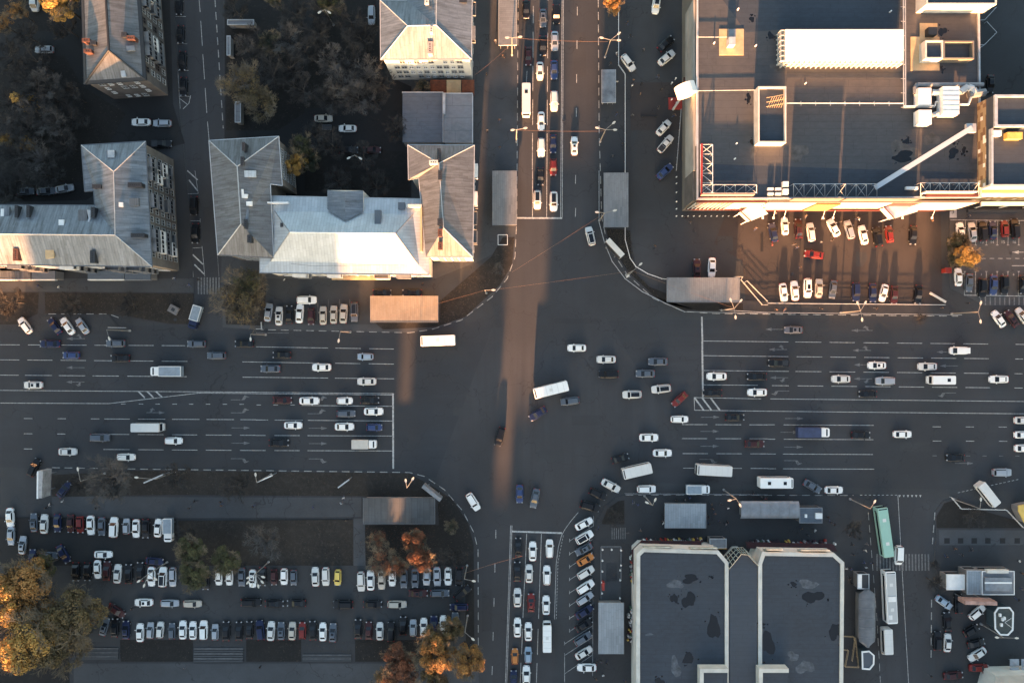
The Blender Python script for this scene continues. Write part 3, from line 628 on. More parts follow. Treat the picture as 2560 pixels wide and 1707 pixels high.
for q, m, z in ((((1142, 255), (1275, 250), (1278, 325), (1142, 330)), R_GREY, h + 1.9), (((1042, 290), (1128, 290), (1130, 332), (1045, 333)), WHITE, h + 2.9), (((718, 360), (800, 358), (798, 510), (718, 508)), R_GREY, h + 1.7), (((540, 450), (588, 450), (588, 512), (540, 512)), WHITE, h + 2.2), (((10, 350), (40, 350), (35, 485), (5, 485)), WHITE, h + 1.2), (((42, 330), (90, 330), (85, 485), (40, 485)), R_BLUE, h + 1.2), (((415, 658), (492, 655), (498, 800), (420, 808)), TANR, h + 1.6), (((800, 360), (838, 360), (832, 440), (805, 515), (795, 512), (815, 440)), LGREYM, h + 1.8)):
    patch(t, 'roof_panel', [(*T(0, 1, *p), z) for p in q], m)
se, ne, sw = near(wi, *V['se'][:2], h), near(wi, *V['ne'][:2], h), near(wi, *V['sw'][:2], h)
facade(t, se, ne, (1.4, 4.3, 7.2, 10.1, 13.0), 12, ('std',), balc=(('c', 1), ('c', 2), ('c', 6), ('c', 9), ('c', 10)), seed=5)
facade(t, sw, se, (1.4, 4.3, 7.2, 10.1, 13.0), 22, ('std', 'big'), balc=tuple(('c', i) for i in (4, 9, 14, 18, 20)), seed=6)
# shop canopies along its foot
for i, (x0, x1, m) in enumerate(((-300, 280, R_GREY), (290, 505, R_FLATB), (805, 1138, R_FLATB), (1145, 1380, R_FLATB))):
    a, b_ = P(*T(0, 1, x0, 918), 4.0), P(*T(0, 1, x1, 995), 4.0)
    lab = ('dark shop annex with snow-white edge at the far left facade foot', 'grey flat shop annex, second from left under the long facade', 'blue-grey shop annex, third from left under the long facade', 'small blue-grey shop annex nearest the corner of the L-shaped block')[i]
    k = thing('shop_annex', lab, 'annex', ((a.x + b_.x) / 2, b_.y, 0)); part('wall', MB().box(a.x + .1, a.y, .1, b_.x - .1, b_.y + .15, 3.6), W_GRY, k); part('roof', MB().box(a.x, a.y, 3.605, b_.x, b_.y, 4.0), m, k, uv=True); part('fascia', MB().box(a.x, b_.y - .25, 3.0, b_.x, b_.y - .01, 4.05), WHITE if i != 3 else GREYM, k)
# B3 west wing
h = 14.0; r = h + 3.2
V = dict(nw=(*T(0, 0, 1920, 1293), h), ne=(*T(1, 0, 207, 1255), h), e1=(*T(1, 1, 240, 135), h), e2=(*T(1, 1, 130, 120), h), e3=(*T(1, 1, 160, 800), h), sw=(*T(0, 1, 2000, 772), h), a=(*T(0, 0, 2178, 1530), r), b=(*T(0, 1, 2212, 490), r), c=(*T(1, 1, 60, 490), r))
t, wi, W = bldg('apartment_block', 'west wing with streaked grey hip roof beside the narrow street and pale roof', 'apartment block', V,
    [('nw', 'ne', 'a'), ('nw', 'a', 'b', 'sw'), ('ne', 'e1', 'e2', 'b', 'a'), ('e2', 'e3', 'b'), ('sw', 'b', 'e3')], ['nw', 'ne', 'e1', 'e2', 'e3', 'sw'], W_TAN, R_GREY)
t.children[0].data.materials.append(R_SUNWARM); t.children[0].data.polygons[4].material_index = 2; t.children[0].data.polygons[0].material_index = 0
ridge(t, W, [('nw', 'a'), ('ne', 'a'), ('a', 'b'), ('b', 'sw')], LGREYM, .12)
for x, y, dx, dy in ((2235, 1345, .5, 1.8), (2225, 1480, .6, 1.8)): chimney(t, *T(0, 0, x, y), h + 2.2, dx, dy, 1.1)
for x, y, dx, dy in ((2258, 490, .6, 2.0), (2290, 625, .8, 1.6)): chimney(t, *T(0, 1, x, y), h + 2.0, dx, dy, 1.1)
for q, m, z in ((((2200, 170), (2235, 170), (2240, 215), (2275, 215), (2270, 252), (2205, 250)), WHITE, h + 2.9), (((2210, 285), (2315, 282), (2315, 322), (2215, 322)), WHITE, h + 2.6), (((2190, 0), (2350, 0), (2350, 60), (2190, 60)), R_PALE, h + 2.6), (((2220, 355), (2285, 355), (2285, 480), (2220, 480)), R_BLUE, h + 2.6)): patch(t, 'roof_panel', [(*T(0, 1, *p), z) for p in q], m)
sw = near(wi, *V['sw'][:2], h); s2 = near(wi, *V['e3'][:2], h); facade(t, sw, s2, (1.4, 4.3, 7.2, 10.1), 5, seed=8)
e1, ne = near(wi, *V['e1'][:2], h), near(wi, *V['ne'][:2], h); facade(t, e1, ne, (1.4, 4.3, 7.2, 10.1), 6, seed=9)
# B5 east wing
h = 14.0; r = h + 3.2
V = dict(nw=(*T(1, 0, 1395, 1332), h), ne=(*T(1, 0, 2003, 1335), h), se=(*T(1, 1, 1988, 790), h), sw=(*T(1, 1, 1560, 790), h), w1=(*T(1, 1, 1495, 60), h), w2=(*T(1, 1, 1402, 80), h), a=(*T(1, 0, 1680, 1500), r), b=(*T(1, 1, 1722, 525), r))
t, wi, W = bldg('apartment_block', 'east wing with narrow grey hip roof along the upper street pavement', 'apartment block', V,
    [('nw', 'ne', 'a'), ('ne', 'se', 'b', 'a'), ('nw', 'a', 'w1', 'w2'), ('a', 'b', 'sw', 'w1'), ('sw', 'b', 'se')], ['nw', 'ne', 'se', 'sw', 'w1', 'w2'], W_CRM, R_GREY)
t.children[0].data.materials.append(R_SUNWARM)
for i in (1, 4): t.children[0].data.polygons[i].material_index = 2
ridge(t, W, [('nw', 'a'), ('ne', 'a'), ('a', 'b'), ('b', 'se')], LGREYM, .11)
chimney(t, *T(1, 0, 1680, 1420), h + 2.4, .6, 2.6, 1.1); chimney(t, *T(1, 0, 1630, 1490), h + 2.6, 1.8, .7, 1.3, WHITEF); chimney(t, *T(1, 1, 1690, 40), h + 3, .7, 2.0, 1.1); chimney(t, *T(1, 1, 1690, 470), h + 3, 1.0, 1.4, 1.2); chimney(t, *T(1, 1, 1690, 570), h + 2.3, .8, 1.6, 1.3, BRICK); chimney(t, *T(1, 1, 1692, 690), h + 1.2, .8, 1.6, 1.2, BRICK)
sw, se, ne = near(wi, *V['sw'][:2], h), near(wi, *V['se'][:2], h), near(wi, *V['ne'][:2], h)
facade(t, sw, se, (1.4, 4.3, 7.2, 10.1), 4, seed=10); facade(t, se, ne, (1.4, 4.3, 7.2, 10.1), 10, balc=((1, 3), (3, 3), (5, 3), (8, 3), (1, 2), (5, 2)), seed=11)
# B4 pale roof
h = 12.8; hr = h + .5; r = h + 4.2
V = dict(nw=(*T(1, 1, 38, 232), h), ne=(*T(1, 1, 1586, 262), h), se=(*T(1, 1, 1586, 955), h), sw=(*T(1, 1, 38, 936), h),
         inw=(*T(1, 1, 172, 370), hr + .3), ine=(*T(1, 1, 1442, 400), hr + .3), ise=(*T(1, 1, 1490, 862), hr), isw=(*T(1, 1, 133, 830), hr), a=(*T(1, 1, 310, 565), r), b=(*T(1, 1, 1282, 576), r))
t, wi, W = bldg('apartment_block', 'central building with pale blue hip roof and wide flat roof border', 'apartment block', V,
    [('inw', 'ine', 'b', 'a'), ('ine', 'ise', 'b'), ('isw', 'a', 'b', 'ise'), ('inw', 'a', 'isw'), ('nw', 'ne', 'ine', 'inw'), ('ne', 'se', 'ise', 'ine'), ('sw', 'isw', 'ise', 'se'), ('nw', 'inw', 'isw', 'sw')], ['nw', 'ne', 'se', 'sw'], W_CRM, R_PALE)
R_PALESUN = mat('sheet_roof_sun_cream', (.42, .41, .38), .5, .1, kind='seam', scale=.7, var=.4, col2=(.32, .30, .27))  # pale sheet copy with cream sunlight put into the south slope's colour
t.children[0].data.materials.append(R_PALESUN); t.children[0].data.materials.append(R_BLUE)
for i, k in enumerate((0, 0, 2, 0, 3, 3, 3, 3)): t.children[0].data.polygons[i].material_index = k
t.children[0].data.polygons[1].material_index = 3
ridge(t, W, [('inw', 'a'), ('isw', 'a'), ('ine', 'b'), ('ise', 'b')], GREYM, .12); ridge(t, W, [('a', 'b')], WHITE, .14)
b = MB(); g_ = [P(*T(1, 1, *q), z) for q, z in (((655, 178), h + 1.2), ((982, 182), h + 1.2), ((985, 370), h + 1.2), ((655, 355), h + 1.2), ((815, 190), h + 2.6), ((820, 462), h + 2.6))]
b.poly([g_[0], g_[3], g_[5], g_[4]]); b.poly([g_[1], g_[4], g_[5], g_[2]]); part('gable_roof', b, R_BLUE, t, uv=True)
b = MB(); b.hexa([Vector((g_[i].x, g_[i].y, 0)) for i in (3, 2, 1, 0)], [Vector((g_[i].x, g_[i].y, h + 1.15)) for i in (3, 2, 1, 0)]); b.poly([g_[0], g_[4], g_[1]]); part('bay_wall', b, W_CRM, t)
for q, z0, z1, m in (((100, 285, 295, 300), h, h + 1.6, WHITE), ((92, 290, 102, 745), h, h + 1.4, WHITE), ((1380, 308, 1520, 335), h, h + 1.7, WHITEF), ((1508, 335, 1524, 740), h, h + 1.7, TANR), ((1305, 290, 1365, 355), h, h + 1.2, R_BLUE), ((1088, 360, 1145, 505), h + 1.5, h + 2.6, R_BLUE), ((222, 478, 250, 515), h + 2, h + 2.9, DARKM)):
    a, c_ = P(*T(1, 1, q[0], q[1]), z1), P(*T(1, 1, q[2], q[3]), z1); part('parapet_screen', MB().box(a.x, a.y, z0 - .2, c_.x, c_.y, z1), m, t)
rl = MB(); pr = [P(*T(1, 1, x, y), h + .9) for x, y in ((320, 852), (500, 872), (720, 872), (950, 868), (1200, 860), (1440, 856))]
for a, c_ in zip(pr, pr[1:]): rl.tube(a, c_, .035, n=4)
for a in pr: rl.tube(a, a - Vector((0, 0, .9)), .03, n=4)
part('roof_rail', rl, DARKM, t)
sw, se = near(wi, *V['sw'][:2], h), near(wi, *V['se'][:2], h); facade(t, sw, se, (1.4, 4.4, 7.4, 10.2), 13, ('std', 'big'), balc=((2, 3), (5, 3), (9, 3), (11, 3), (2, 2), (9, 2)), seed=12)
a, c_ = P(*T(1, 1, 695, 950), 4.5), P(*T(1, 1, 1160, 1000), 4.5); part('entrance_canopy', MB().box(a.x, se.y + .01, 4.1, c_.x, c_.y, 4.5), TANR, t)
# B7 top-centre building
h = 15.0; r = h + 3.6
V = dict(sw=(*T(1, 0, 1146, 548), h), se=(*T(1, 0, 1975, 545), h), ne=(*T(1, 0, 1990, -500), h), n1=(*T(1, 0, 1385, -500), h), n2=(*T(1, 0, 1385, 12), h), nw=(*T(1, 0, 1142, 6), h), a=(*T(1, 0, 1392, 240), r), b=(*T(1, 0, 1660, 195), r), c=(*T(1, 0, 1665, -500), r))
V['b'] = (*T(1, 0, 1655, 235), r)
t, wi, W = bldg('apartment_block', 'cream apartment block with sunlit hip roof and small windows at top centre', 'apartment block', V,
    [('sw', 'a', 'b', 'se'), ('se', 'b', 'c', 'ne'), ('sw', 'nw', 'a'), ('nw', 'n2', 'b', 'a'), ('n2', 'n1', 'c', 'b')], ['sw', 'se', 'ne', 'n1', 'n2', 'nw'], W_CRM, R_BLUE)
t.children[0].data.materials.append(R_SUNWARM)
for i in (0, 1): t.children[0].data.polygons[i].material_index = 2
ridge(t, W, [('sw', 'a'), ('nw', 'a'), ('b', 'se'), ('a', 'b'), ('b', 'c')], LGREYM, .12)
chimney(t, *T(1, 0, 1597, 440), h + .8, 1.0, 2.6, 1.5, mat('pale_brick', (.36, .30, .27), .8, var=.3)); chimney(t, *T(1, 0, 1608, 275), h + 2.6, .6, 1.2, 1.4, WHITEF); chimney(t, *T(1, 0, 1568, 18), h + 2.0, .8, 1.0, 1.6, WHITEF)
patch(t, 'roof_panel', [(*T(1, 0, *p), h + 1.2) for p in ((1775, -60), (1935, -60), (1935, 30), (1775, 22))], DARKM)
sw, se, ne = near(wi, *V['sw'][:2], h), near(wi, *V['se'][:2], h), near(wi, *V['ne'][:2], h)
facade(t, sw, se, (2.0, 5.0, 8.2, 11.6), 10, ('std', 'small'), skip=.15, seed=13)
facade(t, se, ne, (2.0, 5.0, 8.2, 11.6), 7, balc=((1, 3), (3, 3)), seed=14)
# B6 low flat buildings and brick yard
for (x0, y0, x1, y1, hh, m, lab) in ((1345, 855, 1715, 1308, 5.0, R_FLATB, 'low flat building with blue-grey strip roof beside the courtyard'), (1726, 865, 1985, 1312, 6.0, R_FLATG, 'low flat building with plain grey roof beside the street pavement')):
    a, c_ = P(*T(1, 0, x0, y0), hh), P(*T(1, 0, x1, y1), hh); k = thing('flat_roofed_building', lab, 'building', ((a.x + c_.x) / 2, (a.y + c_.y) / 2, 0))
    part('wall', MB().box(a.x + .15, a.y - .15, 0, c_.x - .15, c_.y + .15, hh - .3), W_GRY, k); part('roof', MB().box(a.x, a.y, hh - .295, c_.x, c_.y, hh), m, k, uv=True)
    b = MB(); b.box(a.x - .1, a.y, hh - .3, c_.x + .1, a.y + .22, hh + .25); b.box(c_.x - .05, a.y, hh - .31, c_.x + .2, c_.y, hh + .24); part('parapet', b, LGREYM, k)
a = P(*T(1, 0, 1715, 955), 6.5); part('vent', MB().box(a.x, a.y - 2.4, 5.9, a.x + .6, a.y + 2.6, 6.6), LGREYM, k)
for (x0, x1, m, lab) in ((1605, 1748, RUST, 'brick red shed roof under the cream facade, left of three'), (1752, 1878, TANR, 'tan sheet shed roof under the cream facade, middle of three'), (1892, 2000, RUST, 'rusty brick shed roof under the cream facade, right of three')):
    a, c_ = P(*T(1, 0, x0, 740), 3.0), P(*T(1, 0, x1, 850), 3.0); k = thing('shed', lab, 'shed', ((a.x + c_.x) / 2, (a.y + c_.y) / 2, 0)); part('wall', MB().box(a.x, a.y, .1, c_.x, c_.y, 2.8), BRICK, k); part('roof', MB().hexa([(a.x - .1, c_.y - .1, 2.81), (c_.x + .1, c_.y - .1, 2.81), (c_.x + .1, a.y, 2.81), (a.x - .1, a.y, 2.81)], [(a.x - .1, c_.y - .1, 2.9), (c_.x + .1, c_.y - .1, 2.9), (c_.x + .1, a.y, 3.4), (a.x - .1, a.y, 3.4)]), m, k)

# ---- mall (north-east)
h = 15.0
V = dict(nw=(*T(2, 0, 1692, -600), h), sw=(*T(2, 1, 1692, 268), h), se=(*T(3, 1, 1952, 250), h), e2=(*T(3, 0, 1940, 730), h), e3=(*T(3, 0, 1925, -600), h))
MO = ['nw', 'sw', 'se', 'e2', 'e3']; W = {k: P(*v) for k, v in V.items()}
c0 = P(*T(3, 0, 200, 800), h)
mall = thing('shopping_centre', 'huge flat-roofed shopping centre with dark patched roof and sunlit pale front', 'shopping centre', (c0.x, c0.y, 0))
W_MALL = mat('mall_facing', (.17, .15, .12), .6, var=.15, scale=.3); W_RED = mat('mall_red_facing', (.08, .02, .018), .6, var=.2, scale=.4)
pts = [W[k] for k in MO]; wi = inset_poly(pts, .05)
part('wall', MB().hexa([(p.x, p.y, 0) for p in wi], [(p.x, p.y, h - .3) for p in wi], bottom=False), W_MALL, mall)
rb = MB(); w2_ = inset_poly(pts, .0); rb.hexa([(p.x, p.y, h - .29) for p in w2_], [(p.x, p.y, h) for p in w2_], 0); part('roof', rb, R_TARW, mall, uv=True)
# darker bitumen areas
for q in (((3, 0, -560, -200), (3, 0, 1210, -200), (3, 0, 1180, 260), (3, 0, 160, 270), (3, 0, -200, 300)), ((2, 1, 1830, -60), (3, 1, 1900, 20), (3, 1, 1900, 240), (2, 1, 1830, 240))):
    part('bitumen_sheet', MB().poly([P(*T(*p), h + .006) for p in reversed(q)]), R_TAR, mall, uv=True)
pp = MB(); io, ii = inset_poly(pts, -.02), inset_poly(pts, .38)
for i in range(len(io)):
    j = (i + 1) % len(io); pp.hexa([Vector((q.x, q.y, h + .003)) for q in (io[i], io[j], ii[j], ii[i])], [Vector((q.x, q.y, h + .45)) for q in (io[i], io[j], ii[j], ii[i])])
part('parapet', pp, LGREYM, mall)
def rbox(t, name, c, r, x0, y0, x1, y1, z0, z1, m, mt=None, top=None):
    a, b_ = P(*T(c, r, x0, y0), z1), P(*T(c, r, x1, y1), z1)
    return part(name, MB().box(a.x, a.y, z0, b_.x, b_.y, z1, 0, 1 if mt else None), [m] + ([mt] if mt else []), t, uv=True)
H = h
o = rbox(mall, 'roof_hall', 3, 0, 158, 272, 1245, 552, H + .01, H + 3.4, WHITEF, WHITE)
lat = MB(); a, b_ = P(*T(3, 0, 158, 272), H + 3.4), P(*T(3, 0, 1245, 552), H + 3.4)
for i in range(7): y = a.y + (b_.y - a.y) * i / 6; lat.box(a.x - .9, y - .08, H + .02, a.x - .01, y + .08, H + 3.0)
for z in (.9, 1.9, 2.9): lat.box(a.x - .92, b_.y, H + z, a.x - .78, a.y, H + z + .12)
for i in range(24): x = a.x + (b_.x - a.x) * i / 23; lat.box(x - .1, b_.y - .7, H + .02, x + .1, b_.y - .01, H + 2.9)
for z in (1.4, 2.9): lat.box(a.x, b_.y - .75, H + z, b_.x, b_.y - .6, H + z + .15)
part('lattice', lat, WHITEF, mall)
def parbox(nm, c, r, x0, y0, x1, y1, z1, wall, roofm, ph=.9):
    a, b_ = P(*T(c, r, x0, y0), z1), P(*T(c, r, x1, y1), z1)
    o = part(nm, MB().box(a.x, a.y, H + .01, b_.x, b_.y, z1 - ph, 0, 1), [wall, roofm], mall, uv=True)
    p = MB(); e = .32; xa, xb, yb, ya = a.x, b_.x, b_.y, a.y
    p.box(xa - .01, yb - .01, z1 - ph + .003, xb + .01, yb + e, z1); p.box(xa - .01, ya - e, z1 - ph + .003, xb + .01, ya + .01, z1); p.box(xa - .01, yb + e + .002, z1 - ph + .003, xa + e, ya - e - .002, z1 - .004); p.box(xb - e, yb + e + .002, z1 - ph + .003, xb + .01, ya - e - .002, z1 - .004)
    part('parapet', p, wall, mall)
parbox('roof_block', 3, 0, 1455, -300, 2100, 42, H + 4.6, WHITEF, R_TAR, .4)
parbox('roof_block', 3, 0, 1445, 372, 1608, 540, H + 2.8, WHITEF, R_TAR, .4)
parbox('roof_basin', 3, 0, 1612, 376, 1893, 542, H + 2.6, W_MALL, R_TARW, 1.4)
parbox('roof_block', 3, 0, -90, 795, 168, 1310, H + 3.2, WHITEF, R_TAR, .9)
rbox(mall, 'roof_pad', 3, 0, 1310, 340, 1575, 650, H + .008, H + .12, TANR); rbox(mall, 'roof_pad', 3, 0, 1395, 215, 1556, 370, H + .01, H + .2, TANR); rbox(mall, 'air_handler', 3, 0, 1475, 250, 1555, 320, H + .2, H + 1.8, DARKM)
rbox(mall, 'roof_pad', 2, 0, 1902, 268, 2128, 508, H + .01, H + .14, TANR); rbox(mall, 'duct', 2, 0, 1988, 268, 2056, 345, H + .15, H + 1.0, GREYM); rbox(mall, 'duct', 2, 0, 1992, 340, 2052, 412, H + .15, H + 2.2, LGREYM)
for x0, y0, x1, y1, z in ((1380, 808, 1500, 965, 2.4), (1605, 795, 1758, 1050, 3.0), (1382, 1010, 1503, 1140, 2.6)): rbox(mall, 'air_handler', 3, 0, x0, y0, x1, y1, H + .4, H + z, WHITE)
for i in range(5): rbox(mall, 'air_handler_rib', 3, 0, 1606, 838 + i * 44, 1757, 843 + i * 44, H + 3.003, H + 3.06, LGREYM)
def pipe(t, name, pts, z, r_, m, c=3, r=0, posts=0):
    b = MB(); w = [P(*T(c, r, x, y), z) for x, y in pts]
    for a, q in zip(w, w[1:]):
        b.tube(a, q, r_, n=8)
        if posts:
            n = int((q - a).length / posts)
            for i in range(n + 1):
                s = a.lerp(q, i / max(1, n)); dd = (q - a).normalized(); nn = Vector((-dd.y, dd.x, 0)) * .55
                b.tube(s - nn + Vector((0, 0, -.15)), s + nn + Vector((0, 0, -.15)), .06, n=4); b.tube(s + nn * .7, Vector((s.x + nn.x * .7, s.y + nn.y * .7, H)), .05, n=4)
    return part(name, b, m, t)
pipe(mall, 'duct', ((1975, 778), (1370, 778), (1350, 800), (1352, 860), (1385, 890)), H + 1.0, .5, GREYM)
pipe(mall, 'duct', ((1500, 850), (1560, 855), (1605, 850)), H + 1.0, .75, LGREYM); pipe(mall, 'duct', ((1505, 1060), (1560, 1040), (1580, 1000)), H + 1.0, .55, LGREYM)
pipe(mall, 'duct', ((1760, 850), (1830, 800), (1880, 820), (1900, 860)), H + 1.4, .8, LGREYM); pipe(mall, 'duct', ((1840, 870), (1990, 850)), H + 1.0, .9, GREYM); pipe(mall, 'duct', ((1760, 960), (1840, 960), (1870, 880)), H + 1.2, .25, WHITE)
for dx in (0, 18): pipe(mall, 'pipe_run', ((1242 + dx, -200), (1246 + dx, 985)), H + 1.1, .13, LGREYM, posts=(0 if dx else 3.2))
pipe(mall, 'pipe_run', ((170, 948), (1250, 950)), H + 1.0, .13, LGREYM, posts=3.3); pipe(mall, 'pipe_run', ((1250, 976), (1535, 972), (1540, 935), (1610, 935)), H + 1.0, .16, WHITE); pipe(mall, 'pipe_run', ((1250, 990), (1535, 985)), H + 1.0, .1, LGREYM)
pipe(mall, 'pipe_run', ((1698, 343), (1980, 343)), H + .6, .07, LGREYM, 2, 0); pipe(mall, 'pipe_run', ((1705, 835), (2235, 828)), H + .5, .07, LGREYM, 2, 0); pipe(mall, 'pipe_run', ((1700, 0), (1688, 1340)), H + .7, .06, WHITE, 2, 0)
# long white gangway beam
a, q = P(*T(3, 0, 1868, 1175), H + 3.5), P(*T(3, 1, 978, 158), H + 1.5); d = (q - a).normalized(); n_ = Vector((-d.y, d.x, 0)) * .55; up = Vector((0, 0, .35))
gw = MB(); gw.hexa([a - n_, q - n_, q + n_, a + n_], [a - n_ + up, q - n_ + up, q + n_ + up, a + n_ + up])
for i in range(7):
    s = a.lerp(q, (i + .5) / 7); gw.box(s.x - .1, s.y - .1, H + .01, s.x + .1, s.y + .1, s.z)
part('gangway', gw, mat('galvanised', (.42, .46, .50), .45, .2), mall); rbox(mall, 'gangway_landing', 3, 0, 1825, 1135, 1912, 1215, H + 2.6, H + 3.4, LGREYM)
# trusses carrying the roof signs
def truss(c, r, x0, x1, y0, y1, n, z=2.6, m=None, vertical=False, cross=True):
    b = MB(); A, B = P(*T(c, r, x0, y1), H + .3), P(*T(c, r, x1, y1), H + .3); C = P(*T(c, r, x0, y0), H + z); E = P(*T(c, r, x1, y0), H + z)
    if vertical: A, B, C, E = P(*T(c, r, x0, y0), H + .3), P(*T(c, r, x0, y1), H + .3), P(*T(c, r, x1, y0), H + z), P(*T(c, r, x1, y1), H + z)
    b.tube(A, B, .09, n=4); b.tube(C, E, .09, n=4)
    for i in range(n + 1):
        s, e = A.lerp(B, i / n), C.lerp(E, i / n); b.tube(s, e, .07, n=4); b.tube(e, (e.x, e.y, H), .05, n=4)
        if i < n and cross and i % 2 == 0: b.tube(s, C.lerp(E, (i + 1) / n), .05, n=4); b.tube(e, A.lerp(B, (i + 1) / n), .05, n=4)
        elif i < n and cross: b.tube(s, C.lerp(E, (i + 1) / n), .05, n=4)
    return part('sign_truss', b, m or LGREYM, mall)
truss(3, 1, 235, 1000, 122, 250, 8); truss(3, 1, 1400, 1935, 112, 238, 6, m=LGREYM); truss(2, 1, 1755, 2245, 128, 205, 5, 2.0)
truss(2, 1, 1730, 1842, -240, 200, 5, 2.4, vertical=True, m=WHITE); part('sign_truss', MB().tube(P(*T(2, 0, 1742, 1320), H + 1.5), P(*T(2, 1, 1740, 215), H + 1.5), .28, n=4), RED, mall)
for c, r, x0, x1, y, z0, z1, m in ((3, 1, 1450, 1930, 190, .6, 3.0, WHITEF), (2, 1, 1745, 2230, 215, .5, 2.2, mat('pink_sign', (.5, .25, .18), .6)), (3, 1, 240, 700, 252, .5, 3.8, W_MALL), (3, 1, 720, 1400, 254, .5, 3.4, W_MALL)):
    a, q = P(*T(c, r, x0, y), H + z1), P(*T(c, r, x1, y), H + z1); part('roof_sign_board', MB().box(a.x, a.y - .12, H + z0, q.x, a.y + .12, H + z1), m, mall)
rbox(mall, 'roof_sign_edge', 3, 1, 1455, 212, 1935, 236, H + .6, H + 1.2, W_RED)
for i in range(4): rbox(mall, 'vent', 3, 1, 0 + i % 2 * 70, 155 + i // 2 * 45, 52 + i % 2 * 70, 178 + i // 2 * 45, H + .1, H + .8, WHITE)
for y in (98, 165): rbox(mall, 'air_handler', 3, 1, 140, y, 190, y + 48, H + .1, H + 1.2, WHITE)
rbox(mall, 'vent', 3, 1, 1270, 145, 1380, 172, H + .2, H + 1.0, WHITE)
for (c, r, x, y) in ((2, 0, 2080, 80), (2, 0, 1860, 390), (2, 0, 2243, 415), (2, 0, 2065, 1315), (3, 0, 350, 762), (3, 0, 1132, 102), (2, 0, 2050, 1455)):
    w = P(*T(c, r, x, y), H + .8); part('vent', MB().tube((w.x, w.y, H), (w.x, w.y, H + .9), .16, n=8), WHITE, mall)
w = P(*T(3, 0, 60, 940), H + 3); sc = MB()
for i in range(7): sc.tube((w.x - 1.5 + i * .5, w.y - 1.2, H + 2.8), (w.x - .6 + i * .5, w.y + 1.1, H + 3.4), .06, n=4)
for i in range(3): sc.tube((w.x - 1.8, w.y - 1 + i, H + 3.0), (w.x + 2, w.y - .4 + i, H + 3.3), .07, n=4)
part('scaffold', sc, TANR, mall)
def blob(c, r, x, y, rx, ry, z, m, t, name, seed):
    rd = random.Random(seed); w = P(*T(c, r, x, y), z); n = 18; ph = [rd.uniform(0, 6) for _ in range(4)]
    pts = []
    for i in range(n):
        a = 2 * math.pi * i / n; k = 1 + .22 * math.sin(2 * a + ph[0]) + .16 * math.sin(3 * a + ph[1]) + .1 * math.sin(5 * a + ph[2]) + rd.uniform(-.06, .06)
        pts.append((w.x + rx / 36.72 * k * math.cos(a), w.y + ry / 36.72 * k * math.sin(a), z))
    mb = MB().poly(pts)
    if name == 'puddle':
        for _ in range(5):
            a = rd.uniform(0, 6.28); k = rd.uniform(1.25, 1.8); cx, cy, rr = w.x + rx / 36.72 * k * math.cos(a), w.y + ry / 36.72 * k * math.sin(a), rd.uniform(.08, .3)
            mb.poly([(cx + rr * math.cos(j) * rd.uniform(.7, 1.2), cy + rr * math.sin(j) * rd.uniform(.7, 1.2), z) for j in (0, .9, 1.8, 2.7, 3.6, 4.5, 5.4)])
    part(name, mb, m, t)
for i, q in enumerate(((3, 0, 1240, 1440, 90, 45), (3, 0, 1270, 1300, 26, 26), (3, 0, 1700, 1405, 42, 42), (3, 0, 1798, 1378, 18, 28), (3, 0, 1700, 1300, 26, 22), (2, 0, 2202, 180, 18, 26), (2, 0, 2172, 900, 20, 36), (2, 0, 2200, 1305, 16, 20), (3, 0, 1600, 290, 34, 36), (3, 0, 25, 330, 26, 30), (3, 0, 1598, 640, 14, 18))):
    blob(*q[:2], q[2], q[3], q[4], q[5], H + .014, STREAK, mall, 'puddle', 20 + i)
for i, q in enumerate(((3, 0, 1260, 1400, 120, 90), (3, 0, 1500, 1280, 60, 60), (2, 0, 2215, 1390, 34, 60), (3, 0, 70, 620, 50, 30), (3, 0, 280, 1400, 90, 60))):
    blob(*q[:2], q[2], q[3], q[4], q[5], H + .011, mat('dust_stain', (.085, .08, .075), .9, var=.5, scale=.6), mall, 'dust_patch', 50 + i)
# front: fascia boards and glazing standing on the south wall
fy = W['sw'].y
def front(c, x0, x1, z0, z1, m, out=.35, nm='facade_panel'):
    a, q = P(*T(c, 1, x0, 268), H), P(*T(c, 1, x1, 268), H); return part(nm, MB().box(a.x, fy - out, z0, q.x, fy - .06, z1), m, mall)
CREAM = mat('cream_sign', (.26, .17, .06), .6, var=.2, scale=.3)
front(2, 1700, 2050, 5, 13.6, W_MALL); front(2, 2055, 2345, 6, 13.6, WHITEF, .5); front(3, 20, 470, 4.5, 13.8, WHITEF, .45); front(3, 475, 700, 5, 13.2, CREAM, .8); front(3, 705, 1180, 6, 13.4, WHITEF, .4); front(3, 1440, 1945, 4.5, 14.0, WHITEF, .5)
front(2, 1700, 2345, 14.0, 14.7, W_RED, .5); front(3, 10, 1950, 14.1, 14.7, W_MALL, .55); front(3, 10, 1950, 3.2, 4.3, W_RED, .6); front(2, 1700, 2345, 3.4, 4.4, W_RED, .4); front(3, 1180, 1440, 3, 13.5, W_RED, .2)
mu = MB(); a, q = P(*T(2, 1, 1700, 268), H), P(*T(2, 1, 2050, 268), H)
for i in range(10): x = a.x + (q.x - a.x) * i / 9; mu.box(x - .1, fy - .5, 5, x + .1, fy - .36, 13.6)
for z in (7.8, 10.6): mu.box(a.x, fy - .49, z, q.x, fy - .37, z + .2)
part('mullions', mu, LGREYM, mall)
for i in range(9): o = front(2, 1712 + i * 38, 1740 + i * 38, 5.2, 7.6, GLASS, .38, 'window')
for i, x in enumerate((110, 215, 320, 700, 800, 1480, 1770)):
    w = P(*T(3, 1, x, 268), H); part('awning_stay', MB().tube((w.x, fy - .6, 4.2), (w.x, fy - 2.0, 3.0), .06, n=4).obox((w.x, fy - 2.2), .5, .5, 2.9, 3.05, 0), WHITE, mall)
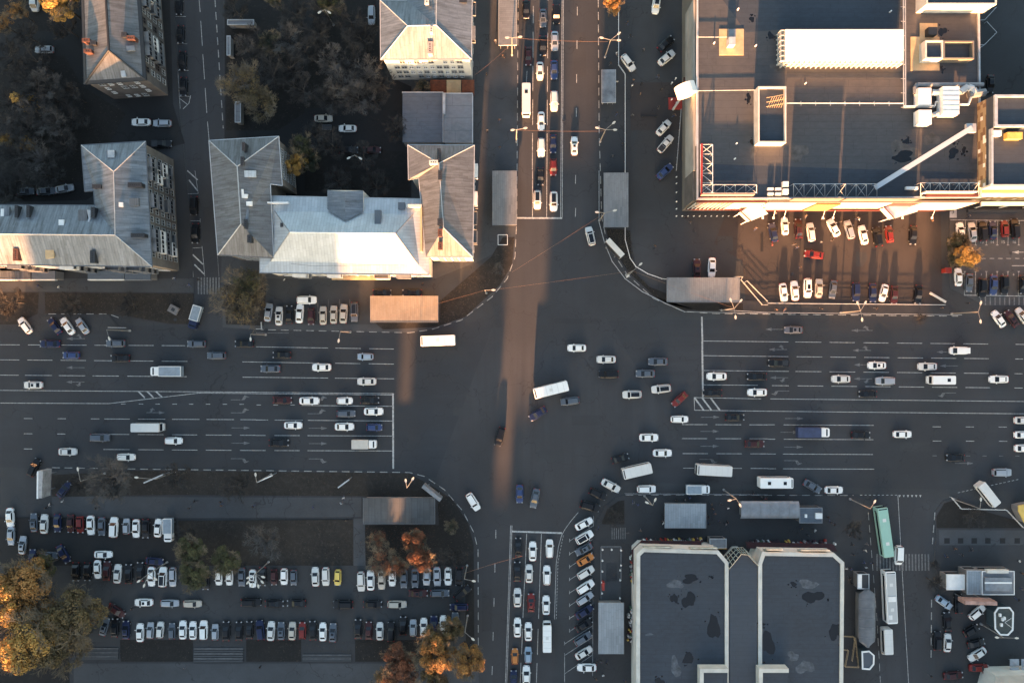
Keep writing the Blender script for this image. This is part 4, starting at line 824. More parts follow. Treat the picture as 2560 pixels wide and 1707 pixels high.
# two white box canopies over the mall doors
for lab, q, c in (('tilted white entrance canopy at left end of the mall front', ((2095, 372), (2250, 285), (2352, 395), (2190, 462)), 2), ('tilted white entrance canopy in middle of the mall front', ((1062, 335), (1262, 268), (1378, 372), (1158, 440)), 3)):
    w = [P(*T(c, 1, *p), 8.0) for p in q]; cc = sum(w, Vector()) / 4; k = thing('entrance_canopy', lab, 'canopy', (cc.x, cc.y, 0))
    wv = list(reversed(w)) if sum(w[i].x * w[(i + 1) % 4].y - w[(i + 1) % 4].x * w[i].y for i in range(4)) < 0 else w
    part('roof_panel', MB().hexa([p - Vector((0, 0, .25)) for p in wv], wv), WHITE, k)
    wl = MB(); wl.hexa([p - Vector((0, 0, 2.6)) for p in inset_poly(wv, .15)], [p - Vector((0, 0, .26)) for p in inset_poly(wv, .15)]); part('fascia', wl, WHITEF, k)
    part('frame', MB().tube(w[0] + Vector((0, 0, .1)), w[3] + Vector((0, 0, .1)), .12, n=4).tube(w[0] + Vector((0, 0, .1)), w[1] + Vector((0, 0, .1)), .12, n=4), W_RED, k)
    for p in inset_poly(wv, .4)[:4]:
        if p.y < fy - 1: part('post', MB().tube((p.x, p.y, 0), (p.x, p.y, 5.3), .12, n=8), WHITE, k)
# west wall fascia and round sign
wx = W['sw'].x
for y0, y1, m, z0, z1 in ((-20, 1560, mat('west_fascia', (.34, .32, .28), .6, var=.3, scale=.2), 6.0, 14.3),):
    a, q = P(*T(2, 0, 1692, y0), H), P(*T(2, 0, 1692, 1560), H); part('facade_panel', MB().box(wx - .5, q.y, z0, wx - .04, a.y, z1), m, mall)
part('facade_panel', MB().box(wx - .48, fy, 5.0, wx - .05, P(*T(2, 0, 1692, 1560), H).y - .01, 13.9), W_BRN, mall)
w = P(*T(2, 0, 1600, 830), 14.5); k = thing('round_sign', 'large white round sign projecting from the mall west wall', 'sign', (w.x, w.y, 0))
sg = MB(); sg.tube((w.x + .3, w.y - 1.2, 14.5), (w.x - .5, w.y + 1.2, 14.5), 2.4, n=24); part('disc', sg, mat('white_sign', (.78, .76, .68), .6), k); part('bracket', MB().box(w.x, w.y - .3, 13.0, wx - .06, w.y + .3, 13.5), WHITE, k); part('post', MB().tube((w.x, w.y, 0), (w.x, w.y, 12.2), .3, n=10), LGREYM, k)
w = P(*T(2, 0, 1500, 950)); k = thing('terrace_platform', 'red entrance platform with slim posts beside the mall west door', 'platform', (w.x, w.y, 0))
a, q = P(*T(2, 0, 1435, 900)), P(*T(2, 0, 1590, 1008)); part('deck', MB().box(a.x, a.y, .02, q.x, q.y, .3), RED, k); a, q = P(*T(2, 0, 1575, 712), 5), P(*T(2, 0, 1690, 800), 5); part('canopy', MB().box(a.x, a.y, 4.7, q.x, q.y, 5), BRICK, k)
for x, y in ((1470, 760), (1468, 912), (1510, 945), (1505, 720)): w = P(*T(2, 0, x, y), 1.2); part('post', MB().tube((w.x, w.y, .02), (w.x, w.y, 1.3), .1, n=8).tube((w.x, w.y, 1.3), (w.x, w.y, 1.55), .22, .1, n=8), WHITE, k)
# taller building with mosaic wall
h2 = 21.5; V = dict(nw=(*T(3, 0, 2085, 870), h2), sw=(*T(3, 1, 2088, 112), h2), se=(*T(3, 1, 3600, 112), h2), ne=(*T(3, 0, 3600, 870), h2)); w = {k: P(*v) for k, v in V.items()}
k = thing('tower_building', 'taller flat-roofed building with tan mosaic wall at right edge', 'building', ((w['nw'].x + w['se'].x) / 2, (w['nw'].y + w['se'].y) / 2, 0))
cy = P(*T(3, 0, 2090, 1165), h2).y
part('wall', MB().box(w['nw'].x, w['sw'].y, 0, w['se'].x, w['nw'].y, h2 - 3.2), mat('mosaic_wall', (.30, .22, .12), .8, kind='mosaic', col2=(.17, .10, .05)), k, uv=True)
part('roof', MB().box(w['nw'].x, cy, h2 - 3.195, w['se'].x, w['nw'].y, h2 - .5), R_TAR, k, uv=True)
part('roof', MB().box(w['nw'].x, w['sw'].y, h2 - 3.194, w['se'].x, cy - .01, h2 - 2.2), R_TAR, k, uv=True)
b = MB(); x0, x1, y1, y0 = w['nw'].x, w['se'].x, w['nw'].y, cy; b.box(x0 - .05, y0, h2 - .499, x1, y0 + .5, h2); b.box(x0 - .05, y1 - .5, h2 - .499, x1, y1, h2); b.box(x0 - .05, y0 + .502, h2 - .499, x0 + .6, y1 - .502, h2 - .003); b.box(x0 - .05, w['sw'].y, h2 - 2.19, x0 + .4, cy - .02, h2 - 1.2); part('parapet', b, LGREYM, k)
for y0_, y1_, z0, z1, m in ((0, 0, 17.5, 21.5, WHITEF), (0, 0, 14, 16.8, CREAM), (0, 0, 9, 13, WHITEF)): part('facade_panel', MB().box(w['nw'].x - .1, w['sw'].y - .5, z0 - 1, w['se'].x, w['sw'].y - .02, z1 - 1.5), m, k)
a, q = P(*T(3, 0, 2220, 1205), h2), P(*T(3, 0, 2360, 1265), h2); part('roof_lamp', MB().box(a.x, q.y, h2 - 2.19, q.x, a.y, h2 - .8), YEL, k); a, q = P(*T(3, 0, 2100, 1185), h2), P(*T(3, 0, 2172, 1235), h2); part('air_handler', MB().box(a.x, q.y, h2 - 2.19, q.x, a.y, h2 - 1), WHITE, k)
k = thing('covered_walkway', 'long white-edged canopy under the mosaic building front at right', 'canopy', (112, 33, 0))
a, q = P(*T(3, 1, 1960, 285), 6), P(*T(3, 1, 3600, 318), 6); part('roof', MB().box(a.x, a.y, 5.6, q.x, q.y, 6), WHITE, k); part('deck', MB().box(a.x, q.y - .01, .02, q.x, P(*T(3, 1, 0, 385)).y, .5), PAVE, k)
for i in range(6): part('post', MB().tube((a.x + 2 + i * 6, q.y + .4, 0), (a.x + 2 + i * 6, q.y + .4, 5.6), .15, n=8), WHITE, k)
# lattice fence east of mall roof
k = thing('railing', 'zigzag white railing in the dark yard at upper right corner', 'railing', (110, 78, 0)); b = MB()
for a_, c_ in (((2095, 70), (1990, 185)), ((1990, 185), (1930, 188)), ((2008, 200), (2100, 300)), ((2100, 300), (1985, 415)), ((1985, 415), (1935, 412)), ((1985, 415), (1940, 445))): b.tube(P(*T(3, 0, *a_), 1), P(*T(3, 0, *c_), 1), .09, n=4); p = P(*T(3, 0, *a_), 1); b.tube(p, (p.x, p.y, 0), .06, n=4)
part('rail', b, LGREYM, k)

# ---- market hall (south-east)
h = 8.0
def octo(c_r_pts): return [P(*T(*p), h) for p in c_r_pts]
mk_label = ('left half of the white-edged dark-roofed market hall at lower right', 'right half of the white-edged dark-roofed market hall at lower right')
polyA = [(2, 3, 1160, 395), (2, 3, 1215, 340), (2, 3, 1195, 398)]
A_ = [(2, 3, 1140, 1900), (2, 3, 1143, 385), (2, 3, 1200, 330), (2, 3, 1895, 350), (2, 3, 1990, 460), (2, 3, 1990, 1900)]
B_ = [(2, 3, 2262, 1900), (2, 3, 2262, 470), (2, 3, 2300, 360), (3, 3, -20, 365), (3, 3, 610, 375), (3, 3, 702, 460), (3, 3, 690, 1900)]
for lab, Q in zip(mk_label, (A_, B_)):
    wp = [P(*T(*p), h) for p in Q]; c = sum(wp, Vector()) / len(wp); t = thing('market_hall', lab, 'market hall', (c.x, c.y, 0))
    op = inset_poly(wp, .05); part('wall', MB().hexa([(p.x, p.y, 0) for p in op], [(p.x, p.y, h - .8) for p in op], bottom=False), W_CRM, t)
    ip = inset_poly(wp, .9); part('roof', MB().hexa([(p.x, p.y, h - .79) for p in ip], [(p.x, p.y, h - .35) for p in ip]), R_TAR, t, uv=True)
    b = MB(); w0 = inset_poly(wp, 0)
    for i in range(len(w0)):
        j = (i + 1) % len(w0); b.hexa([Vector((q.x, q.y, h - .79)) for q in (w0[i], w0[j], ip[j], ip[i])], [Vector((q.x, q.y, z)) for q, z in ((w0[i], h - .1), (w0[j], h - .1), (ip[j], h), (ip[i], h))])
    part('parapet', b, WHITEF, t)
    if Q is A_:
        bl = ((1635, 610, 70, 38), (1488, 790, 30, 46), (1625, 805, 55, 68), (1850, 1050, 45, 125), (1618, 1340, 55, 42), (1352, 1550, 40, 30), (1825, 590, 18, 10)); st = ((1500, 660, 60, 45), (1500, 1420, 40, 90), (1260, 1120, 30, 12))
        for i, q in enumerate(bl): blob(2, 3, *q, h - .34, STREAK, t, 'puddle', 70 + i)
        for i, q in enumerate(st): blob(2, 3, *q, h - .342, PALEST, t, 'salt_stain', 80 + i)
    else:
        for i, q in enumerate(((410, 775, 85, 55), (620, 1090, 55, 75), (0, 1200, 50, 110), (-60, 1030, 30, 16), (235, 660, 26, 22))): blob(3, 3, *q, h - .34, STREAK, t, 'puddle', 90 + i)
        for i, q in enumerate(((370, 660, 70, 45), (340, 1420, 70, 60), (230, 1320, 50, 40))): blob(3, 3, *q, h - .342, PALEST, t, 'salt_stain', 99 + i)
    for c_, x0, y0, x1, y1, zz in (((2, 1215, 318, 1480, 348, 1), (2, 1645, 325, 1890, 355, 1)) if Q is A_ else ((3, -10, 340, 140, 372, 1), (3, 305, 346, 570, 378, 1))):
        a, q = P(*T(c_, 3, x0, y0), h + .6), P(*T(c_, 3, x1, y1), h + .6); b = MB(); b.hexa([(a.x, q.y, h - 2.2), (q.x, q.y, h - 2.2), (q.x, q.y + .3, h - 2.2), (a.x, q.y + .3, h - 2.2)], [(a.x, a.y - .3, h + .5), (q.x, a.y - .3, h + .5), (q.x, a.y, h + .5), (a.x, a.y, h + .5)])
        part('sign_board', b, mat('faded_sign_' + str(c_), (.45, .44, .36), .6, var=.5, scale=.8), t)
    # maroon awning and stalls round the foot
    # inner white blocks at the bottom
    if Q is A_: a, q = P(*T(2, 3, 1725, 1436), h + 2.2), P(*T(2, 3, 1985, 1900), h + 2.2)
    else: a, q = P(*T(2, 3, 2268, 1436), h + 2.2), P(*T(3, 3, 190, 1900), h + 2.2)
    part('roof_block', MB().box(a.x, q.y, h - .34, q.x, a.y, h + 1.6, 0, 1), [WHITEF, R_TAR], t, uv=True); b = MB(); b.box(a.x - .02, a.y - .9, h + 1.604, q.x + .02, a.y + .02, h + 2.2); b.box(a.x - .02, q.y, h + 1.604, a.x + .9, a.y - .903, h + 2.196); part('parapet', b, WHITEF, t)
k = thing('gallery', 'glass-fronted gallery between the two market hall halves', 'building', P(*T(2, 3, 2130, 900)))
gp = [P(*T(2, 3, x, y), h + .5) for x, y in ((2004, 1900), (2004, 515), (2105, 395), (2165, 395), (2258, 500), (2258, 1900))]
part('roof', MB().prism([(p.x, p.y) for p in gp], h - .6, h - .2, 0), R_FLATB if False else mat('gallery_roof', (.032, .043, .058), .7, kind='sheet', scale=1.0, col2=(.036, .046, .06)), k, uv=True)
part('wall', MB().prism([(p.x, p.y) for p in inset_poly(gp, .1)], 0, h - .61, 0), W_CRM, k)
b = MB(); fr = [P(*T(2, 3, x, y), h + .6) for x, y in ((1995, 520), (2105, 385), (2170, 392), (2268, 500))]; fo = [P(*T(2, 3, x, y), h - 2.5) for x, y in ((1945, 405), (2030, 325), (2120, 322), (2200, 400))]
for i in range(3):
    for j in range(5): s, e = fr[i].lerp(fr[i + 1], j / 4), fo[i].lerp(fo[i + 1], j / 4); b.tube(s, e, .07, n=4)
    for j in range(4): b.tube(fr[i].lerp(fo[i], j / 3), fr[i + 1].lerp(fo[i + 1], j / 3), .08, n=4)
part('glazing_frame', b, mat('pale_green_frame', (.38, .40, .33), .5), k); b = MB()
for i in range(3): b.poly([fr[i] - Vector((0, 0, .12)), fo[i] - Vector((0, 0, .12)), fo[i + 1] - Vector((0, 0, .12)), fr[i + 1] - Vector((0, 0, .12))])
part('glazing', b, GLASS, k)
k = thing('awning', 'long maroon awning in front of the left market hall half', 'awning', P(*T(2, 3, 1450, 285)))
def aw(pts, z0=2.9, z1=3.4):
    w = [P(*T(*p), z1) for p in pts]; b = MB().prism([(p.x, p.y) for p in w], z0, z1); return b
part('canvas', aw(((2, 3, 1190, 262), (2, 3, 1740, 268), (2, 3, 1740, 315), (2, 3, 1215, 315), (2, 3, 1140, 380), (2, 3, 1140, 660), (2, 3, 1112, 660), (2, 3, 1100, 350))), MAROON, k)
for i in range(9): a = P(*T(2, 3, 1200 + i * 65, 262), 2.5); part('post', MB().tube((a.x, a.y, 0), (a.x, a.y, 2.9), .05, n=5), DARKM, k)
k = thing('awning', 'long maroon awning in front of the right market hall half', 'awning', P(*T(3, 3, 250, 310)))
part('canvas', aw(((2, 3, 2150, 275), (3, 3, 600, 295), (3, 3, 640, 360), (3, 3, 0, 335), (2, 3, 2160, 330))), MAROON, k)
for i in range(9): a = P(*T(3, 3, -150 + i * 85, 285), 2.5); part('post', MB().tube((a.x, a.y, 0), (a.x, a.y, 2.9), .05, n=5), DARKM, k)
# market goods under the awnings
rd = random.Random(5); gd = MB(); mats_g = [WHITE, RED, mat('goods_grey', (.25, .25, .26), .7), mat('goods_dark', (.04, .02, .03), .8), YEL, mat('goods_green', (.06, .12, .08), .7)]
spots = []
for i in range(150):
    q = rd.random()
    if q < .35: c_, x, y = 2, rd.uniform(1190, 1740), rd.uniform(238, 262)
    elif q < .6: c_, x, y = 3, rd.uniform(-180, 600), rd.uniform(255, 285)
    elif q < .8: c_, x, y = 2, rd.uniform(1085, 1110), rd.uniform(380, 640)
    else: c_, x, y = 2, rd.uniform(1060, 1105), rd.uniform(860, 1180)
    spots.append((c_, x, y))
for i, (c_, x, y) in enumerate(spots):
    a = P(*T(c_, 3, x, y)); gd.obox((a.x, a.y), rd.uniform(.3, .7), rd.uniform(.3, .6), .12, rd.uniform(.6, 1.5), rd.uniform(0, 3), rd.choice((0, 0, 1, 2, 3, 3, 3, 4, 5)))
o = link('market_goods', gd.mesh('market_goods', mats_g)); tag(o, 'jumble of small market goods piled along the market hall edges', 'goods', kind='stuff')

# ------------------------------------------------------------------ pavilions, shelters, kiosks
CORR = mat('corrugated_grey', (.20, .205, .205), .6, .2, kind='seam', scale=.5, var=.5, col2=(.13, .13, .128))
CORRD = mat('corrugated_dark', (.085, .087, .088), .65, .1, kind='seam', scale=1.5, var=.7, col2=(.045, .045, .045))
CORRT = mat('corrugated_tan', (.21, .18, .145), .7, kind='seam', scale=.5, var=.6, col2=(.17, .125, .08))
CORRL = mat('corrugated_pale', (.27, .30, .32), .55, .2, kind='seam', scale=.6, var=.5, col2=(.2, .22, .235))
def canopy(label, c0, p0, c1, p1, m, hh=3.2, nm='subway_canopy', posts=True, wallm=None, cat='canopy', fascia=None, ns=False):
    a, b_ = P(*T(*c0, *p0), hh), P(*T(*c1, *p1), hh); k = thing(nm, label, cat, ((a.x + b_.x) / 2, (a.y + b_.y) / 2, 0))
    x0, x1, y0, y1 = min(a.x, b_.x), max(a.x, b_.x), min(a.y, b_.y), max(a.y, b_.y); cx, cy = (x0 + x1) / 2, (y0 + y1) / 2
    b = MB()
    if x1 - x0 > y1 - y0: b.hexa([(x0, y0, hh - .2), (x1, y0, hh - .2), (x1, y1, hh - .2), (x0, y1, hh - .2)], [(x0, y0, hh - .12), (x1, y0, hh - .12), (x1, y1, hh + .1), (x0, y1, hh + .1)])
    else: b.hexa([(x0, y0, hh - .2), (x1, y0, hh - .2), (x1, y1, hh - .2), (x0, y1, hh - .2)], [(x0, y0, hh - .12), (x1, y0, hh + .1), (x1, y1, hh + .1), (x0, y1, hh - .12)])
    part('roof', b, m, k, uv=True)
    if ns:
        pass
    f = MB(); f.box(x0 - .08, y0 - .08, hh - .28, x1 + .08, y0 - .005, hh - .05); f.box(x0 - .08, y0, hh - .28, x0 - .005, y1, hh - .06); f.box(x1 + .005, y0, hh - .28, x1 + .08, y1, hh + .12); part('fascia', f, fascia or GREYM, k)
    if wallm: part('wall', MB().box(x0 + .4, y0 + .4, .1, x1 - .4, y1 - .4, hh - .22), wallm, k)
    else:
        for sx in (x0 + .4, cx, x1 - .4):
            for sy in (y0 + .4, y1 - .4): part('post', MB().tube((sx, sy, 0), (sx, sy, hh - .2), .09, n=6), GREYM, k)
    return k, (x0, x1, y0, y1)
canopy('long grey corrugated canopy left of the upper street stop line', (2, 1), (-178, 0), (2, 1), (42, 497), CORR, wallm=W_GRY)
canopy('long grey corrugated canopy right of the upper street stop line', (2, 1), (845, 18), (2, 1), (1065, 515), CORR, wallm=W_GRY)
canopy('wide grey corrugated canopy below the red and white parked cars', (2, 1), (1425, 980), (2, 1), (2088, 1203), CORR, wallm=W_GRY)
canopy('tan sunlit corrugated canopy beside the curved grass verge', (1, 1), (1050, 1148), (1, 1), (1670, 1388), CORRT, wallm=W_GRY)
canopy('wide dark panelled canopy above the red autumn trees', (1, 2), (985, 1432), (1, 3), (1640, 105), CORRD, wallm=W_GRY)
canopy('square grey-blue shelter roof left of the barrel roof by the bus stop', (2, 2), (1405, 1485), (2, 3), (1780, 145), CORRL, wallm=W_GRY)
canopy('tall grey-blue canopy between the slanted parking and the market hall', (2, 3), (795, 830), (2, 3), (1025, 1298), CORRL, wallm=W_GRY)
canopy('sunlit tram shelter with dark lower roof at the top of the street', (1, 0), (2230, -200), (2, 0), (40, 415), CORR, 3.6, 'bus_shelter', fascia=WHITEF)
canopy('glass-roofed bus shelter with pale side rails beside the upper street', (2, 0), (826, 640), (2, 0), (950, 942), mat('shelter_glass', (.16, .18, .2), .2, var=.6, scale=.3), 2.8, 'bus_shelter', fascia=LGREYM)
def barrel(label, c0, p0, c1, p1, m, hh, along, cap=.0, nm='barrel_roof_shelter', wallm=None):
    a, b_ = P(*T(*c0, *p0), hh), P(*T(*c1, *p1), hh); x0, x1, y0, y1 = min(a.x, b_.x), max(a.x, b_.x), min(a.y, b_.y), max(a.y, b_.y)
    k = thing(nm, label, 'shelter', ((x0 + x1) / 2, (y0 + y1) / 2, 0)); b = MB(); n = 10; segs = 12
    for s in range(segs):
        for i in range(n):
            q = []
            for (ss, ii) in ((s, i), (s, i + 1), (s + 1, i + 1), (s + 1, i)):
                u = ss / segs; v = -1 + 2 * ii / n; z = hh - .9 + math.sqrt(max(0, 1 - v * v * .92)) * .9
                sh = 1.0
                if cap: e = min(u, 1 - u) * segs / 1.6; sh = 1.0 if e >= 1 else math.sqrt(max(.04, 1 - (1 - e) ** 2))
                if along == 'x': q.append((x0 + (x1 - x0) * u, (y0 + y1) / 2 + v * sh * (y1 - y0) / 2, z))
                else: q.append(((x0 + x1) / 2 - v * sh * (x1 - x0) / 2, y0 + (y1 - y0) * u, z))
            b.poly(q)
    part('roof', b, m, k)
    rb_ = MB()
    for s in range(0, segs + 1, 2):
        pr_ = None
        for i in range(n + 1):
            u = s / segs; v = -1 + 2 * i / n; z = hh - .87 + math.sqrt(max(0, 1 - v * v * .92)) * .9; sh = 1.0
            if cap and s in (0, segs): sh = .25
            p = (x0 + (x1 - x0) * u, (y0 + y1) / 2 + v * sh * (y1 - y0) / 2, z) if along == 'x' else ((x0 + x1) / 2 + v * sh * (x1 - x0) / 2, y0 + (y1 - y0) * u, z)
            if pr_: rb_.tube(pr_, p, .045, n=4)
            pr_ = p
    part('rib', rb_, GREYM, k)
    part('wall', MB().box(x0 + .5, y0 + (1.5 if cap else .5), .1, x1 - .5, y1 - (1.5 if cap else .5), hh - .95), wallm or W_GRY, k)
    return k
BARL = mat('barrel_sheet', (.22, .235, .25), .5, .2, var=.3, scale=.5); BARD = mat('barrel_plastic', (.12, .128, .138), .4, var=.3, scale=.4)
barrel('long barrel-roofed grey shelter above the right market awning', (2, 2), (2105, 1468), (3, 3), (290, 62), BARL, 3.6, 'x')
barrel('long round-ended plastic barrel roof beside the buses', (3, 3), (842, 712), (3, 3), (998, 1240), BARD, 3.6, 'y', .1)
def kiosk(label, c, r, x0, y0, x1, y1, hh, roofm, wallm=None, nm='kiosk', rim=WHITE, extra=None, low=False):
    a, b_ = P(*T(c, r, x0, y0), hh), P(*T(c, r, x1, y1), hh); X0, X1, Y0, Y1 = min(a.x, b_.x), max(a.x, b_.x), min(a.y, b_.y), max(a.y, b_.y)
    k = thing(nm, label, 'kiosk', ((X0 + X1) / 2, (Y0 + Y1) / 2, 0)); part('wall', MB().box(X0 + .12, Y0 + .12, .1, X1 - .12, Y1 - .12, hh - .35), wallm or W_GRY, k)
    part('roof', MB().box(X0, Y0, hh - .345, X1, Y1, hh - .15), roofm, k, uv=True); b = MB(); e = .16
    b.box(X0 - .02, Y0 - .02, hh - .147, X1 + .02, Y0 + e, hh); b.box(X0 - .02, Y1 - e, hh - .147, X1 + .02, Y1 + .02, hh); b.box(X0 - .02, Y0 + e + .002, hh - .147, X0 + e, Y1 - e - .002, hh - .003); b.box(X1 - e, Y0 + e + .002, hh - .147, X1 + .02, Y1 - e - .002, hh - .003)
    part('rim', b, rim, k)
    part('shop_window', MB().box(X0 + .5, Y1 - .115, 1.1, X1 - .5, Y1 - .06, 2.2), GLASS, k); part('door', MB().box(X0 + .4, Y0 + .06, .1, X0 + 1.2, Y0 + .115, 2.1), GREYM, k)
    return k
k = kiosk('blue-grey kiosk with white roof boxes right of the barrel shelter', 3, 3, 290, -42, 500, 100, 3.2, R_FLATB, rim=GREYM)
rbx = lambda *q: rbox(k, 'air_unit', *q, WHITE); rbx(3, 3, 440, 10, 500, 60, 3.06, 3.7); rbx(3, 3, 340, 20, 360, 50, 3.06, 3.4)
k = kiosk('small kiosk with half white half open roof beside the buses', 3, 3, 822, 566, 930, 704, 2.9, DARKM, rim=LGREYM); rbox(k, 'roof_panel', 3, 3, 826, 572, 862, 700, 2.76, 2.82, WHITE)
k = kiosk('small grey market kiosk with orange counter between the awnings', 2, 3, 1815, 243, 1970, 330, 3.2, GREYM, rim=LGREYM); rbox(k, 'counter', 2, 3, 1895, 320, 1970, 338, .8, 2.4, YEL)
k = kiosk('white crinkled kiosk at left end of the trio beyond the crossing', 3, 3, 1640, 572, 1808, 712, 3.4, WHITE, rim=WHITE)
k = kiosk('pale blue sheet-roofed kiosk in the middle of the trio', 3, 3, 1828, 535, 1960, 755, 4.2, CORRL, rim=LGREYM)
k = kiosk('glazed barrel kiosk with white frame at right end of the trio', 3, 3, 1966, 540, 2264, 758, 4.4, R_FLATG, rim=WHITE)
for i in range(6): pass
rbox(k, 'lantern', 3, 3, 1995, 600, 2238, 722, 4.26, 4.9, BARL); rbox(k, 'lantern_ridge', 3, 3, 1990, 640, 2240, 655, 4.905, 5.0, WHITE); rbox(k, 'sign_board', 3, 3, 2015, 530, 2210, 560, 3.8, 5.0, WHITEF)
def octk(label, c, r, pts, hh, m, rim):
    w = [P(*T(c, r, *p), hh) for p in pts]; cc = sum(w, Vector()) / len(w); k = thing('octagonal_kiosk', label, 'kiosk', (cc.x, cc.y, 0)); w = inset_poly(w, 0)
    part('wall', MB().hexa([(p.x, p.y, .1) for p in inset_poly(w, .15)], [(p.x, p.y, hh - .3) for p in inset_poly(w, .15)]), mat('kiosk_glass', (.05, .07, .08), .2), k)
    part('roof', MB().hexa([(p.x, p.y, hh - .295) for p in w], [(p.x, p.y, hh - .1) for p in w]), m, k); ip = inset_poly(w, .35); b = MB()
    for i in range(len(w)): j = (i + 1) % len(w); b.hexa([Vector((q.x, q.y, hh - .097)) for q in (w[i], w[j], ip[j], ip[i])], [Vector((q.x, q.y, hh + .1)) for q in (w[i], w[j], ip[j], ip[i])])
    part('rim', b, rim, k); return k
k = octk('octagonal kiosk with cluttered green-grey roof at right edge', 3, 3, ((2110, 870), (2220, 868), (2256, 915), (2252, 1080), (2205, 1130), (2130, 1128), (2080, 1070), (2075, 920)), 3.6, mat('mossy_roof', (.055, .065, .060), .8, var=.4, scale=.7), WHITE)
for x, y in ((2135, 945), (2160, 985), (2148, 1035), (2175, 975)): rbox(k, 'air_unit', 3, 3, x - 9, y - 14, x + 9, y + 14, 3.5, 4.0, WHITE)
for q in (((2175, 1010), (2235, 970)), ((2175, 1010), (2240, 1060))): part('brace', MB().tube(P(*T(3, 3, *q[0]), 3.65), P(*T(3, 3, *q[1]), 3.65), .05, n=4), WHITE, k)
octk('small blue-roofed kiosk with cut corners below the plastic barrel roof', 3, 3, ((858, 1275), (930, 1268), (978, 1310), (975, 1395), (935, 1445), (862, 1440)), 3.2, R_FLATB, WHITE)
k = thing('yellow_roofed_stall', 'yellow-roofed stall cut by the right edge beside the dark bed', 'stall', P(*T(3, 3, 2400, 0)))
w = [P(*T(3, 3, x, y), 3.2) for x, y in ((2300, -60), (2300, -10), (2360, 110), (2600, 110), (2600, -120))]; part('roof', MB().prism([(p.x, p.y) for p in w], 2.9, 3.2), YEL, k); part('wall', MB().prism([(p.x, p.y) for p in inset_poly(w, .3)], 0, 2.89), W_GRY, k)
k = thing('umbrella_tables', 'four grey square market umbrellas at lower right edge', 'umbrellas', P(*T(3, 3, 2300, 1420)))
for x in (2270, 2375):
    for y in (1385, 1462):
        w = P(*T(3, 3, x, y), 2.6); b = MB(); q = [(w.x - 1.15, w.y - .95, 2.3), (w.x + 1.15, w.y - .95, 2.3), (w.x + 1.15, w.y + .95, 2.3), (w.x - 1.15, w.y + .95, 2.3)]
        for i in range(4): b.poly([q[i], q[(i + 1) % 4], (w.x, w.y, 2.75)])
        o = part('canopy', b, mat('umbrella_cloth', (.33, .34, .36), .8, var=.2), k); part('pole', MB().tube((w.x, w.y, .02), (w.x, w.y, 2.3), .05, n=6), GREYM, k)
k = thing('pyramid_roof_house', 'cream pyramid roof cut off at the lower right corner', 'building', P(*T(3, 3, 2250, 1600)))
w = [P(*T(3, 3, x, y), 6) for x, y in ((2095, 1500), (2500, 1490), (2500, 2000), (1960, 2000))]; part('wall', MB().prism([(p.x, p.y) for p in inset_poly(w, .3)], 0, 5.9), W_CRM, k)
ap = P(*T(3, 3, 2300, 1680), 10); b = MB(); wv = inset_poly(w, 0)
for i in range(4): b.poly([wv[i], wv[(i + 1) % 4], ap])
part('roof', b, mat('cream_roof', (.40, .36, .30), .6, var=.2, scale=.4), k)
# subway stair pit
k = thing('subway_stair', 'fenced stair pit with white bollard posts left of the market hall', 'stairs', P(*T(2, 3, 915, 550)))
a, q = P(*T(2, 3, 822, 325)), P(*T(2, 3, 1000, 800)); part('floor', MB().box(a.x, q.y, .125, q.x, a.y, .16), PAVE, k)
for i in range(12): a = P(*T(2, 3, 865, 465 + i * 14)); q = P(*T(2, 3, 962, 474 + i * 14)); part('step', MB().box(a.x, q.y, .165, q.x, a.y, .2 + .01 * i), DARKM, k)
b = MB(); rp = [P(*T(2, 3, x, y), 1.1) for x, y in ((818, 800), (818, 318), (1002, 318), (1002, 620))]
for u, v in zip(rp, rp[1:]): b.tube(u, v, .05, n=4); b.tube(u - Vector((0, 0, .5)), v - Vector((0, 0, .5)), .04, n=4)
part('railing', b, GREYM, k)
for x, y in ((826, 332), (910, 332), (995, 338), (826, 432), (824, 530), (822, 630), (822, 730), (995, 475), (988, 520), (988, 610), (985, 775)): w = P(*T(2, 3, x, y)); part('lamp_ball', MB().tube((w.x, w.y, .1), (w.x, w.y, 1.2), .07, n=6).tube((w.x, w.y, 1.2), (w.x, w.y, 1.5), .26, .12, n=8), WHITE, k)
a, q = P(*T(2, 3, 828, 645), 2), P(*T(2, 3, 850, 718), 2); part('banner', MB().box(a.x, q.y, .2, q.x, a.y, 2), RED, k)

# ------------------------------------------------------------------ vehicles
COL = {'W': ('white', (.78, .79, .76), .3, 0), 'S': ('silver', (.36, .39, .42), .3, .4), 'G': ('grey', (.10, .12, .145), .32, .3), 'K': ('black', (.006, .0065, .008), .28, 0), 'B': ('blue', (.035, .06, .15), .3, .2), 'N': ('navy', (.014, .022, .06), .3, .2),
       'R': ('red', (.16, .018, .015), .32, 0), 'M': ('maroon', (.042, .011, .012), .32, 0), 'O': ('orange', (.46, .17, .04), .35, 0), 'Y': ('yellow', (.66, .50, .12), .35, 0), 'T': ('beige', (.48, .44, .37), .32, .1), 'L': ('light blue', (.28, .37, .46), .3, .2), 'V': ('white', (.60, .60, .57), .38, 0), 'A': ('mint green', (.27, .46, .385), .4, 0)}
def cpaint(k):
    n, c, r_, m_ = COL[k]; return mat('car_paint_' + n.replace(' ', '_') + ('_dusty' if k == 'V' else ''), c, r_, m_, var=.05, scale=.8, spec=.4)
HEAD = mat('headlight', (.30, .31, .32), .25); TAIL = mat('tail_light', (.25, .01, .01), .3); PLASTIC = mat('black_plastic', (.02, .02, .022), .6)
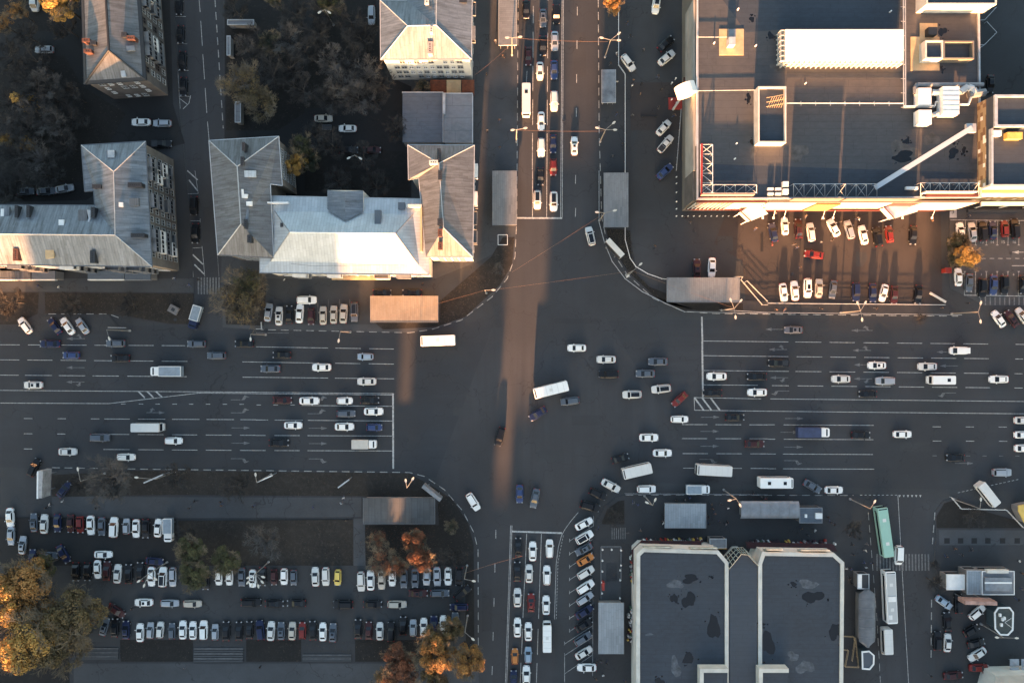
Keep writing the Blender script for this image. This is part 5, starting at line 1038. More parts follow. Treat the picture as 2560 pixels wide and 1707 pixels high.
SPEC = {  # L, W, H, hood z, front glass bottom x, top x, rear glass bottom x, top x
 's': (4.6, 1.82, 1.45, .93, 1.05, .32, -1.72, -1.12), 'h': (3.95, 1.72, 1.5, .95, .98, .35, -1.82, -1.45), 'w': (4.6, 1.8, 1.5, .95, 1.05, .38, -2.12, -1.82),
 'u': (4.65, 1.9, 1.75, 1.08, 1.12, .58, -2.16, -1.9), 'v': (4.8, 1.92, 1.95, 1.15, 1.75, 1.1, -2.3, -2.2), 'p': (5.0, 1.85, 1.7, 1.0, 1.2, .6, -.75, -.6)}
def wheel_mesh():
    b = MB(); b.tube((0, -.11, 0), (0, .11, 0), .33, n=14, m=0); return b.mesh('wheel', [RUBBER])
WHEEL = wheel_mesh(); RIM = MB().tube((0, -.125, 0), (0, .125, 0), .2, n=10).mesh('rim', [GREYM])
def car_parts(ty, L=None):
    L0, Wd, Hh, zt, fb, ft, rb_, rt = SPEC[ty]; hw = Wd / 2; hl = L0 / 2; out = {}
    st = [-1, -.985, -.94, -.82, -.6, -.3, 0, .3, .6, .82, .94, .985, 1]
    def wd(s): a = abs(s); return hw * (1 - .30 * a ** 9 - .05 * a ** 2) if a > .5 else hw * (1 - .05 * a * a)
    def zz(s):
        x = s * hl
        if s > 0: return zt - (.06 + .22 * max(0, (s - .55) / .45) ** 2) if x > fb - .1 else zt
        return zt - (.02 + .16 * max(0, (-s - .8) / .2) ** 2)
    prof = []
    for s in st:
        w, z, x = wd(s), zz(s), s * hl; k = 1 if abs(s) < .99 else .86
        zb = .19 if abs(s) < .97 else .3
        half = [(w * .9 * k, zb), (w * k, zb + .14), (w * k, z * .72), (w * .965 * k, z * .92), (w * .86 * k, z * .985 if abs(s) < .99 else z * .93), (w * .45 * k, z if abs(s) < .99 else z * .95)]
        ring = [(x, -a, c) for a, c in half] + [(x, a, c) for a, c in reversed(half)]
        prof.append(ring)
    b = MB()
    for A, B in zip(prof, prof[1:]):
        for i in range(len(A) - 1): b.poly([A[i], B[i], B[i + 1], A[i + 1]])
        b.poly([A[-1], B[-1], B[0], A[0]])
    b.poly(list(reversed(prof[-1])) if False else prof[-1]); b.poly(list(reversed(prof[0])))
    # cabin shell
    wb, wt = hw * .87, hw * .68 if ty not in 'v' else hw * .8; z0, z1 = zt - .03, Hh
    bot = [(rb_, -wb * .93, z0), (fb, -wb * .9, z0), (fb, wb * .9, z0), (rb_, wb * .93, z0)]; top = [(rt, -wt * .95, z1 - .05), (ft, -wt, z1 - .04), (ft, wt, z1 - .04), (rt, wt * .95, z1 - .05)]
    mid = [(rt + .12, -wt * .8, z1), (ft - .15, -wt * .82, z1), (ft - .15, wt * .82, z1), (rt + .12, wt * .8, z1)]
    for i in range(4): j = (i + 1) % 4; b.poly([bot[i], bot[j], top[j], top[i]]); b.poly([top[i], top[j], mid[j], mid[i]])
    b.poly(mid)
    if ty == 'p':
        b.box(-hl + .12, -hw + .12, zt - .02, -hl + .2, hw - .12, zt + .12); b.box(-hl + .12, -hw + .1, zt - .02, rb_ - .1, -hw + .2, zt + .12); b.box(-hl + .12, hw - .2, zt - .02, rb_ - .1, hw - .1, zt + .12)
    out['body'] = (b, 'paint', [(0, 0, 0)], True)
    def panel(p, sh=.9, off=.015, lo=.06, hi=.94, t=.012):
        p = [Vector(q) for q in p]; c = sum(p, Vector()) / 4; n = (p[1] - p[0]).cross(p[2] - p[1]).normalized()
        q0, q1, q2, q3 = p; l = lambda a, c_, k: a.lerp(c_, k)
        bl, br = l(q0, q1, 1 - sh), l(q0, q1, sh); tl, tr = l(q3, q2, 1 - sh), l(q3, q2, sh)
        q = [l(bl, tl, lo), l(br, tr, lo), l(br, tr, hi), l(bl, tl, hi)]
        return MB().hexa([x - n * .03 for x in q], [x + n * off for x in q])
    out['windscreen'] = (panel([bot[1], bot[2], top[2], top[1]], .95, .015, .02, .99), 'glass', None, False)
    out['rear_window'] = (panel([bot[3], bot[0], top[0], top[3]], .93, .015, .06 if ty in 'sp' else .3, .97), 'glass', None, False)
    out['side_window_l'] = (panel([bot[2], bot[3], top[3], top[2]], .93, .012, .12, .9), 'glass', None, False)
    out['side_window_r'] = (panel([bot[0], bot[1], top[1], top[0]], .93, .012, .12, .9), 'glass', None, False)
    for sy in (-1, 1):
        out['headlight' + str(sy)] = (MB().obox((hl * .945, sy * hw * .66), .26, .34, .56, .76, -sy * .45), 'head', None, False)
        out['tail_light' + str(sy)] = (MB().obox((-hl * .965, sy * hw * .7), .16, .34, .6, zt - .12, sy * .35), 'tail', None, False)
        out['mirror' + str(sy)] = (MB().obox((fb - .3, sy * (hw + .1)), .16, .22, .95, 1.12, 0), 'paint', None, False)
    if ty == 'p': out['cargo_bed'] = (MB().box(-hl + .21, -hw + .21, zt - .03, rb_ - .08, hw - .21, zt + .03), 'bed', None, False)
    return out
_proto = {}
def loosen(n): return {'side_window_l': 'side_window', 'side_window_r': 'side_window'}.get(n, n.rstrip('-1'))
_meshc = {}
def car_proto(ty, ck, roof=None):
    key = (ty, ck, roof)
    if key in _proto: return _proto[key]
    L0, Wd, Hh, zt, fb, ft, rb_, rt = SPEC[ty]; pm = cpaint(ck); lst = []
    mm = {'paint': pm, 'glass': CGLASS, 'head': HEAD, 'tail': TAIL, 'bed': DARKM}
    for n, (b, m, _, sm) in car_parts(ty).items():
        kk = (ty, n, m if m != 'paint' else ck)
        if kk not in _meshc: _meshc[kk] = b.mesh(loosen(n), [mm[m]], False, False, merge=sm)
        lst.append((loosen(n), _meshc[kk], (0, 0, 0)))
    if roof:
        kk = (ty, 'sunroof', roof)
        if kk not in _meshc:
            wt = (Wd / 2) * .68; w = .80 if roof == 'D' else .55; x0, x1 = (rt + .2, ft - .16) if roof == 'D' else ((rt + ft) / 2 - .1, ft - .2)
            _meshc[kk] = MB().box(x0, -wt * w, Hh - .01, x1, wt * w, Hh + .012).mesh('sunroof', [CGLASS])
        lst.append(('sunroof', _meshc[kk], (0, 0, 0)))
    for x in (L0 * .31, -L0 * .29):
        for sy in (-1, 1): lst.append(('wheel', WHEEL, (x, sy * (Wd / 2 - .1), .33)))
    _proto[key] = lst; return lst
def box_vehicle(L, ck, kind, boxc=None):
    key = (kind, round(L, 1), ck, boxc)
    if key in _proto: return _proto[key]
    pm = cpaint(ck); lst = []; W_ = {'m': 2.15, 'b': 2.55, 't': 2.2, 'T': 2.45}[kind]; Hh = {'m': 2.6, 'b': 3.0, 't': 2.2, 'T': 2.6}[kind]; hl, hw = L / 2, W_ / 2
    def rounded(x0, x1, w, z0, z1, r, rf=None):
        pts = []; rf = rf or r
        for cx, cy, a0, rr in ((x1 - rf, w - rf, 0, rf), (x0 + r, w - r, 90, r), (x0 + r, -w + r, 180, r), (x1 - rf, -w + rf, 270, rf)):
            for k in range(5): a = R(a0 + k * 22.5); pts.append((cx + rr * math.cos(a), cy + rr * math.sin(a)))
        b = MB(); ip = [(x * .985 + (x0 + x1) / 2 * .015, y * .94) for x, y in pts]
        b.hexa([(x, y, z0) for x, y in pts], [(x, y, z1 - .12) for x, y in pts]); b.hexa([(x, y, z1 - .119) for x, y in pts], [(x, y, z1) for x, y in ip]); return b
    add = lambda n, b, m, loc=(0, 0, 0): lst.append((n, b.mesh(n, [m]), loc))
    if kind in 'mb':
        if kind == 'm':
            add('body', rounded(-hl, hl - .55, hw, .35, Hh, .25), pm); b = MB(); b.hexa([(hl - .8, -hw * .94, .35), (hl, -hw * .8, .35), (hl, hw * .8, .35), (hl - .8, hw * .94, .35)], [(hl - .8, -hw * .94, 1.35), (hl - .08, -hw * .78, 1.1), (hl - .08, hw * .78, 1.1), (hl - .8, hw * .94, 1.35)]); add('bonnet', b, pm)
            add('windscreen', MB().hexa([(hl - .9, -hw * .86, 1.3), (hl - .3, -hw * .8, 1.22), (hl - .3, hw * .8, 1.22), (hl - .9, hw * .86, 1.3)], [(hl - .95, -hw * .84, 2.35), (hl - .62, -hw * .8, 2.3), (hl - .62, hw * .8, 2.3), (hl - .95, hw * .84, 2.35)]), CGLASS)
        else:
            add('body', rounded(-hl, hl, hw, .35, Hh, .28), pm); add('windscreen', MB().box(hl - .02, -hw * .84, 1.2, hl + .03, hw * .84, 2.6), CGLASS)
            add('front_band', MB().box(hl - .5, -hw * .8, Hh - .01, hl - .25, hw * .8, Hh + .015), CGLASS)
        for sy in (-1, 1): add('side_window', MB().box(-hl + .5, sy * hw * .985 if sy > 0 else -hw - .02, 1.35, hl - 1.1, hw + .02 if sy > 0 else -hw * .985, 2.2), CGLASS)
        n = 1 if kind == 'm' else 2
        if boxc == 'plain':
            for i in range(int(L / 1.4)): x = -hl + 1.1 + i * 1.4; add('roof_seam', MB().box(x, -hw * .9, Hh - .005, x + .06, hw * .9, Hh + .008), mat('seam_grey', (.5, .5, .48), .5)) if x < hl - 1.2 else None
            add('roof_hatch', MB().box(-.4, -.35, Hh - .01, .4, .35, Hh + .05), mat('hatch_white', (.6, .6, .57), .5))
        if boxc != 'plain':
            for i in range(n): x = -hl * .45 + i * hl * .95; add('roof_hatch', MB().box(x - .4, -.4, Hh - .01, x + .4, .4, Hh + .05), CGLASS if boxc == 'dark' else mat('hatch_white', (.6, .6, .57), .5))
        if boxc == 'long':
            add('roof_unit', MB().box(-.9, -.95, Hh - .01, .3, .95, Hh + .14), WHITE); add('roof_hatch', MB().box(-hl + 1.1, .1, Hh - .01, -hl + 2.2, .95, Hh + .1), WHITE)
            add('roof_panel', MB().box(-hl + .4, -hw * .86, Hh - .005, hl - .6, hw * .86, Hh + .006), mat('bus_roof_grey', (.42, .43, .42), .5))
    else:
        cabl = 1.9 if kind == 't' else 2.0; bm_ = {'L': mat('truck_box_blue_grey', (.22, .27, .31), .5, var=.2), 'N': mat('truck_tarp_navy', (.03, .045, .10), .6, var=.3), 'T': mat('truck_box_beige', (.50, .47, .41), .5, var=.1)}[boxc]
        b = rounded(hl - cabl, hl, hw * .9, .45, Hh - .35, .2, .4); add('cab', b, pm)
        add('windscreen', MB().hexa([(hl - .75, -hw * .74, 1.3), (hl - .12, -hw * .68, 1.3), (hl - .12, hw * .68, 1.3), (hl - .75, hw * .74, 1.3)], [(hl - .85, -hw * .72, Hh - .33), (hl - .5, -hw * .66, Hh - .335), (hl - .5, hw * .66, Hh - .335), (hl - .85, hw * .72, Hh - .33)]), CGLASS)
        add('cargo_box', MB().box(-hl, -hw, .8, hl - cabl - .08, hw, Hh), bm_); e = MB()
        for x0, x1, y0, y1 in ((-hl - .02, hl - cabl - .06, -hw - .02, -hw + .12), (-hl - .02, hl - cabl - .06, hw - .12, hw + .02), (-hl - .02, -hl + .12, -hw + .13, hw - .13), (hl - cabl - .2, hl - cabl - .06, -hw + .13, hw - .13)): e.box(x0, y0, Hh - .08, x1, y1, Hh + .04)
        if boxc == 'L': add('box_rim', e, WHITE)
        add('chassis', MB().box(-hl + .1, -.45, .45, hl - .3, .45, .79), DARKM)
    for sy in (-1, 1):
        add('mirror', MB().box(hl - .95, sy * (hw + .02) - .08, 1.5, hl - .8, sy * (hw + .2) + .0, 2.0), PLASTIC); add('headlight', MB().box(hl - .06, sy * hw * .6 - .16, .6, hl + .035, sy * hw * .6 + .16, .82), HEAD)
        for x in (hl * .62, -hl * .6): lst.append(('wheel', WHEEL, (x, sy * (hw - .14), .36)))
    _proto[key] = lst; return lst
TN = {'s': ('sedan', 'sedan'), 'h': ('hatchback', 'hatchback'), 'w': ('estate_car', 'estate car'), 'u': ('crossover_car', 'crossover'), 'v': ('van', 'van'), 'p': ('pickup_truck', 'pickup'), 'm': ('minibus', 'minibus'), 'b': ('bus', 'bus'), 't': ('light_truck', 'light truck'), 'T': ('lorry', 'lorry')}
rv = random.Random(11)
def place_vehicle(c, r, x, y, ang, ty, ck, extra=None, L=None):
    px, py = T(c, r, x, y); z = .15 if False else .02
    w = P(px, py, .9)
    if ck == 'W' and rv.random() < .35: ck = 'V'
    if ty == 's' and not extra and rv.random() < .12: extra = 'S'
    if ty in SPEC: parts_ = car_proto(ty, ck, extra); sc_ = rv.uniform(.96, 1.05)
    else: parts_ = box_vehicle(L or 6.5, ck, ty, extra); sc_ = 1.0
    o = link(TN[ty][0], None, None, (w.x, w.y, gz(px, py)), R(ang)); o.scale = (sc_ * rv.uniform(.97, 1.04), sc_, sc_ if ty in SPEC else 1); 
    for n, me, loc in parts_:
        p = bpy.data.objects.new(n, me); col.objects.link(p); p.parent = o; p.location = loc
        if n == 'wheel': q = bpy.data.objects.new('rim', RIM); col.objects.link(q); q.parent = p
    return o
def gz(px, py):
    x, y = px / 1.08844, py / 1.08844
    if x < 1075 and y > 1186: return .155
    if 112 < x < 270 and 720 < y < 760: return .155
    if 600 < x < 1010 and 640 < y < 748: return .135
    if y < 640 and x < 400: return .14
    if 520 < x < 1180 and y < 640: return .14
    if x > 2165 and 440 < y < 700: return .105
    return .014
ZONES = []
def zone(phrase, axis, group, items): ZONES.append((phrase, axis, group, items))
q_ = 270
zone('in the dark yards at upper left', 'y', 'cars in the upper left yards', [(0,0,405,455,180,'w','S'),(0,0,1293,1122,180,'s','W'),(0,0,1487,1132,180,'w','S'),(0,0,1480,1320,0,'p','K'),(0,0,320,20,270,'v','W'),(0,1,590,165,10,'s','S'),(0,1,425,188,4,'s','G'),(0,1,230,190,2,'s','G')])
zone('on the left kerb of the narrow side street', 'y', 'cars parked along the side street', [(0,0,1640,55,268,'s','K'),(0,0,1655,315,268,'s','K'),(0,0,1672,558,268,'s','K'),(0,0,1682,795,268,'s','K'),(0,1,1778,320,268,'u','K'),(0,1,1790,575,268,'s','K')])
zone('in the bay left of the grass verge at far left', 'x', 'cars parked nose-in at the left verge', [(0,1,225,1420,127,'w','W'),(0,1,500,1425,127,'s','N'),(0,1,618,1425,125,'s','W'),(0,1,755,1425,125,'s','S')])
zone('near the pavement corner below the zebra crossing', 'x', None, [(0,1,1800,1345,253,'t','N','L',5.6)])
zone('in the courtyard behind the pale roof', 'y', 'cars in the middle courtyard', [(1,0,1060,140,270,'w','S'),(1,0,617,1088,0,'s','T'),(1,0,840,1180,180,'s','W'),(1,0,850,1378,0,'s','K'),(1,0,1065,1378,0,'s','M')])
zone('in the left lane of the upper street', 'y', 'cars on the upper street', [(2,0,130,85,270,'s','K'),(2,0,150,515,270,'s','M'),(2,0,130,930,270,'m','W','dark',7.9)])
zone('in the middle lane of the upper street queue', 'y', 'cars on the upper street', [(2,0,285,165,270,'s','G'),(2,0,285,420,270,'s','K'),(2,0,257,650,270,'s','W'),(2,0,268,1110,270,'s','W'),(2,0,268,1355,270,'u','W'),(2,1,262,50,270,'s','K'),(2,1,232,265,270,'u','W','D')])
zone('in the right lane of the upper street queue', 'y', 'cars on the upper street', [(2,0,408,130,270,'u','K'),(2,0,392,375,270,'s','S'),(2,0,387,640,270,'s','B'),(2,0,387,928,270,'u','W'),(2,0,378,1320,270,'s','N'),(2,0,380,1535,270,'h','R'),(2,1,383,280,270,'u','W','D')])
zone('driving up the right side of the upper street', 'y', 'cars on the upper street', [(2,0,573,1338,90,'s','W'),(2,1,720,600,103,'u','W','D')])
zone('in the yard left of the mall wall', 'y', 'cars beside the mall west wall', [(2,0,1325,40,262,'u','W','D'),(2,0,1415,400,42,'s','K'),(2,0,1420,530,40,'s','W'),(2,0,1068,575,306,'w','W'),(2,0,1393,1172,48,'s','W'),(2,0,1410,1320,50,'p','W'),(2,1,1405,5,42,'s','B')])
zone('in the top row of the mall car park', 'x', 'cars parked before the mall front', [(3,1,50,565,102,'s','N'),(3,1,158,508,94,'s','W'),(3,1,283,530,93,'s','M'),(3,1,397,563,98,'w','W'),(3,1,605,522,118,'s','W'),(3,1,750,540,106,'w','S'),(3,1,878,588,102,'s','W'),(3,1,1008,605,100,'u','K'),(3,1,1117,580,97,'h','R'),(3,1,1337,590,268,'s','K')])
zone('alone crossing the middle of the mall car park', 'x', None, [(3,1,423,768,172,'s','R')])
zone('in the bottom row of the mall car park', 'x', 'cars parked along the mall car park rail', [(3,1,145,1115,277,'s','W'),(3,1,248,1100,95,'s','W'),(3,1,365,1075,270,'u','W','S'),(3,1,470,1078,88,'s','T'),(3,1,600,1088,262,'s','G'),(3,1,810,1110,271,'u','N'),(3,1,965,1120,271,'s','N'),(3,1,1065,1120,256,'s','W'),(3,1,1163,1140,268,'s','M'),(3,1,1383,1135,265,'s','K')])
zone('in the upper numbered bays at right edge', 'x', 'cars in the numbered bays', [(3,1,1768,558,95,'s','W'),(3,1,1877,562,97,'s','S'),(3,1,1972,555,93,'u','K'),(3,1,2068,545,93,'s','N'),(3,1,2175,530,93,'h','R'),(3,1,2268,530,95,'u','K')])
zone('in the lower numbered bays at right edge', 'x', 'cars in the numbered bays', [(3,1,1750,975,92,'s','W'),(3,1,1850,1028,268,'s','G'),(3,1,1968,1075,270,'u','K'),(3,1,2072,1050,268,'s','B'),(3,1,2172,1045,270,'u','K'),(3,1,2345,1045,270,'s','K')])
zone('slanted on the roadside at right edge', 'x', 'slanted cars at the right edge', [(3,1,2123,1360,125,'s','W'),(3,1,2240,1355,125,'s','M'),(3,1,2340,1330,125,'s','W')])
zone('above the wide grey corrugated canopy', 'x', 'cars above the corrugated canopy', [(2,1,1700,893,91,'s','M'),(2,1,1837,888,268,'s','W')])
zone('in the bays below the pale-roofed building', 'x', 'cars in the bays below the pale roof', [(1,1,113,1300,82,'s','S'),(1,1,210,1332,88,'s','W'),(1,1,305,1320,90,'s','K'),(1,1,400,1310,86,'s','W'),(1,1,505,1338,270,'h','M'),(1,1,615,1328,90,'s','T'),(1,1,712,1320,89,'s','T'),(1,1,803,1312,87,'s','T'),(1,1,903,1295,270,'u','G','D')])
zone('on the reddish forecourt below the pale roof', 'x', 'cars on the forecourt', [(1,1,465,1185,0,'u','W'),(1,1,1157,1118,0,'s','K'),(1,1,1432,1118,180,'s','K')])
zone('in the westbound lanes on the left arm', 'x', 'westbound traffic on the left arm', [(0,2,455,20,180,'s','N'),(0,2,650,125,180,'h','B'),(0,2,1058,15,180,'w','G'),(0,2,1100,152,180,'s','K'),(0,2,300,398,180,'s','W','S'),(0,2,1545,270,180,'T','W','L',7.6),(0,2,1800,20,180,'w','G'),(0,2,1985,127,180,'u','G'),(0,2,2240,20,180,'s','K'),(1,2,235,122,180,'s','K'),(1,2,130,248,180,'s','G'),(1,2,600,235,180,'s','W'),(1,2,1003,138,180,'h','L'),(1,2,1015,365,180,'s','W')])
zone('turning left out of the crossing by the tan canopy', 'x', None, [(1,2,1675,-10,182,'b','W','plain',8.4)])
zone('in the eastbound lanes on the left arm', 'x', 'eastbound traffic on the left arm', [(1,2,240,537,0,'s','M'),(1,2,487,543,0,'s','W'),(1,2,813,542,0,'h','W'),(1,2,1042,538,0,'s','K'),(1,2,825,660,0,'w','G'),(1,2,1078,640,0,'s','W'),(1,2,338,768,0,'s','W'),(1,2,810,780,0,'s','W'),(1,2,1085,787,0,'h','B'),(1,2,208,928,0,'s','K'),(1,2,998,938,0,'t','W','T',6.1),(0,2,1368,783,0,'m','W',None,7.5),(0,2,915,880,0,'u','G'),(0,2,1590,910,0,'w','W'),(0,2,617,1010,0,'s','W'),(0,2,1153,1060,0,'w','W')])
zone('by the billboard at the left entrance', 'x', None, [(0,2,308,1155,64,'u','K'),(0,2,583,1358,50,'s','N')])
zone('inside the middle of the crossing', 'x', 'vehicles inside the crossing', [(2,2,595,58,180,'s','W'),(2,2,865,163,180,'s','W'),(2,2,887,298,180,'u','K'),(2,2,355,437,194,'b','W','plain',8.4),(2,2,533,545,187,'u','G'),(2,2,237,662,212,'s','N'),(2,2,1340,183,180,'s','G'),(2,2,1225,293,180,'s','G'),(2,2,1103,485,182,'u','W','D'),(2,2,1370,433,186,'u','W','D'),(2,2,1540,530,222,'s','R'),(2,2,1540,712,0,'w','W'),(2,2,1257,880,0,'s','W'),(2,2,1382,1022,0,'s','W'),(2,2,995,1072,17,'s','K'),(2,2,1140,1177,193,'b','W','plain',7.2),(1,2,2238,870,254,'u','K')])
zone('along the lower kerb right of the crossing', 'x', 'vehicles along the lower kerb', [(2,2,1842,1172,177,'b','W','plain',8.8),(2,2,908,1322,332,'s','W'),(2,2,787,1398,335,'u','K'),(2,2,715,1510,345,'u','K'),(2,2,1235,1352,0,'u','W'),(2,2,1700,1350,0,'t','W','L',5.8),(3,2,55,1285,0,'b','W','dark',8.4),(3,2,410,1328,330,'s','G'),(3,2,608,1362,0,'s','W')])
zone('entering the lower street from the crossing', 'x', None, [(2,2,70,1398,270,'s','B'),(2,2,210,1438,258,'s','G'),(1,2,1993,1470,302,'u','W')])
zone('in the westbound lanes on the right arm', 'x', 'westbound traffic on the right arm', [(2,2,1880,318,180,'s','W'),(2,2,2250,320,180,'s','K'),(2,2,1842,468,180,'s','K'),(2,2,2253,465,180,'s','W'),(3,2,100,195,180,'p','K'),(3,2,1003,218,180,'s','W'),(3,2,1467,228,180,'s','W'),(3,2,672,342,180,'s','W'),(3,2,1078,360,180,'u','S'),(3,2,1575,350,180,'m','W','dark',6.3),(3,2,2123,345,180,'s','W'),(3,2,920,480,180,'s','K'),(3,2,1757,82,180,'v','W'),(3,1,235,1460,180,'s','G')])
zone('in the eastbound lanes on the right arm', 'x', 'eastbound traffic on the right arm', [(2,2,2048,695,0,'s','K'),(2,2,2230,938,0,'s','M'),(3,2,400,828,0,'T','W','N',7.6),(3,2,855,857,0,'s','K'),(3,2,1238,850,0,'s','W'),(3,2,1725,1065,180,'s','K'),(3,2,2150,1200,0,'u','S'),(3,2,2350,722,0,'s','W'),(3,2,2350,855,0,'s','W'),(3,2,2355,978,0,'s','W')])
zone('on the slip road at right', 'x', None, [(3,2,2005,1400,308,'m','W',None,7.2)])
zone('in the left lane of the lower street queue', 'y', 'queue on the lower street', [(2,3,57,320,90,'s','K'),(2,3,48,545,90,'s','K'),(2,3,50,785,90,'s','W'),(2,3,50,1060,90,'s','W'),(2,3,27,1325,90,'h','O'),(2,3,15,1530,90,'h','N')])
zone('in the middle lane of the lower street queue', 'y', 'queue on the lower street', [(2,3,190,360,90,'s','W'),(2,3,157,565,90,'s','W'),(2,3,175,832,90,'s','R'),(2,3,150,1098,90,'s','W'),(2,3,148,1312,90,'h','L'),(2,3,132,1500,90,'s','W')])
zone('in the right lane of the lower street queue', 'y', 'queue on the lower street', [(2,3,345,335,90,'u','W'),(2,3,320,580,90,'w','W'),(2,3,313,855,90,'s','W'),(2,3,320,1130,90,'m','W','plain',7.1)])
zone('in the slanted bays along the lower street', 'y', 'cars in the slanted bays', [(2,3,662,108,28,'s','W'),(2,3,665,230,30,'u','W','D'),(2,3,660,342,208,'s','G'),(2,3,675,438,30,'s','O'),(2,3,677,555,32,'u','W'),(2,3,675,685,33,'u','W'),(2,3,670,793,33,'w','S'),(2,3,665,915,33,'s','N'),(2,3,660,1035,33,'s','K'),(2,3,653,1160,33,'w','G'),(2,3,660,1292,32,'s','W'),(2,3,687,1427,180,'s','W')])
zone('at the left edge of the lower left car park', 'y', 'cars at the left edge', [(0,3,92,50,272,'s','W'),(0,3,100,218,270,'s','S'),(0,3,205,302,85,'s','S'),(0,3,298,415,90,'h','N'),(0,3,398,480,90,'h','G')])
zone('in the top row of the lower left car park', 'x', 'top row of the lower left car park', [(0,3,310,95,92,'s','G'),(0,3,405,108,88,'s','W'),(0,3,525,100,271,'s','N'),(0,3,648,105,270,'s','M'),(0,3,735,115,272,'h','R'),(0,3,832,120,272,'s','W'),(0,3,932,130,270,'s','G'),(0,3,1045,138,88,'u','W'),(0,3,1160,130,90,'h','S'),(0,3,1248,150,270,'s','W'),(0,3,1335,150,270,'s','K'),(0,3,1450,145,86,'s','W'),(0,3,1558,155,270,'t','W','L',5.6)])
zone('loose between the upper rows at lower left', 'x', 'loose cars at lower left', [(0,3,445,398,0,'s','G'),(0,3,580,383,300,'s','N'),(0,3,945,388,0,'s','W'),(0,3,1418,450,355,'s','N')])
zone('in the long row below the lawn', 'x', 'long row below the lawn', [(0,3,695,545,270,'s','K'),(0,3,800,545,270,'s','K'),(0,3,895,525,272,'s','W'),(0,3,980,535,88,'s','M'),(0,3,1078,565,86,'s','W'),(0,3,1180,565,90,'s','K'),(0,3,1285,545,90,'s','K'),(0,3,1390,590,270,'s','W'),(0,3,1497,593,88,'u','W','D'),(0,3,1585,595,270,'w','S'),(0,3,1887,635,270,'h','K'),(0,3,2008,598,270,'h','W'),(0,3,2105,600,270,'h','W'),(0,3,2218,595,270,'s','G'),(0,3,2318,610,270,'s','W'),(1,3,60,590,270,'s','K'),(1,3,165,598,270,'h','M'),(1,3,258,592,270,'h','W'),(1,3,345,600,270,'h','G'),(1,3,545,592,92,'s','W'),(1,3,640,590,271,'u','W'),(1,3,750,600,268,'h','Y')])
zone('in the row behind the red autumn trees', 'x', 'row behind the red trees', [(1,3,965,635,272,'u','W'),(1,3,1052,625,91,'s','W'),(1,3,1153,620,270,'s','T'),(1,3,1250,595,270,'s','W'),(1,3,1357,610,270,'s','G'),(1,3,1460,605,270,'s','G'),(1,3,1567,590,268,'s','S'),(1,3,1662,590,272,'s','S'),(1,3,1763,590,270,'s','W'),(1,3,1865,590,268,'u','K')])
zone('in the middle lane of the lower left car park', 'x', 'cars standing in the middle lane', [(0,3,1068,905,327,'s','M'),(0,3,1318,828,180,'s','W','S'),(0,3,1557,835,0,'w','S'),(0,3,1765,840,0,'w','T'),(0,3,2305,825,0,'u','K'),(1,3,168,838,0,'s','K'),(1,3,370,835,180,'s','K'),(1,3,800,845,180,'u','K'),(1,3,1070,845,0,'s','K'),(1,3,1295,845,0,'w','T'),(1,3,1490,742,0,'s','M'),(1,3,1688,742,0,'w','G'),(1,3,1895,740,40,'u','K'),(1,3,1862,870,180,'w','N')])
zone('in the bottom row left of the bottom steps', 'x', 'bottom row of the lower left car park', [(0,3,958,1050,74,'s','G'),(0,3,1053,1060,88,'s','K'),(0,3,1155,1080,90,'s','N'),(0,3,1285,1105,90,'s','W'),(0,3,1380,1085,88,'h','S'),(0,3,1470,1080,86,'h','W'),(0,3,1578,1090,90,'h','G'),(0,3,1678,1080,90,'s','W'),(0,3,1770,1085,90,'s','W'),(0,3,1870,1080,90,'u','W'),(0,3,1975,1100,90,'h','S'),(0,3,2075,1090,90,'s','K'),(0,3,2193,1090,90,'s','K'),(0,3,2288,1080,90,'s','K'),(1,3,40,1080,97,'u','N'),(1,3,137,1090,87,'s','W'),(1,3,230,1090,90,'s','G'),(1,3,332,1090,88,'s','T'),(1,3,425,1085,90,'h','R'),(1,3,520,1085,92,'s','K'),(1,3,613,1098,90,'s','W'),(1,3,705,1105,88,'s','G')])
zone('in the bottom row right of the bottom steps', 'x', 'bottom row of the lower left car park', [(1,3,937,1070,90,'s','K'),(1,3,1035,1085,90,'s','M'),(1,3,1137,1092,90,'s','W'),(1,3,1240,1095,90,'u','K'),(1,3,1350,1040,90,'s','K'),(1,3,1443,1062,90,'h','S'),(1,3,1540,1055,90,'s','W'),(1,3,1633,1040,90,'s','N'),(1,3,1720,1035,92,'s','W'),(1,3,1828,1000,90,'s','G')])
zone('on the bus street at lower right', 'y', 'vehicles on the bus street', [(3,3,1046,168,98,'b','A',None,12.4),(3,3,1098,760,92.5,'b','W','long',12.6),(3,3,1080,1178,272,'m','W','plain',6.6),(3,3,1200,395,268,'v','W')])
zone('in the dark lot at lower right corner', 'y', 'cars in the lower right lot', [(3,3,1620,830,325,'s','L'),(3,3,1752,840,90,'u','K'),(3,3,1925,920,40,'w','W'),(3,3,1650,1005,95,'s','K'),(3,3,1558,1180,88,'u','K'),(3,3,1652,1200,87,'s','W'),(3,3,1870,1085,30,'h','K'),(3,3,1915,1205,15,'s','K'),(3,3,1925,1305,213,'s','W'),(3,3,1940,1430,0,'s','R'),(3,3,1705,1500,5,'s','M')])
zone('alone in the yard behind the mall ducts', 'x', None, [(3,0,2048,770,268,'s','K')])
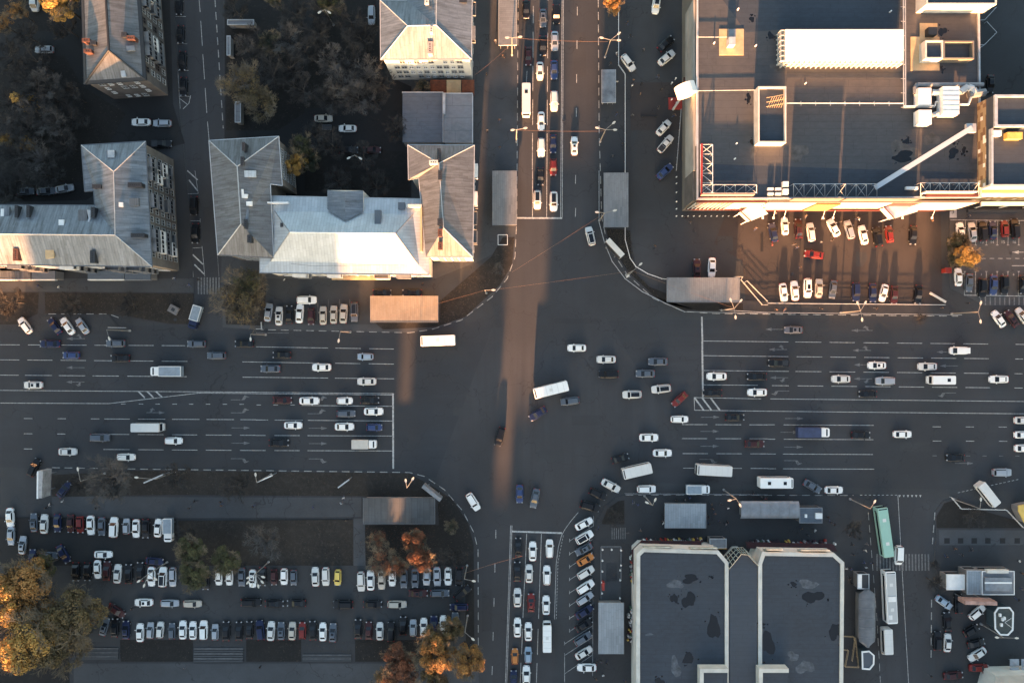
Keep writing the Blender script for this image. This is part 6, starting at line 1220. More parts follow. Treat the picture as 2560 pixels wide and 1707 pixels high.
for phrase, axis, group, items in ZONES:
    obs = []
    for it in items: obs.append((place_vehicle(*it[:7], it[7] if len(it) > 7 else None, it[8] if len(it) > 8 else None), it))
    single = len(obs) == 1
    obs.sort(key=(lambda q: q[0].location.x) if axis == 'x' else (lambda q: -q[0].location.y))
    for i, (o, it) in enumerate(obs):
        nm = f"{COL[it[6]][0]} {TN[it[5]][1]}"
        if it[5] in 'tT': nm = {'L': 'grey-boxed', 'N': 'navy-boxed', 'T': 'beige-boxed'}[it[7]] + ' ' + TN[it[5]][1]
        if len(it) > 7 and it[7] == 'D': nm += ' with dark roof'
        side = 'from the left' if axis == 'x' else 'from the top'
        lab = f"{nm} {phrase}" if single else f"{nm}, {ordn(i + 1)} vehicle {side} {phrase}"
        for x_, y_ in ((' vehicle', ''), ('from the ', 'from '), (' of the ', ' of '), (' with dark roof', '')):
            if len(re.findall(r"[\w']+", lab)) > 16: lab = lab.replace(x_, y_)
        tag(o, lab, {'s': 'car', 'h': 'car', 'w': 'car', 'u': 'car', 'v': 'van', 'p': 'pickup', 'm': 'minibus', 'b': 'bus', 't': 'truck', 'T': 'truck'}[it[5]], group)

# ------------------------------------------------------------------ street lamps, masts, wires, rails
LAMPM = mat('lamp_pole', (.22, .21, .19), .6, var=.2, scale=1.0)
def lamp(label, top, heads, hh=11.0, foot=True):
    tp = P(*T(*top), hh); k = thing('street_lamp', label, 'street lamp', (tp.x, tp.y, 0), group='street lamps')
    part('pole', MB().tube((tp.x, tp.y, 0), (tp.x, tp.y, hh), .17, .09, n=8), LAMPM, k)
    if foot: part('base', MB().tube((tp.x, tp.y, 0), (tp.x, tp.y, .9), .3, .22, n=8), LGREYM, k)
    for hd in heads:
        e = P(*T(*hd), hh); b = MB().tube((tp.x, tp.y, hh), e + Vector((0, 0, .25)), .06, n=5); am = part('arm', b, LAMPM, k)
        d = (e - tp).normalized(); m = MB(); u = Vector((-d.y, d.x, 0))
        ring = lambda s, w, z: [e + d * s + u * w * sx + Vector((0, 0, z + zz)) for sx, zz in ((-1, 0), (1, 0), (1, .14), (-1, .14))]
        A, B, C = ring(-.1, .1, .2), ring(.35, .26, .16), ring(.85, .12, .18)
        for p, q in ((A, B), (B, C)):
            for i in range(4): m.poly([p[i], p[(i + 1) % 4], q[(i + 1) % 4], q[i]])
        m.poly(list(reversed(A))); m.poly(C); lh = part('lamp_head', m, mat('lamp_head', (.50, .48, .42), .5), k); lh.parent = am
    return k
lamp('three-headed street lamp at top right of the upper street', (2,0,905,370), ((2,0,835,355),(2,0,968,322),(2,0,966,374)))
lamp('three-headed street lamp below the glass bus shelter', (2,0,858,1192), ((2,0,797,1180),(2,0,922,1140),(2,0,930,1195)))
lamp('street lamp on the left kerb of the upper street', (2,0,42,1192), ((2,0,108,1182),(2,0,20,1195)))
lamp('street lamp at the foot of the top tram shelter', (2,0,0,350), ((2,0,60,345),(2,0,-30,350)))
lamp('double street lamp at the lower end of the right canopy', (2,1,850,388), ((2,1,795,383),(2,1,928,370)))
lamp('double street lamp on the curved verge right of the crossing', (2,1,1112,918), ((2,1,1072,958),(2,1,1168,868)))
lamp('three-headed street lamp at the corner of the wide grey canopy', (2,1,2040,1262), ((2,1,2012,1200),(2,1,2088,1205),(2,1,2048,1330)))
lamp('three-headed street lamp on the kerb below the mall car park', (3,1,850,1285), ((3,1,825,1228),(3,1,882,1225),(3,1,858,1352)))
lamp('double street lamp on the kerb below the numbered bays', (3,1,1930,1295), ((3,1,1945,1228),(3,1,1943,1368)))
lamp('street lamp on the grassy corner beside the tan canopy', (1,1,2100,1095), ((1,1,2165,1095),))
lamp('street lamp on the kerb below the tan canopy car bays', (1,1,775,1475), ((1,1,763,1545),))
lamp('street lamp near the dark canopy on the lower verge', (1,2,1385,1340), ((1,2,1378,1288),(1,2,1432,1268)))
lamp('street lamp at left part of the lower verge', (1,2,5,1290), ((1,2,0,1232),))
lamp('street lamp beside the big grey bare tree', (0,2,1425,1262), ((0,2,1272,1245),))
lamp('short street lamp behind the roadside billboard at left', (0,2,738,1280), ((0,2,722,1182),))
lamp('street lamp at the pavement corner left of the bus stop', (2,2,1290,1500), ((2,2,1307,1462),(2,2,1250,1480)))
lamp('street lamp between the two grey shelters by the bus stop', (2,2,2060,1440), ((2,2,2085,1485),(2,2,2010,1450)))
lamp('street lamp at the upper end of the mint bus', (3,2,940,1530), ((3,2,968,1478),))
lamp('street lamp on the dark planted corner at right', (3,2,1945,1530), ((3,2,1948,1458),))
lamp('three-headed lamp over the long row of parked cars', (0,3,1362,568), ((0,3,1290,620),(0,3,1332,655),(0,3,1420,602)), 10)
lamp('many-headed floodlight mast over the long row of parked cars', (1,3,-5,565), ((1,3,55,585),(1,3,50,625),(1,3,20,660),(1,3,-30,655),(1,3,-62,630),(1,3,-55,590)), 10)
lamp('street lamp at the upper end of the narrow grass strip', (1,3,1912,612), ((1,3,1985,625),))
lamp('street lamp at the lower end of the narrow grass strip', (1,3,1918,1100), ((1,3,1980,1150),))
lamp('double street lamp in the upper middle courtyard', (1,0,632,92), ((1,0,598,112),(1,0,662,112)), 9)
lamp('double street lamp in the lower middle courtyard', (1,0,908,1425), ((1,0,866,1447),(1,0,948,1450)), 8)
lamp('street lamp at right of the octagonal kiosk', (3,3,2165,1150), ((3,3,2262,1150),(3,3,2110,1145)), 9)
lamp('pole lamp on the mall forecourt edge at left road edge', (0,1,980,1460), ((0,1,1003,1527),))
lamp('street lamp on the kerb below the brown tree', (0,1,2302,1500), ((0,1,2303,1530),))
def wire(label, p, q, z0=9.5, z1=9.5):
    a, b_ = P(*p, z0), P(*q, z1); m = MB(); prev = a
    for i in range(1, 9):
        s = i / 8; c = a.lerp(b_, s); c.z -= 1.2 * 4 * s * (1 - s) * .5; m.tube(prev, c, .022, n=4); prev = c
    o = link('overhead_wire', m.mesh('overhead_wire', [mat('copper_wire', (.30, .17, .10), .5, .3)])); tag(o, label, 'wire')
wire('overhead wire across the crossing to the curved verge lamp', T(1, 1, 2120, 1100), T(2, 1, 1105, 920)); wire('overhead wire slanting across the lower upper-street mouth', T(2, 1, 0, 930), T(2, 1, 850, 390)); wire('long overhead wire from the verge lamp to the canopy lamp', T(2, 1, 1110, 920), T(2, 1, 2035, 1260))
wire('overhead wire across the street at the top lamp pair', T(2, 0, 0, 350), T(2, 0, 880, 385)); wire('overhead wire across the street at the shelter lamp pair', T(2, 0, 42, 1195), T(2, 0, 850, 1205)); wire('overhead wire from the cream block to the tram shelter', T(1, 0, 2010, 690), T(2, 0, 0, 400), 12, 9.5)
wire('overhead wire across the lower street by the grass strip', T(1, 3, 1912, 560), T(2, 3, 100, 400)); wire('overhead wire from the tan canopy to the corner lamp', T(1, 1, 1150, 1360), T(1, 1, 2095, 1098), 5, 10)
def rail(label, pts, hh=1.1, m=None, step=2.2, nm='railing'):
    w = [P(*p, hh) for p in pts]; k = thing(nm, label, 'railing', (w[0].x, w[0].y, 0)); b = MB(); po = MB()
    for a, q in zip(w, w[1:]):
        b.tube(a, q, .055, n=4); b.tube(a - Vector((0, 0, .5)), q - Vector((0, 0, .5)), .04, n=4); n = max(1, int((q - a).length / step))
        for i in range(n): s = a.lerp(q, i / n); po.tube(s, (s.x, s.y, 0), .04, n=4)
    part('rails', b, m or LGREYM, k); part('posts', po, m or LGREYM, k)
rail('long pale railing along the upper street east pavement and verge', TT(2, 0, (980, 0), (980, 595), (1040, 680), (1040, 1568)) + TT(2, 1, (1040, 0), (1040, 630), (1085, 800), (1140, 880), (1250, 945), (1380, 990), (1425, 995)), m=WHITE)
rail('long pale railing along the bottom of the mall car park', TT(3, 1, (0, 1215), (1630, 1230)), m=WHITE)
rail('thin railing along the kerb below the mall car park', TT(3, 1, (-440, 1275), (0, 1300), (1780, 1322)))
rail('railing on the inner side of the curved kerb right of the crossing', TT(2, 1, (800, 0), (800, 470), (850, 660), (920, 830), (1040, 990), (1200, 1110), (1400, 1210), (1590, 1295), (2350, 1308)))
rail('thin railing along the left edge of the mall roof side walk', TT(2, 0, (1555, 1000), (1510, 1568)), step=1.6)
rail('angular wheelchair ramp railing beside the wide grey canopy', TT(2, 1, (2045, 972), (2120, 972), (2105, 1000), (2300, 1230), (2350, 1230)), m=WHITEF); rail('slanted ramp railing right of the wide grey canopy', TT(2, 1, (2130, 1030), (2160, 1008), (2350, 1200)), m=WHITEF)
rail('railing along the lower kerb before the bus stop', TT(2, 2, (1040, 1395), (2350, 1405)), m=GREYM); rail('railing on the dark planted corner at right', TT(3, 2, (1690, 1430), (1780, 1535), (2195, 1545), (2350, 1568 + 140)), m=WHITE)
rail('low railing along the upper verge kerb at left', TT(0, 1, (990, 1438), (1150, 1440)), m=WHITE, step=.8); rail('railing right of the market hall ramp', TT(3, 3, (700, 1140), (790, 1145), (800, 1180), (775, 1370)), m=TANR); rail('outer railing of the market hall ramp', TT(3, 3, (700, 1265), (742, 1270), (710, 1420), (835, 1425), (805, 1150)), m=TANR)
rail('low white bay railing below the bays at centre left', TT(1, 1, (45, 1390), (48, 1450), (0, 1452)), m=WHITE, step=1)
def bar(label, p, q, w, z0, z1, m, nm, cat):
    a, c_ = P(*p, z1), P(*q, z1); d = (c_ - a).normalized(); n = Vector((-d.y, d.x, 0)) * w / 2
    k = thing(nm, label, cat, ((a.x + c_.x) / 2, (a.y + c_.y) / 2, 0))
    lo = lambda v: Vector((v.x, v.y, z0)); part('panel', MB().hexa([lo(a - n), lo(c_ - n), lo(c_ + n), lo(a + n)], [a - n, c_ - n, c_ + n, a + n]), m, k)
    for s in (.2, .8): e = a.lerp(c_, s); part('post', MB().tube((e.x, e.y, 0), (e.x, e.y, z0), .14, n=8), GREYM, k)
    return k
BB = mat('billboard_face', (.34, .33, .32), .6, var=.6, scale=.5); 
bar('white-topped billboard on the curved verge by the right canopy', T(2,1,878,632), T(2,1,1018,782), 1.3, 3.0, 6.0, WHITEF, 'billboard', 'billboard'); bar('dark lit edge of the same verge billboard walkway', T(2,1,862,655), T(2,1,995,795), .3, 3.0, 5.8, DARKM, 'billboard_catwalk', 'billboard')
bar('tall billboard with faded poster at the left entrance', T(0,2,372,1185), T(0,2,358,1435), 1.2, 3.0, 6.5, BB, 'billboard', 'billboard'); bar('white back edge of the left entrance billboard', T(0,2,345,1190), T(0,2,342,1440), .35, 3.0, 6.6, WHITE, 'billboard_catwalk', 'billboard')
bar('slanted billboard on the lower left curved verge', T(1,2,1530,1325), T(1,2,1695,1455), .9, 3.0, 6.0, GREYM, 'billboard', 'billboard'); bar('reddish billboard below the kiosk trio at lower right', T(3,3,1810,830), T(3,3,2105,838), .9, 4.0, 7.0, mat('faded_poster', (.36, .22, .18), .6, var=.5, scale=.6), 'billboard', 'billboard')
bar('thin white advertising bar on the lower verge, left one', T(1,2,10,1288), T(1,2,148,1228), .25, 5.4, 5.8, WHITE, 'sign_gantry', 'sign'); bar('thin white advertising bar on the lower verge, right one', T(1,2,752,1340), T(1,2,853,1266), .3, 5.4, 5.8, LGREYM, 'sign_gantry', 'sign')
bar('slim pale banner frame beside the big bare tree', T(0,2,1318,1296), T(0,2,1500,1216), .3, 5.0, 5.4, LGREYM, 'sign_gantry', 'sign')
bar('pale swing barrier at the mall car park exit', T(3,1,1490,1120), T(3,1,1635,1205), .5, .8, 1.1, WHITEF, 'barrier', 'barrier')
k = kiosk('red pay box beside the yellow tree bed', 3, 1, 1630, 890, 1685, 938, 2.2, RED, RED, 'pay_box', RED)
k = thing('dark_trench_grate', 'dark drain grate on the warm mall car park edge', 'grate', P(*T(2, 1, 2293, 665))); a, q = P(*T(2, 1, 2282, 590)), P(*T(2, 1, 2305, 740)); part('grate', MB().box(a.x, q.y, .02, q.x, a.y, .12), BLACK, k)
k = thing('bench', 'long dark bench bar on the plaza left of the mall', 'bench', P(*T(2, 0, 1257, 1067))); a, q = P(*T(2, 0, 1180, 1060)), P(*T(2, 0, 1333, 1076)); part('seat', MB().box(a.x, q.y, .4, q.x, a.y, .5), BLACK, k); part('leg', MB().box(a.x + .3, q.y, 0, a.x + .5, a.y, .4), BLACK, k); part('leg', MB().box(q.x - .5, q.y, 0, q.x - .3, a.y, .4), BLACK, k)
k = thing('flower_frame', 'white square frame on the verge below the left canopy', 'frame', P(*T(1, 1, 2265, 634))); b = MB(); x = [P(*T(1, 1, *p), .4) for p in ((2222, 588), (2308, 588), (2308, 680), (2222, 680))]
for i in range(4): b.tube(x[i], x[(i + 1) % 4], .1, n=4)
part('rim', b, WHITE, k)
for c_, r_, x, y, lab in ((0, 1, 1603, 1275, 'small square concrete cabinet slab on the left verge'),):
    w = P(*T(c_, r_, x, y)); k = thing('utility_cabinet', lab, 'cabinet', (w.x, w.y, 0)); part('box', MB().obox((w.x, w.y), 2.4, 1.9, .13, .9, -.5), mat('concrete', (.17, .16, .155), .85, var=.3), k); part('lid', MB().obox((w.x, w.y), .9, .8, .905, .95, -.5), DARKM, k)
for i, (x0, y0, x1, y1) in enumerate(((2085, 180, 2330, 230), (2080, 330, 2115, 510), (2155, 935, 2210, 1125))):
    k = kiosk(('row of grey garages at top of the side street, upper one', 'row of grey garages at top of the side street, narrow one', 'row of grey garages behind the side street, lower one')[i], 0, 0, x0, y0, x1, y1, 2.6, R_FLATG, nm='garage', rim=LGREYM)
for i, y in enumerate((1008, 1105, 1210)):
    a = P(*T(0, 0, 2120, y)); 
k = thing('small_trailer', 'dark open trailer below the beige courtyard sedan', 'trailer', P(*T(1, 0, 650, 1170))); a, q = P(*T(1, 0, 608, 1148), .8), P(*T(1, 0, 690, 1192), .8)
part('tub', MB().box(a.x, q.y, .4, q.x, a.y, .75), DARKM, k); b = MB()
for u, v in (((a.x, a.y), (q.x, a.y)), ((q.x, a.y), (q.x, q.y)), ((q.x, q.y), (a.x, q.y)), ((a.x, q.y), (a.x, a.y))): b.tube((*u, .8), (*v, .8), .04, n=4)
part('rim', b, GREYM, k)
for sy in (a.y, q.y): link('wheel', WHEEL, k, ((a.x + q.x) / 2 - k.location.x, sy - k.location.y, .33))
# row of big bollards beside the mall front
bol = MB().tube((0, 0, 0), (0, 0, .7), .16, .12, n=8).mesh('bollard', [WHITE]); bp = [(2, 1, 1508 + i * 53, 418) for i in range(10)] + [(2, 1, 1508, y) for y in (60, 118, 200, 285, 352)]
for i, q in enumerate(bp):
    w = P(*T(*q)); o = link('bollard', bol, None, (w.x, w.y, 0)); o['label'] = (f"white bollard, {ordn(i + 1)} from left below the mall's left front corner" if i < 10 else f"white bollard, {ordn(i - 9)} from top along the mall west wall"); o['category'] = 'bollard'; o['group'] = 'bollards at the mall corner'

# ------------------------------------------------------------------ trees
def bare_mesh(seed, hgt=10, spread=4.5, n1=11, n2=10, n3=8):
    rd = random.Random(seed); tr = MB(); cr = MB(); tr.tube((0, 0, 0), (0, 0, hgt * .35), .28, .2, n=7); tr.tube((0, 0, hgt * .35), (rd.uniform(-.3, .3), rd.uniform(-.3, .3), hgt * .7), .2, .1, n=6)
    for i in range(n1):
        a = 2 * math.pi * i / n1 + rd.uniform(-.4, .4); z = hgt * rd.uniform(.3, .62); ln = spread * rd.uniform(.55, 1.0)
        p = Vector((0, 0, z)); d = Vector((math.cos(a), math.sin(a), rd.uniform(.35, .9))).normalized(); q = p + d * ln * .55; tr.tube(p, q, .11, .06, n=5); e = q + (d + Vector((rd.uniform(-.4, .4), rd.uniform(-.4, .4), .2))).normalized() * ln * .5; tr.tube(q, e, .06, .03, n=4)
        for j in range(n2):
            s = rd.uniform(.25, 1); st = p.lerp(q, s) if rd.random() < .5 else q.lerp(e, s); a2 = a + rd.uniform(-1.3, 1.3); d2 = Vector((math.cos(a2), math.sin(a2), rd.uniform(.1, .9))).normalized(); l2 = ln * rd.uniform(.25, .5); m = st + d2 * l2; cr.tube(st, m, .05, .03, n=3)
            for k in range(n3):
                u = st.lerp(m, rd.uniform(.3, 1)); a3 = a2 + rd.uniform(-1.2, 1.2); d3 = Vector((math.cos(a3), math.sin(a3), rd.uniform(-.1, .8))).normalized(); v = u + d3 * l2 * rd.uniform(.3, .7); cr.tube(u, v, .03, .018, n=3)
                for _ in range(2): a4 = a3 + rd.uniform(-1, 1); cr.tube(u.lerp(v, .6), u.lerp(v, .6) + Vector((math.cos(a4), math.sin(a4), rd.uniform(0, .6))) * l2 * .4, .022, .014, n=3)
    return tr, cr
def leaf_cards(b, rd, c, r_, n, size, flat=.75):
    for _ in range(n):
        while True:
            v = Vector((rd.uniform(-1, 1), rd.uniform(-1, 1), rd.uniform(-1, 1)))
            if .15 < v.length < 1: break
        v = v.normalized() * v.length ** .45
        p = c + Vector((v.x * r_, v.y * r_, v.z * r_ * flat)); nn = (v + Vector((rd.uniform(-1, 1), rd.uniform(-1, 1), rd.uniform(-.4, 1)))).normalized(); u = nn.orthogonal().normalized(); w = nn.cross(u); s = size * rd.uniform(.6, 1.4); a = rd.uniform(0, 6.28); u, w = u * math.cos(a) + w * math.sin(a), w * math.cos(a) - u * math.sin(a)
        b.poly([p - u * s, p - w * s * .55, p + u * s, p + w * s * .55])
def leafy_mesh(seed, R_=4.5, hgt=10, dens=1.0, size=.15, nclump=34, gap=.72):
    rd = random.Random(seed); tr = MB(); cr = MB(); tr.tube((0, 0, 0), (0, 0, hgt * .6), .3, .16, n=8); k = 0
    for i in range(nclump):
        a = rd.uniform(0, 6.28); rr = R_ * math.sqrt(rd.uniform(0.02, 1)) * .78; z = hgt * .66 + (1 - (rr / R_) ** 2) * hgt * .22 + rd.uniform(-2.2, 1.2); c = Vector((rr * math.cos(a), rr * math.sin(a), z)); cr_ = R_ * rd.uniform(.2, .38) * gap
        tr.tube((0, 0, hgt * rd.uniform(.3, .55)), c, .09, .03, n=4); leaf_cards(cr, rd, c, cr_, int(170 * dens * (cr_ / 1.4) ** 1.3), size)
    return tr, cr
def columnish(seed, R_=2.2, hgt=9, n=9):   # leaning poplar/birch crown
    rd = random.Random(seed); tr = MB(); cr = MB(); tr.tube((0, 0, 0), (0, 0, hgt * .8), .18, .06, n=6)
    for i in range(n): s = i / (n - 1); c = Vector((rd.uniform(-.3, .3), rd.uniform(-.3, .3), hgt * (.3 + .68 * s))); leaf_cards(cr, rd, c, R_ * (1 - .55 * s) * rd.uniform(.8, 1.1), 130, .17, .6)
    return tr, cr
def lm(n, c, c2, sc=.25): return mat('leaves_' + n, c, .8, kind='leaf', col2=c2, scale=sc)
LC = {'orange': lm('orange', (.46, .235, .065), (.30, .155, .045)), 'gold': lm('gold', (.58, .35, .085), (.40, .235, .06)), 'red': lm('red', (.30, .10, .04), (.10, .05, .03)), 'olive': lm('olive', (.105, .105, .035), (.055, .06, .026)), 'brown': lm('brown', (.24, .155, .055), (.09, .075, .035)), 'green': lm('green', (.045, .055, .025), (.022, .028, .016))}  # autumn gold also holds brightness put in for sun on the crowns
TP = {}
for i in range(4): TP['bare%d' % i] = tuple(b.mesh('t', [BARK]) for b in bare_mesh(i))
def vari(kind, v): return f'{kind}{v}'
for i in range(3): TP['leaf%d' % i] = tuple(b.mesh('t', [BARK]) for b in leafy_mesh(20 + i, dens=2.2, size=.14))
for i in range(2): TP['sparse%d' % i] = tuple(b.mesh('t', [BARK]) for b in leafy_mesh(40 + i, dens=.75, size=.13, nclump=26))
for i in range(2): TP['col%d' % i] = tuple(b.mesh('t', [BARK]) for b in columnish(60 + i))
_tm = {}
def tree(c, r, x, y, kind, colr, rad, hgt=10, ztop=None):
    """crown centre at the pixel, rad in metres"""
    v = rtree.randrange({'bare': 4, 'leaf': 3, 'sparse': 2, 'col': 2}[kind]); base = TP[f'{kind}{v}']; key = (kind, v, colr)
    if key not in _tm:
        cm = base[1].copy(); cm.materials.clear(); cm.materials.append(LC.get(colr) or {'grey': TWIG, 'dark': TWIGD}[colr]); cm.name = 'crown'; _tm[key] = cm
    px, py = T(c, r, x, y); w = P(px, py, hgt * .72); sc = rad / {'bare': 4.6, 'leaf': 4.3, 'sparse': 4.3, 'col': 2.1}[kind]; sz = hgt / {'bare': 9.5, 'leaf': 10, 'sparse': 10, 'col': 9}[kind]
    o = link('tree', None, None, (w.x, w.y, .1), rtree.uniform(0, 6.28)); o.scale = (sc, sc, sz); link('trunk', base[0], o); link('crown', _tm[key], o)
    if kind == 'leaf' or kind == 'sparse':
        bb = TP['bare%d' % rtree.randrange(4)]; t_ = link('branches', _twb(bb), o); t_.scale = (.98, .98, 1.12)
    return o
rtree = random.Random(3)
_tw = {}
def _twb(bb):
    if bb[1].name not in _tw: m = bb[1].copy(); m.materials.clear(); m.materials.append(mat('pale_branches', (.16, .125, .08), .9, var=.3)); m.name = 'branches'; _tw[bb[1].name] = m
    return _tw[bb[1].name]
TZ = [('in the left part of the upper left yards', 'cars', [(0,0,550,30,'leaf','gold',4.6,12),(0,0,165,105,'sparse','orange',2.6,9),(0,0,5,215,'sparse','orange',2.6,9),(0,0,185,915,'col','gold',2.3,9.5),(0,0,75,1280,'sparse','gold',2.0,8),(0,0,255,1325,'sparse','gold',2.0,8),(0,0,200,720,'bare','dark',4.2),(0,0,60,930,'bare','dark',4),(0,0,330,1030,'bare','grey',4.4),(0,0,230,1180,'bare','dark',4.2),(0,0,480,900,'bare','dark',4),(0,0,500,1130,'bare','grey',3.8),(0,0,640,1080,'bare','dark',3.8),(0,0,380,1480,'bare','grey',4.2),(0,0,130,1420,'bare','dark',4.2),(0,0,560,1320,'bare','dark',4.2),(0,0,560,230,'bare','dark',3.5),(0,1,150,90,'bare','dark',4.2),(0,1,420,40,'bare','dark',3.8),(0,0,60,500,'bare','dark',4.2),(0,0,330,560,'bare','dark',4.2),(0,0,40,1100,'bare','grey',4.2),(0,0,420,780,'bare','grey',4.0),(0,0,250,330,'bare','dark',3.8),(0,0,110,1260,'bare','dark',4.4),(0,0,300,860,'bare','dark',4.4),(0,0,640,860,'bare','dark',3.4),(0,1,30,200,'bare','dark',3.6)]),
 ('in the middle courtyard', 'x', [(0,0,2210,770,'sparse','brown',5.4,10),(0,0,2270,690,'bare','grey',3.6),(0,0,2240,430,'bare','grey',2.8),(0,0,2150,80,'bare','dark',3.5),(1,0,690,25,'leaf','olive',3.2,9),(1,0,140,400,'sparse','green',3.2,9),(1,0,180,20,'sparse','olive',1.8,8),(1,0,290,350,'bare','grey',4.2),(1,0,450,460,'bare','dark',4.2),(1,0,860,190,'bare','dark',4.2),(1,0,900,560,'bare','dark',4.4),(1,0,1000,720,'bare','grey',4.4,11),(1,0,800,770,'bare','grey',4.2,11),(1,0,930,900,'bare','grey',4.4),(1,0,560,300,'bare','dark',4),(1,0,300,620,'bare','dark',4.2),(1,0,150,700,'bare','dark',4),(1,0,60,960,'sparse','brown',4.4),(1,0,540,1250,'bare','dark',3.8),(1,0,1280,1180,'bare','dark',3),(1,0,430,1350,'leaf','olive',3.0,9),(1,0,500,1490,'leaf','green',2.8,8),(1,0,365,1515,'leaf','gold',2.9,11),(1,0,700,1330,'bare','dark',3.6),(1,1,750,90,'bare','dark',3.8,8),(1,1,1100,130,'bare','dark',4,8),(1,0,1530,800,'sparse','green',2.0,6),(1,0,700,560,'bare','grey',4.2),(1,0,430,820,'bare','dark',4.2),(1,0,1080,900,'bare','dark',3.8),(1,0,700,900,'bare','dark',4.2),(1,0,60,400,'bare','dark',4.2),(1,0,960,340,'bare','dark',4.0),(1,0,620,100,'bare','dark',4.0),(1,0,350,120,'bare','dark',4.0),(1,0,1150,760,'bare','dark',3.4),(1,0,980,1430,'bare','dark',3.6)]),
 ('on the verges between the side street and the crossing', 'x', [(0,1,2210,1180,'sparse','brown',6.0,11),(0,1,2260,1020,'sparse','olive',4.2,11),(0,1,2180,1230,'bare','grey',4.6,11),(0,1,60,1200,'bare','dark',4),(0,1,650,1230,'bare','dark',3.4,6),(0,1,1180,1240,'bare','dark',3.2,6),(1,1,2230,905,'bare','grey',1.6,3)]),
 ('on the verge strip below the left arm', 'x', [(0,2,985,1255,'bare','grey',6.2,12),(0,2,1040,1300,'bare','grey',5.4,11),(0,2,1620,1230,'bare','dark',3.6,8),(0,2,2150,1330,'bare','dark',3.8,8),(0,2,700,1300,'bare','dark',2.6,7)]),
 ('in the big cluster at the lower left corner', 'x', [(0,3,230,660,'leaf','orange',7.6,15),(0,3,60,830,'leaf','gold',6.0,16),(0,3,650,960,'leaf','brown',7.4,14),(0,3,260,1200,'leaf','gold',7.6,16),(0,3,480,1180,'leaf','brown',6.4,14),(0,3,640,1230,'sparse','brown',6,13),(0,3,390,500,'leaf','olive',3.2,10),(0,3,420,930,'sparse','orange',4.6,13),(0,3,0,1130,'bare','grey',4.2)]),
 ('on and around the lawn at lower left', 'x', [(0,3,1755,350,'leaf','olive',3.9,7),(0,3,2080,440,'leaf','olive',3.9,7),(0,3,1790,570,'leaf','olive',3.9,8),(1,3,90,260,'bare','grey',4.4,8),(0,3,1700,230,'bare','dark',3,6)]),
 ('between the dark panelled canopy and the cars', 'x', [(1,3,1170,450,'sparse','red',3.9,5),(1,3,1120,250,'sparse','red',2.4,5),(1,3,1450,250,'leaf','red',3.0,9),(1,3,1510,420,'leaf','red',3.4,10),(1,3,1260,500,'sparse','red',2.6,5),(1,3,1795,130,'sparse','green',1.9,4),(1,3,1800,420,'bare','dark',3.4,8),(1,3,1340,500,'sparse','red',2.0,5),(1,3,1800,1070,'leaf','brown',3.0,11)]),
 ('at the bottom edge left of the lower street', 'x', [(1,3,1670,1300,'leaf','orange',4.9,13),(1,3,1640,1180,'leaf','brown',3.6,11),(1,3,1950,1360,'leaf','orange',4.0,13),(1,3,1320,1350,'leaf','red',4.3,8.5),(1,3,1330,1500,'leaf','red',4.4,8),(1,3,1180,1530,'sparse','orange',3.0,8),(1,3,1640,1530,'leaf','brown',3.5,11)]),
 ('near the mall and the numbered bays', 'x', [(3,1,1745,670,'leaf','green',3.0,6),(3,1,1825,800,'leaf','gold',3.1,8),(3,1,1720,800,'leaf','green',2.4,5),(2,0,920,40,'leaf','orange',2.3,10),(3,1,1400,1355,'bare','dark',1.5,2)]),
 ('near the bus street at lower right', 'x', [(3,3,800,158,'bare','dark',2.5,6),(3,3,1540,650,'bare','dark',2.6,6),(3,3,1530,480,'bare','dark',1.4,3),(3,3,1900,60,'bare','dark',3,3),(2,3,930,60,'bare','dark',2.4,3)])]
KN = {('leaf', 'gold'): 'golden leafy tree', ('sparse', 'gold'): 'sparse golden tree', ('col', 'gold'): 'slim bright yellow tree', ('leaf', 'orange'): 'orange leafy tree', ('sparse', 'orange'): 'sparse orange tree', ('leaf', 'red'): 'rusty red leafy tree', ('sparse', 'red'): 'sparse rusty red tree', ('leaf', 'olive'): 'olive green tree', ('sparse', 'olive'): 'thin olive tree', ('leaf', 'green'): 'dark green tree', ('sparse', 'green'): 'thin dark green tree', ('leaf', 'brown'): 'brownish leafy tree', ('sparse', 'brown'): 'half-bare brownish tree', ('bare', 'grey'): 'bare pale grey tree', ('bare', 'dark'): 'bare dark tree'}
for phrase, _, items in TZ:
    obs = [(tree(*it), it) for it in items]; cnt = {}
    obs.sort(key=lambda q: q[0].location.x)
    tot = {}
    for o, it in obs: tot[(it[4], it[5])] = tot.get((it[4], it[5]), 0) + 1
    for o, it in obs:
        kk = (it[4], it[5]); cnt[kk] = cnt.get(kk, 0) + 1
        lab = f"{KN[kk]} {phrase}" if tot[kk] == 1 else f"{KN[kk]}, {ordn(cnt[kk])} from the left {phrase}"
        for x_, y_ in (('from the left', 'from left'), ('between the side', 'between side'), ('at the lower left corner', 'at lower left corner'), ('in the big', 'in big'), ('half-bare', 'sparse'), (' of the ', ' of '), (' and the ', ' and ')):
            if len(re.findall(r"[\w']+", lab)) > 16: lab = lab.replace(x_, y_)
        tag(o, lab, 'tree', 'trees ' + phrase)
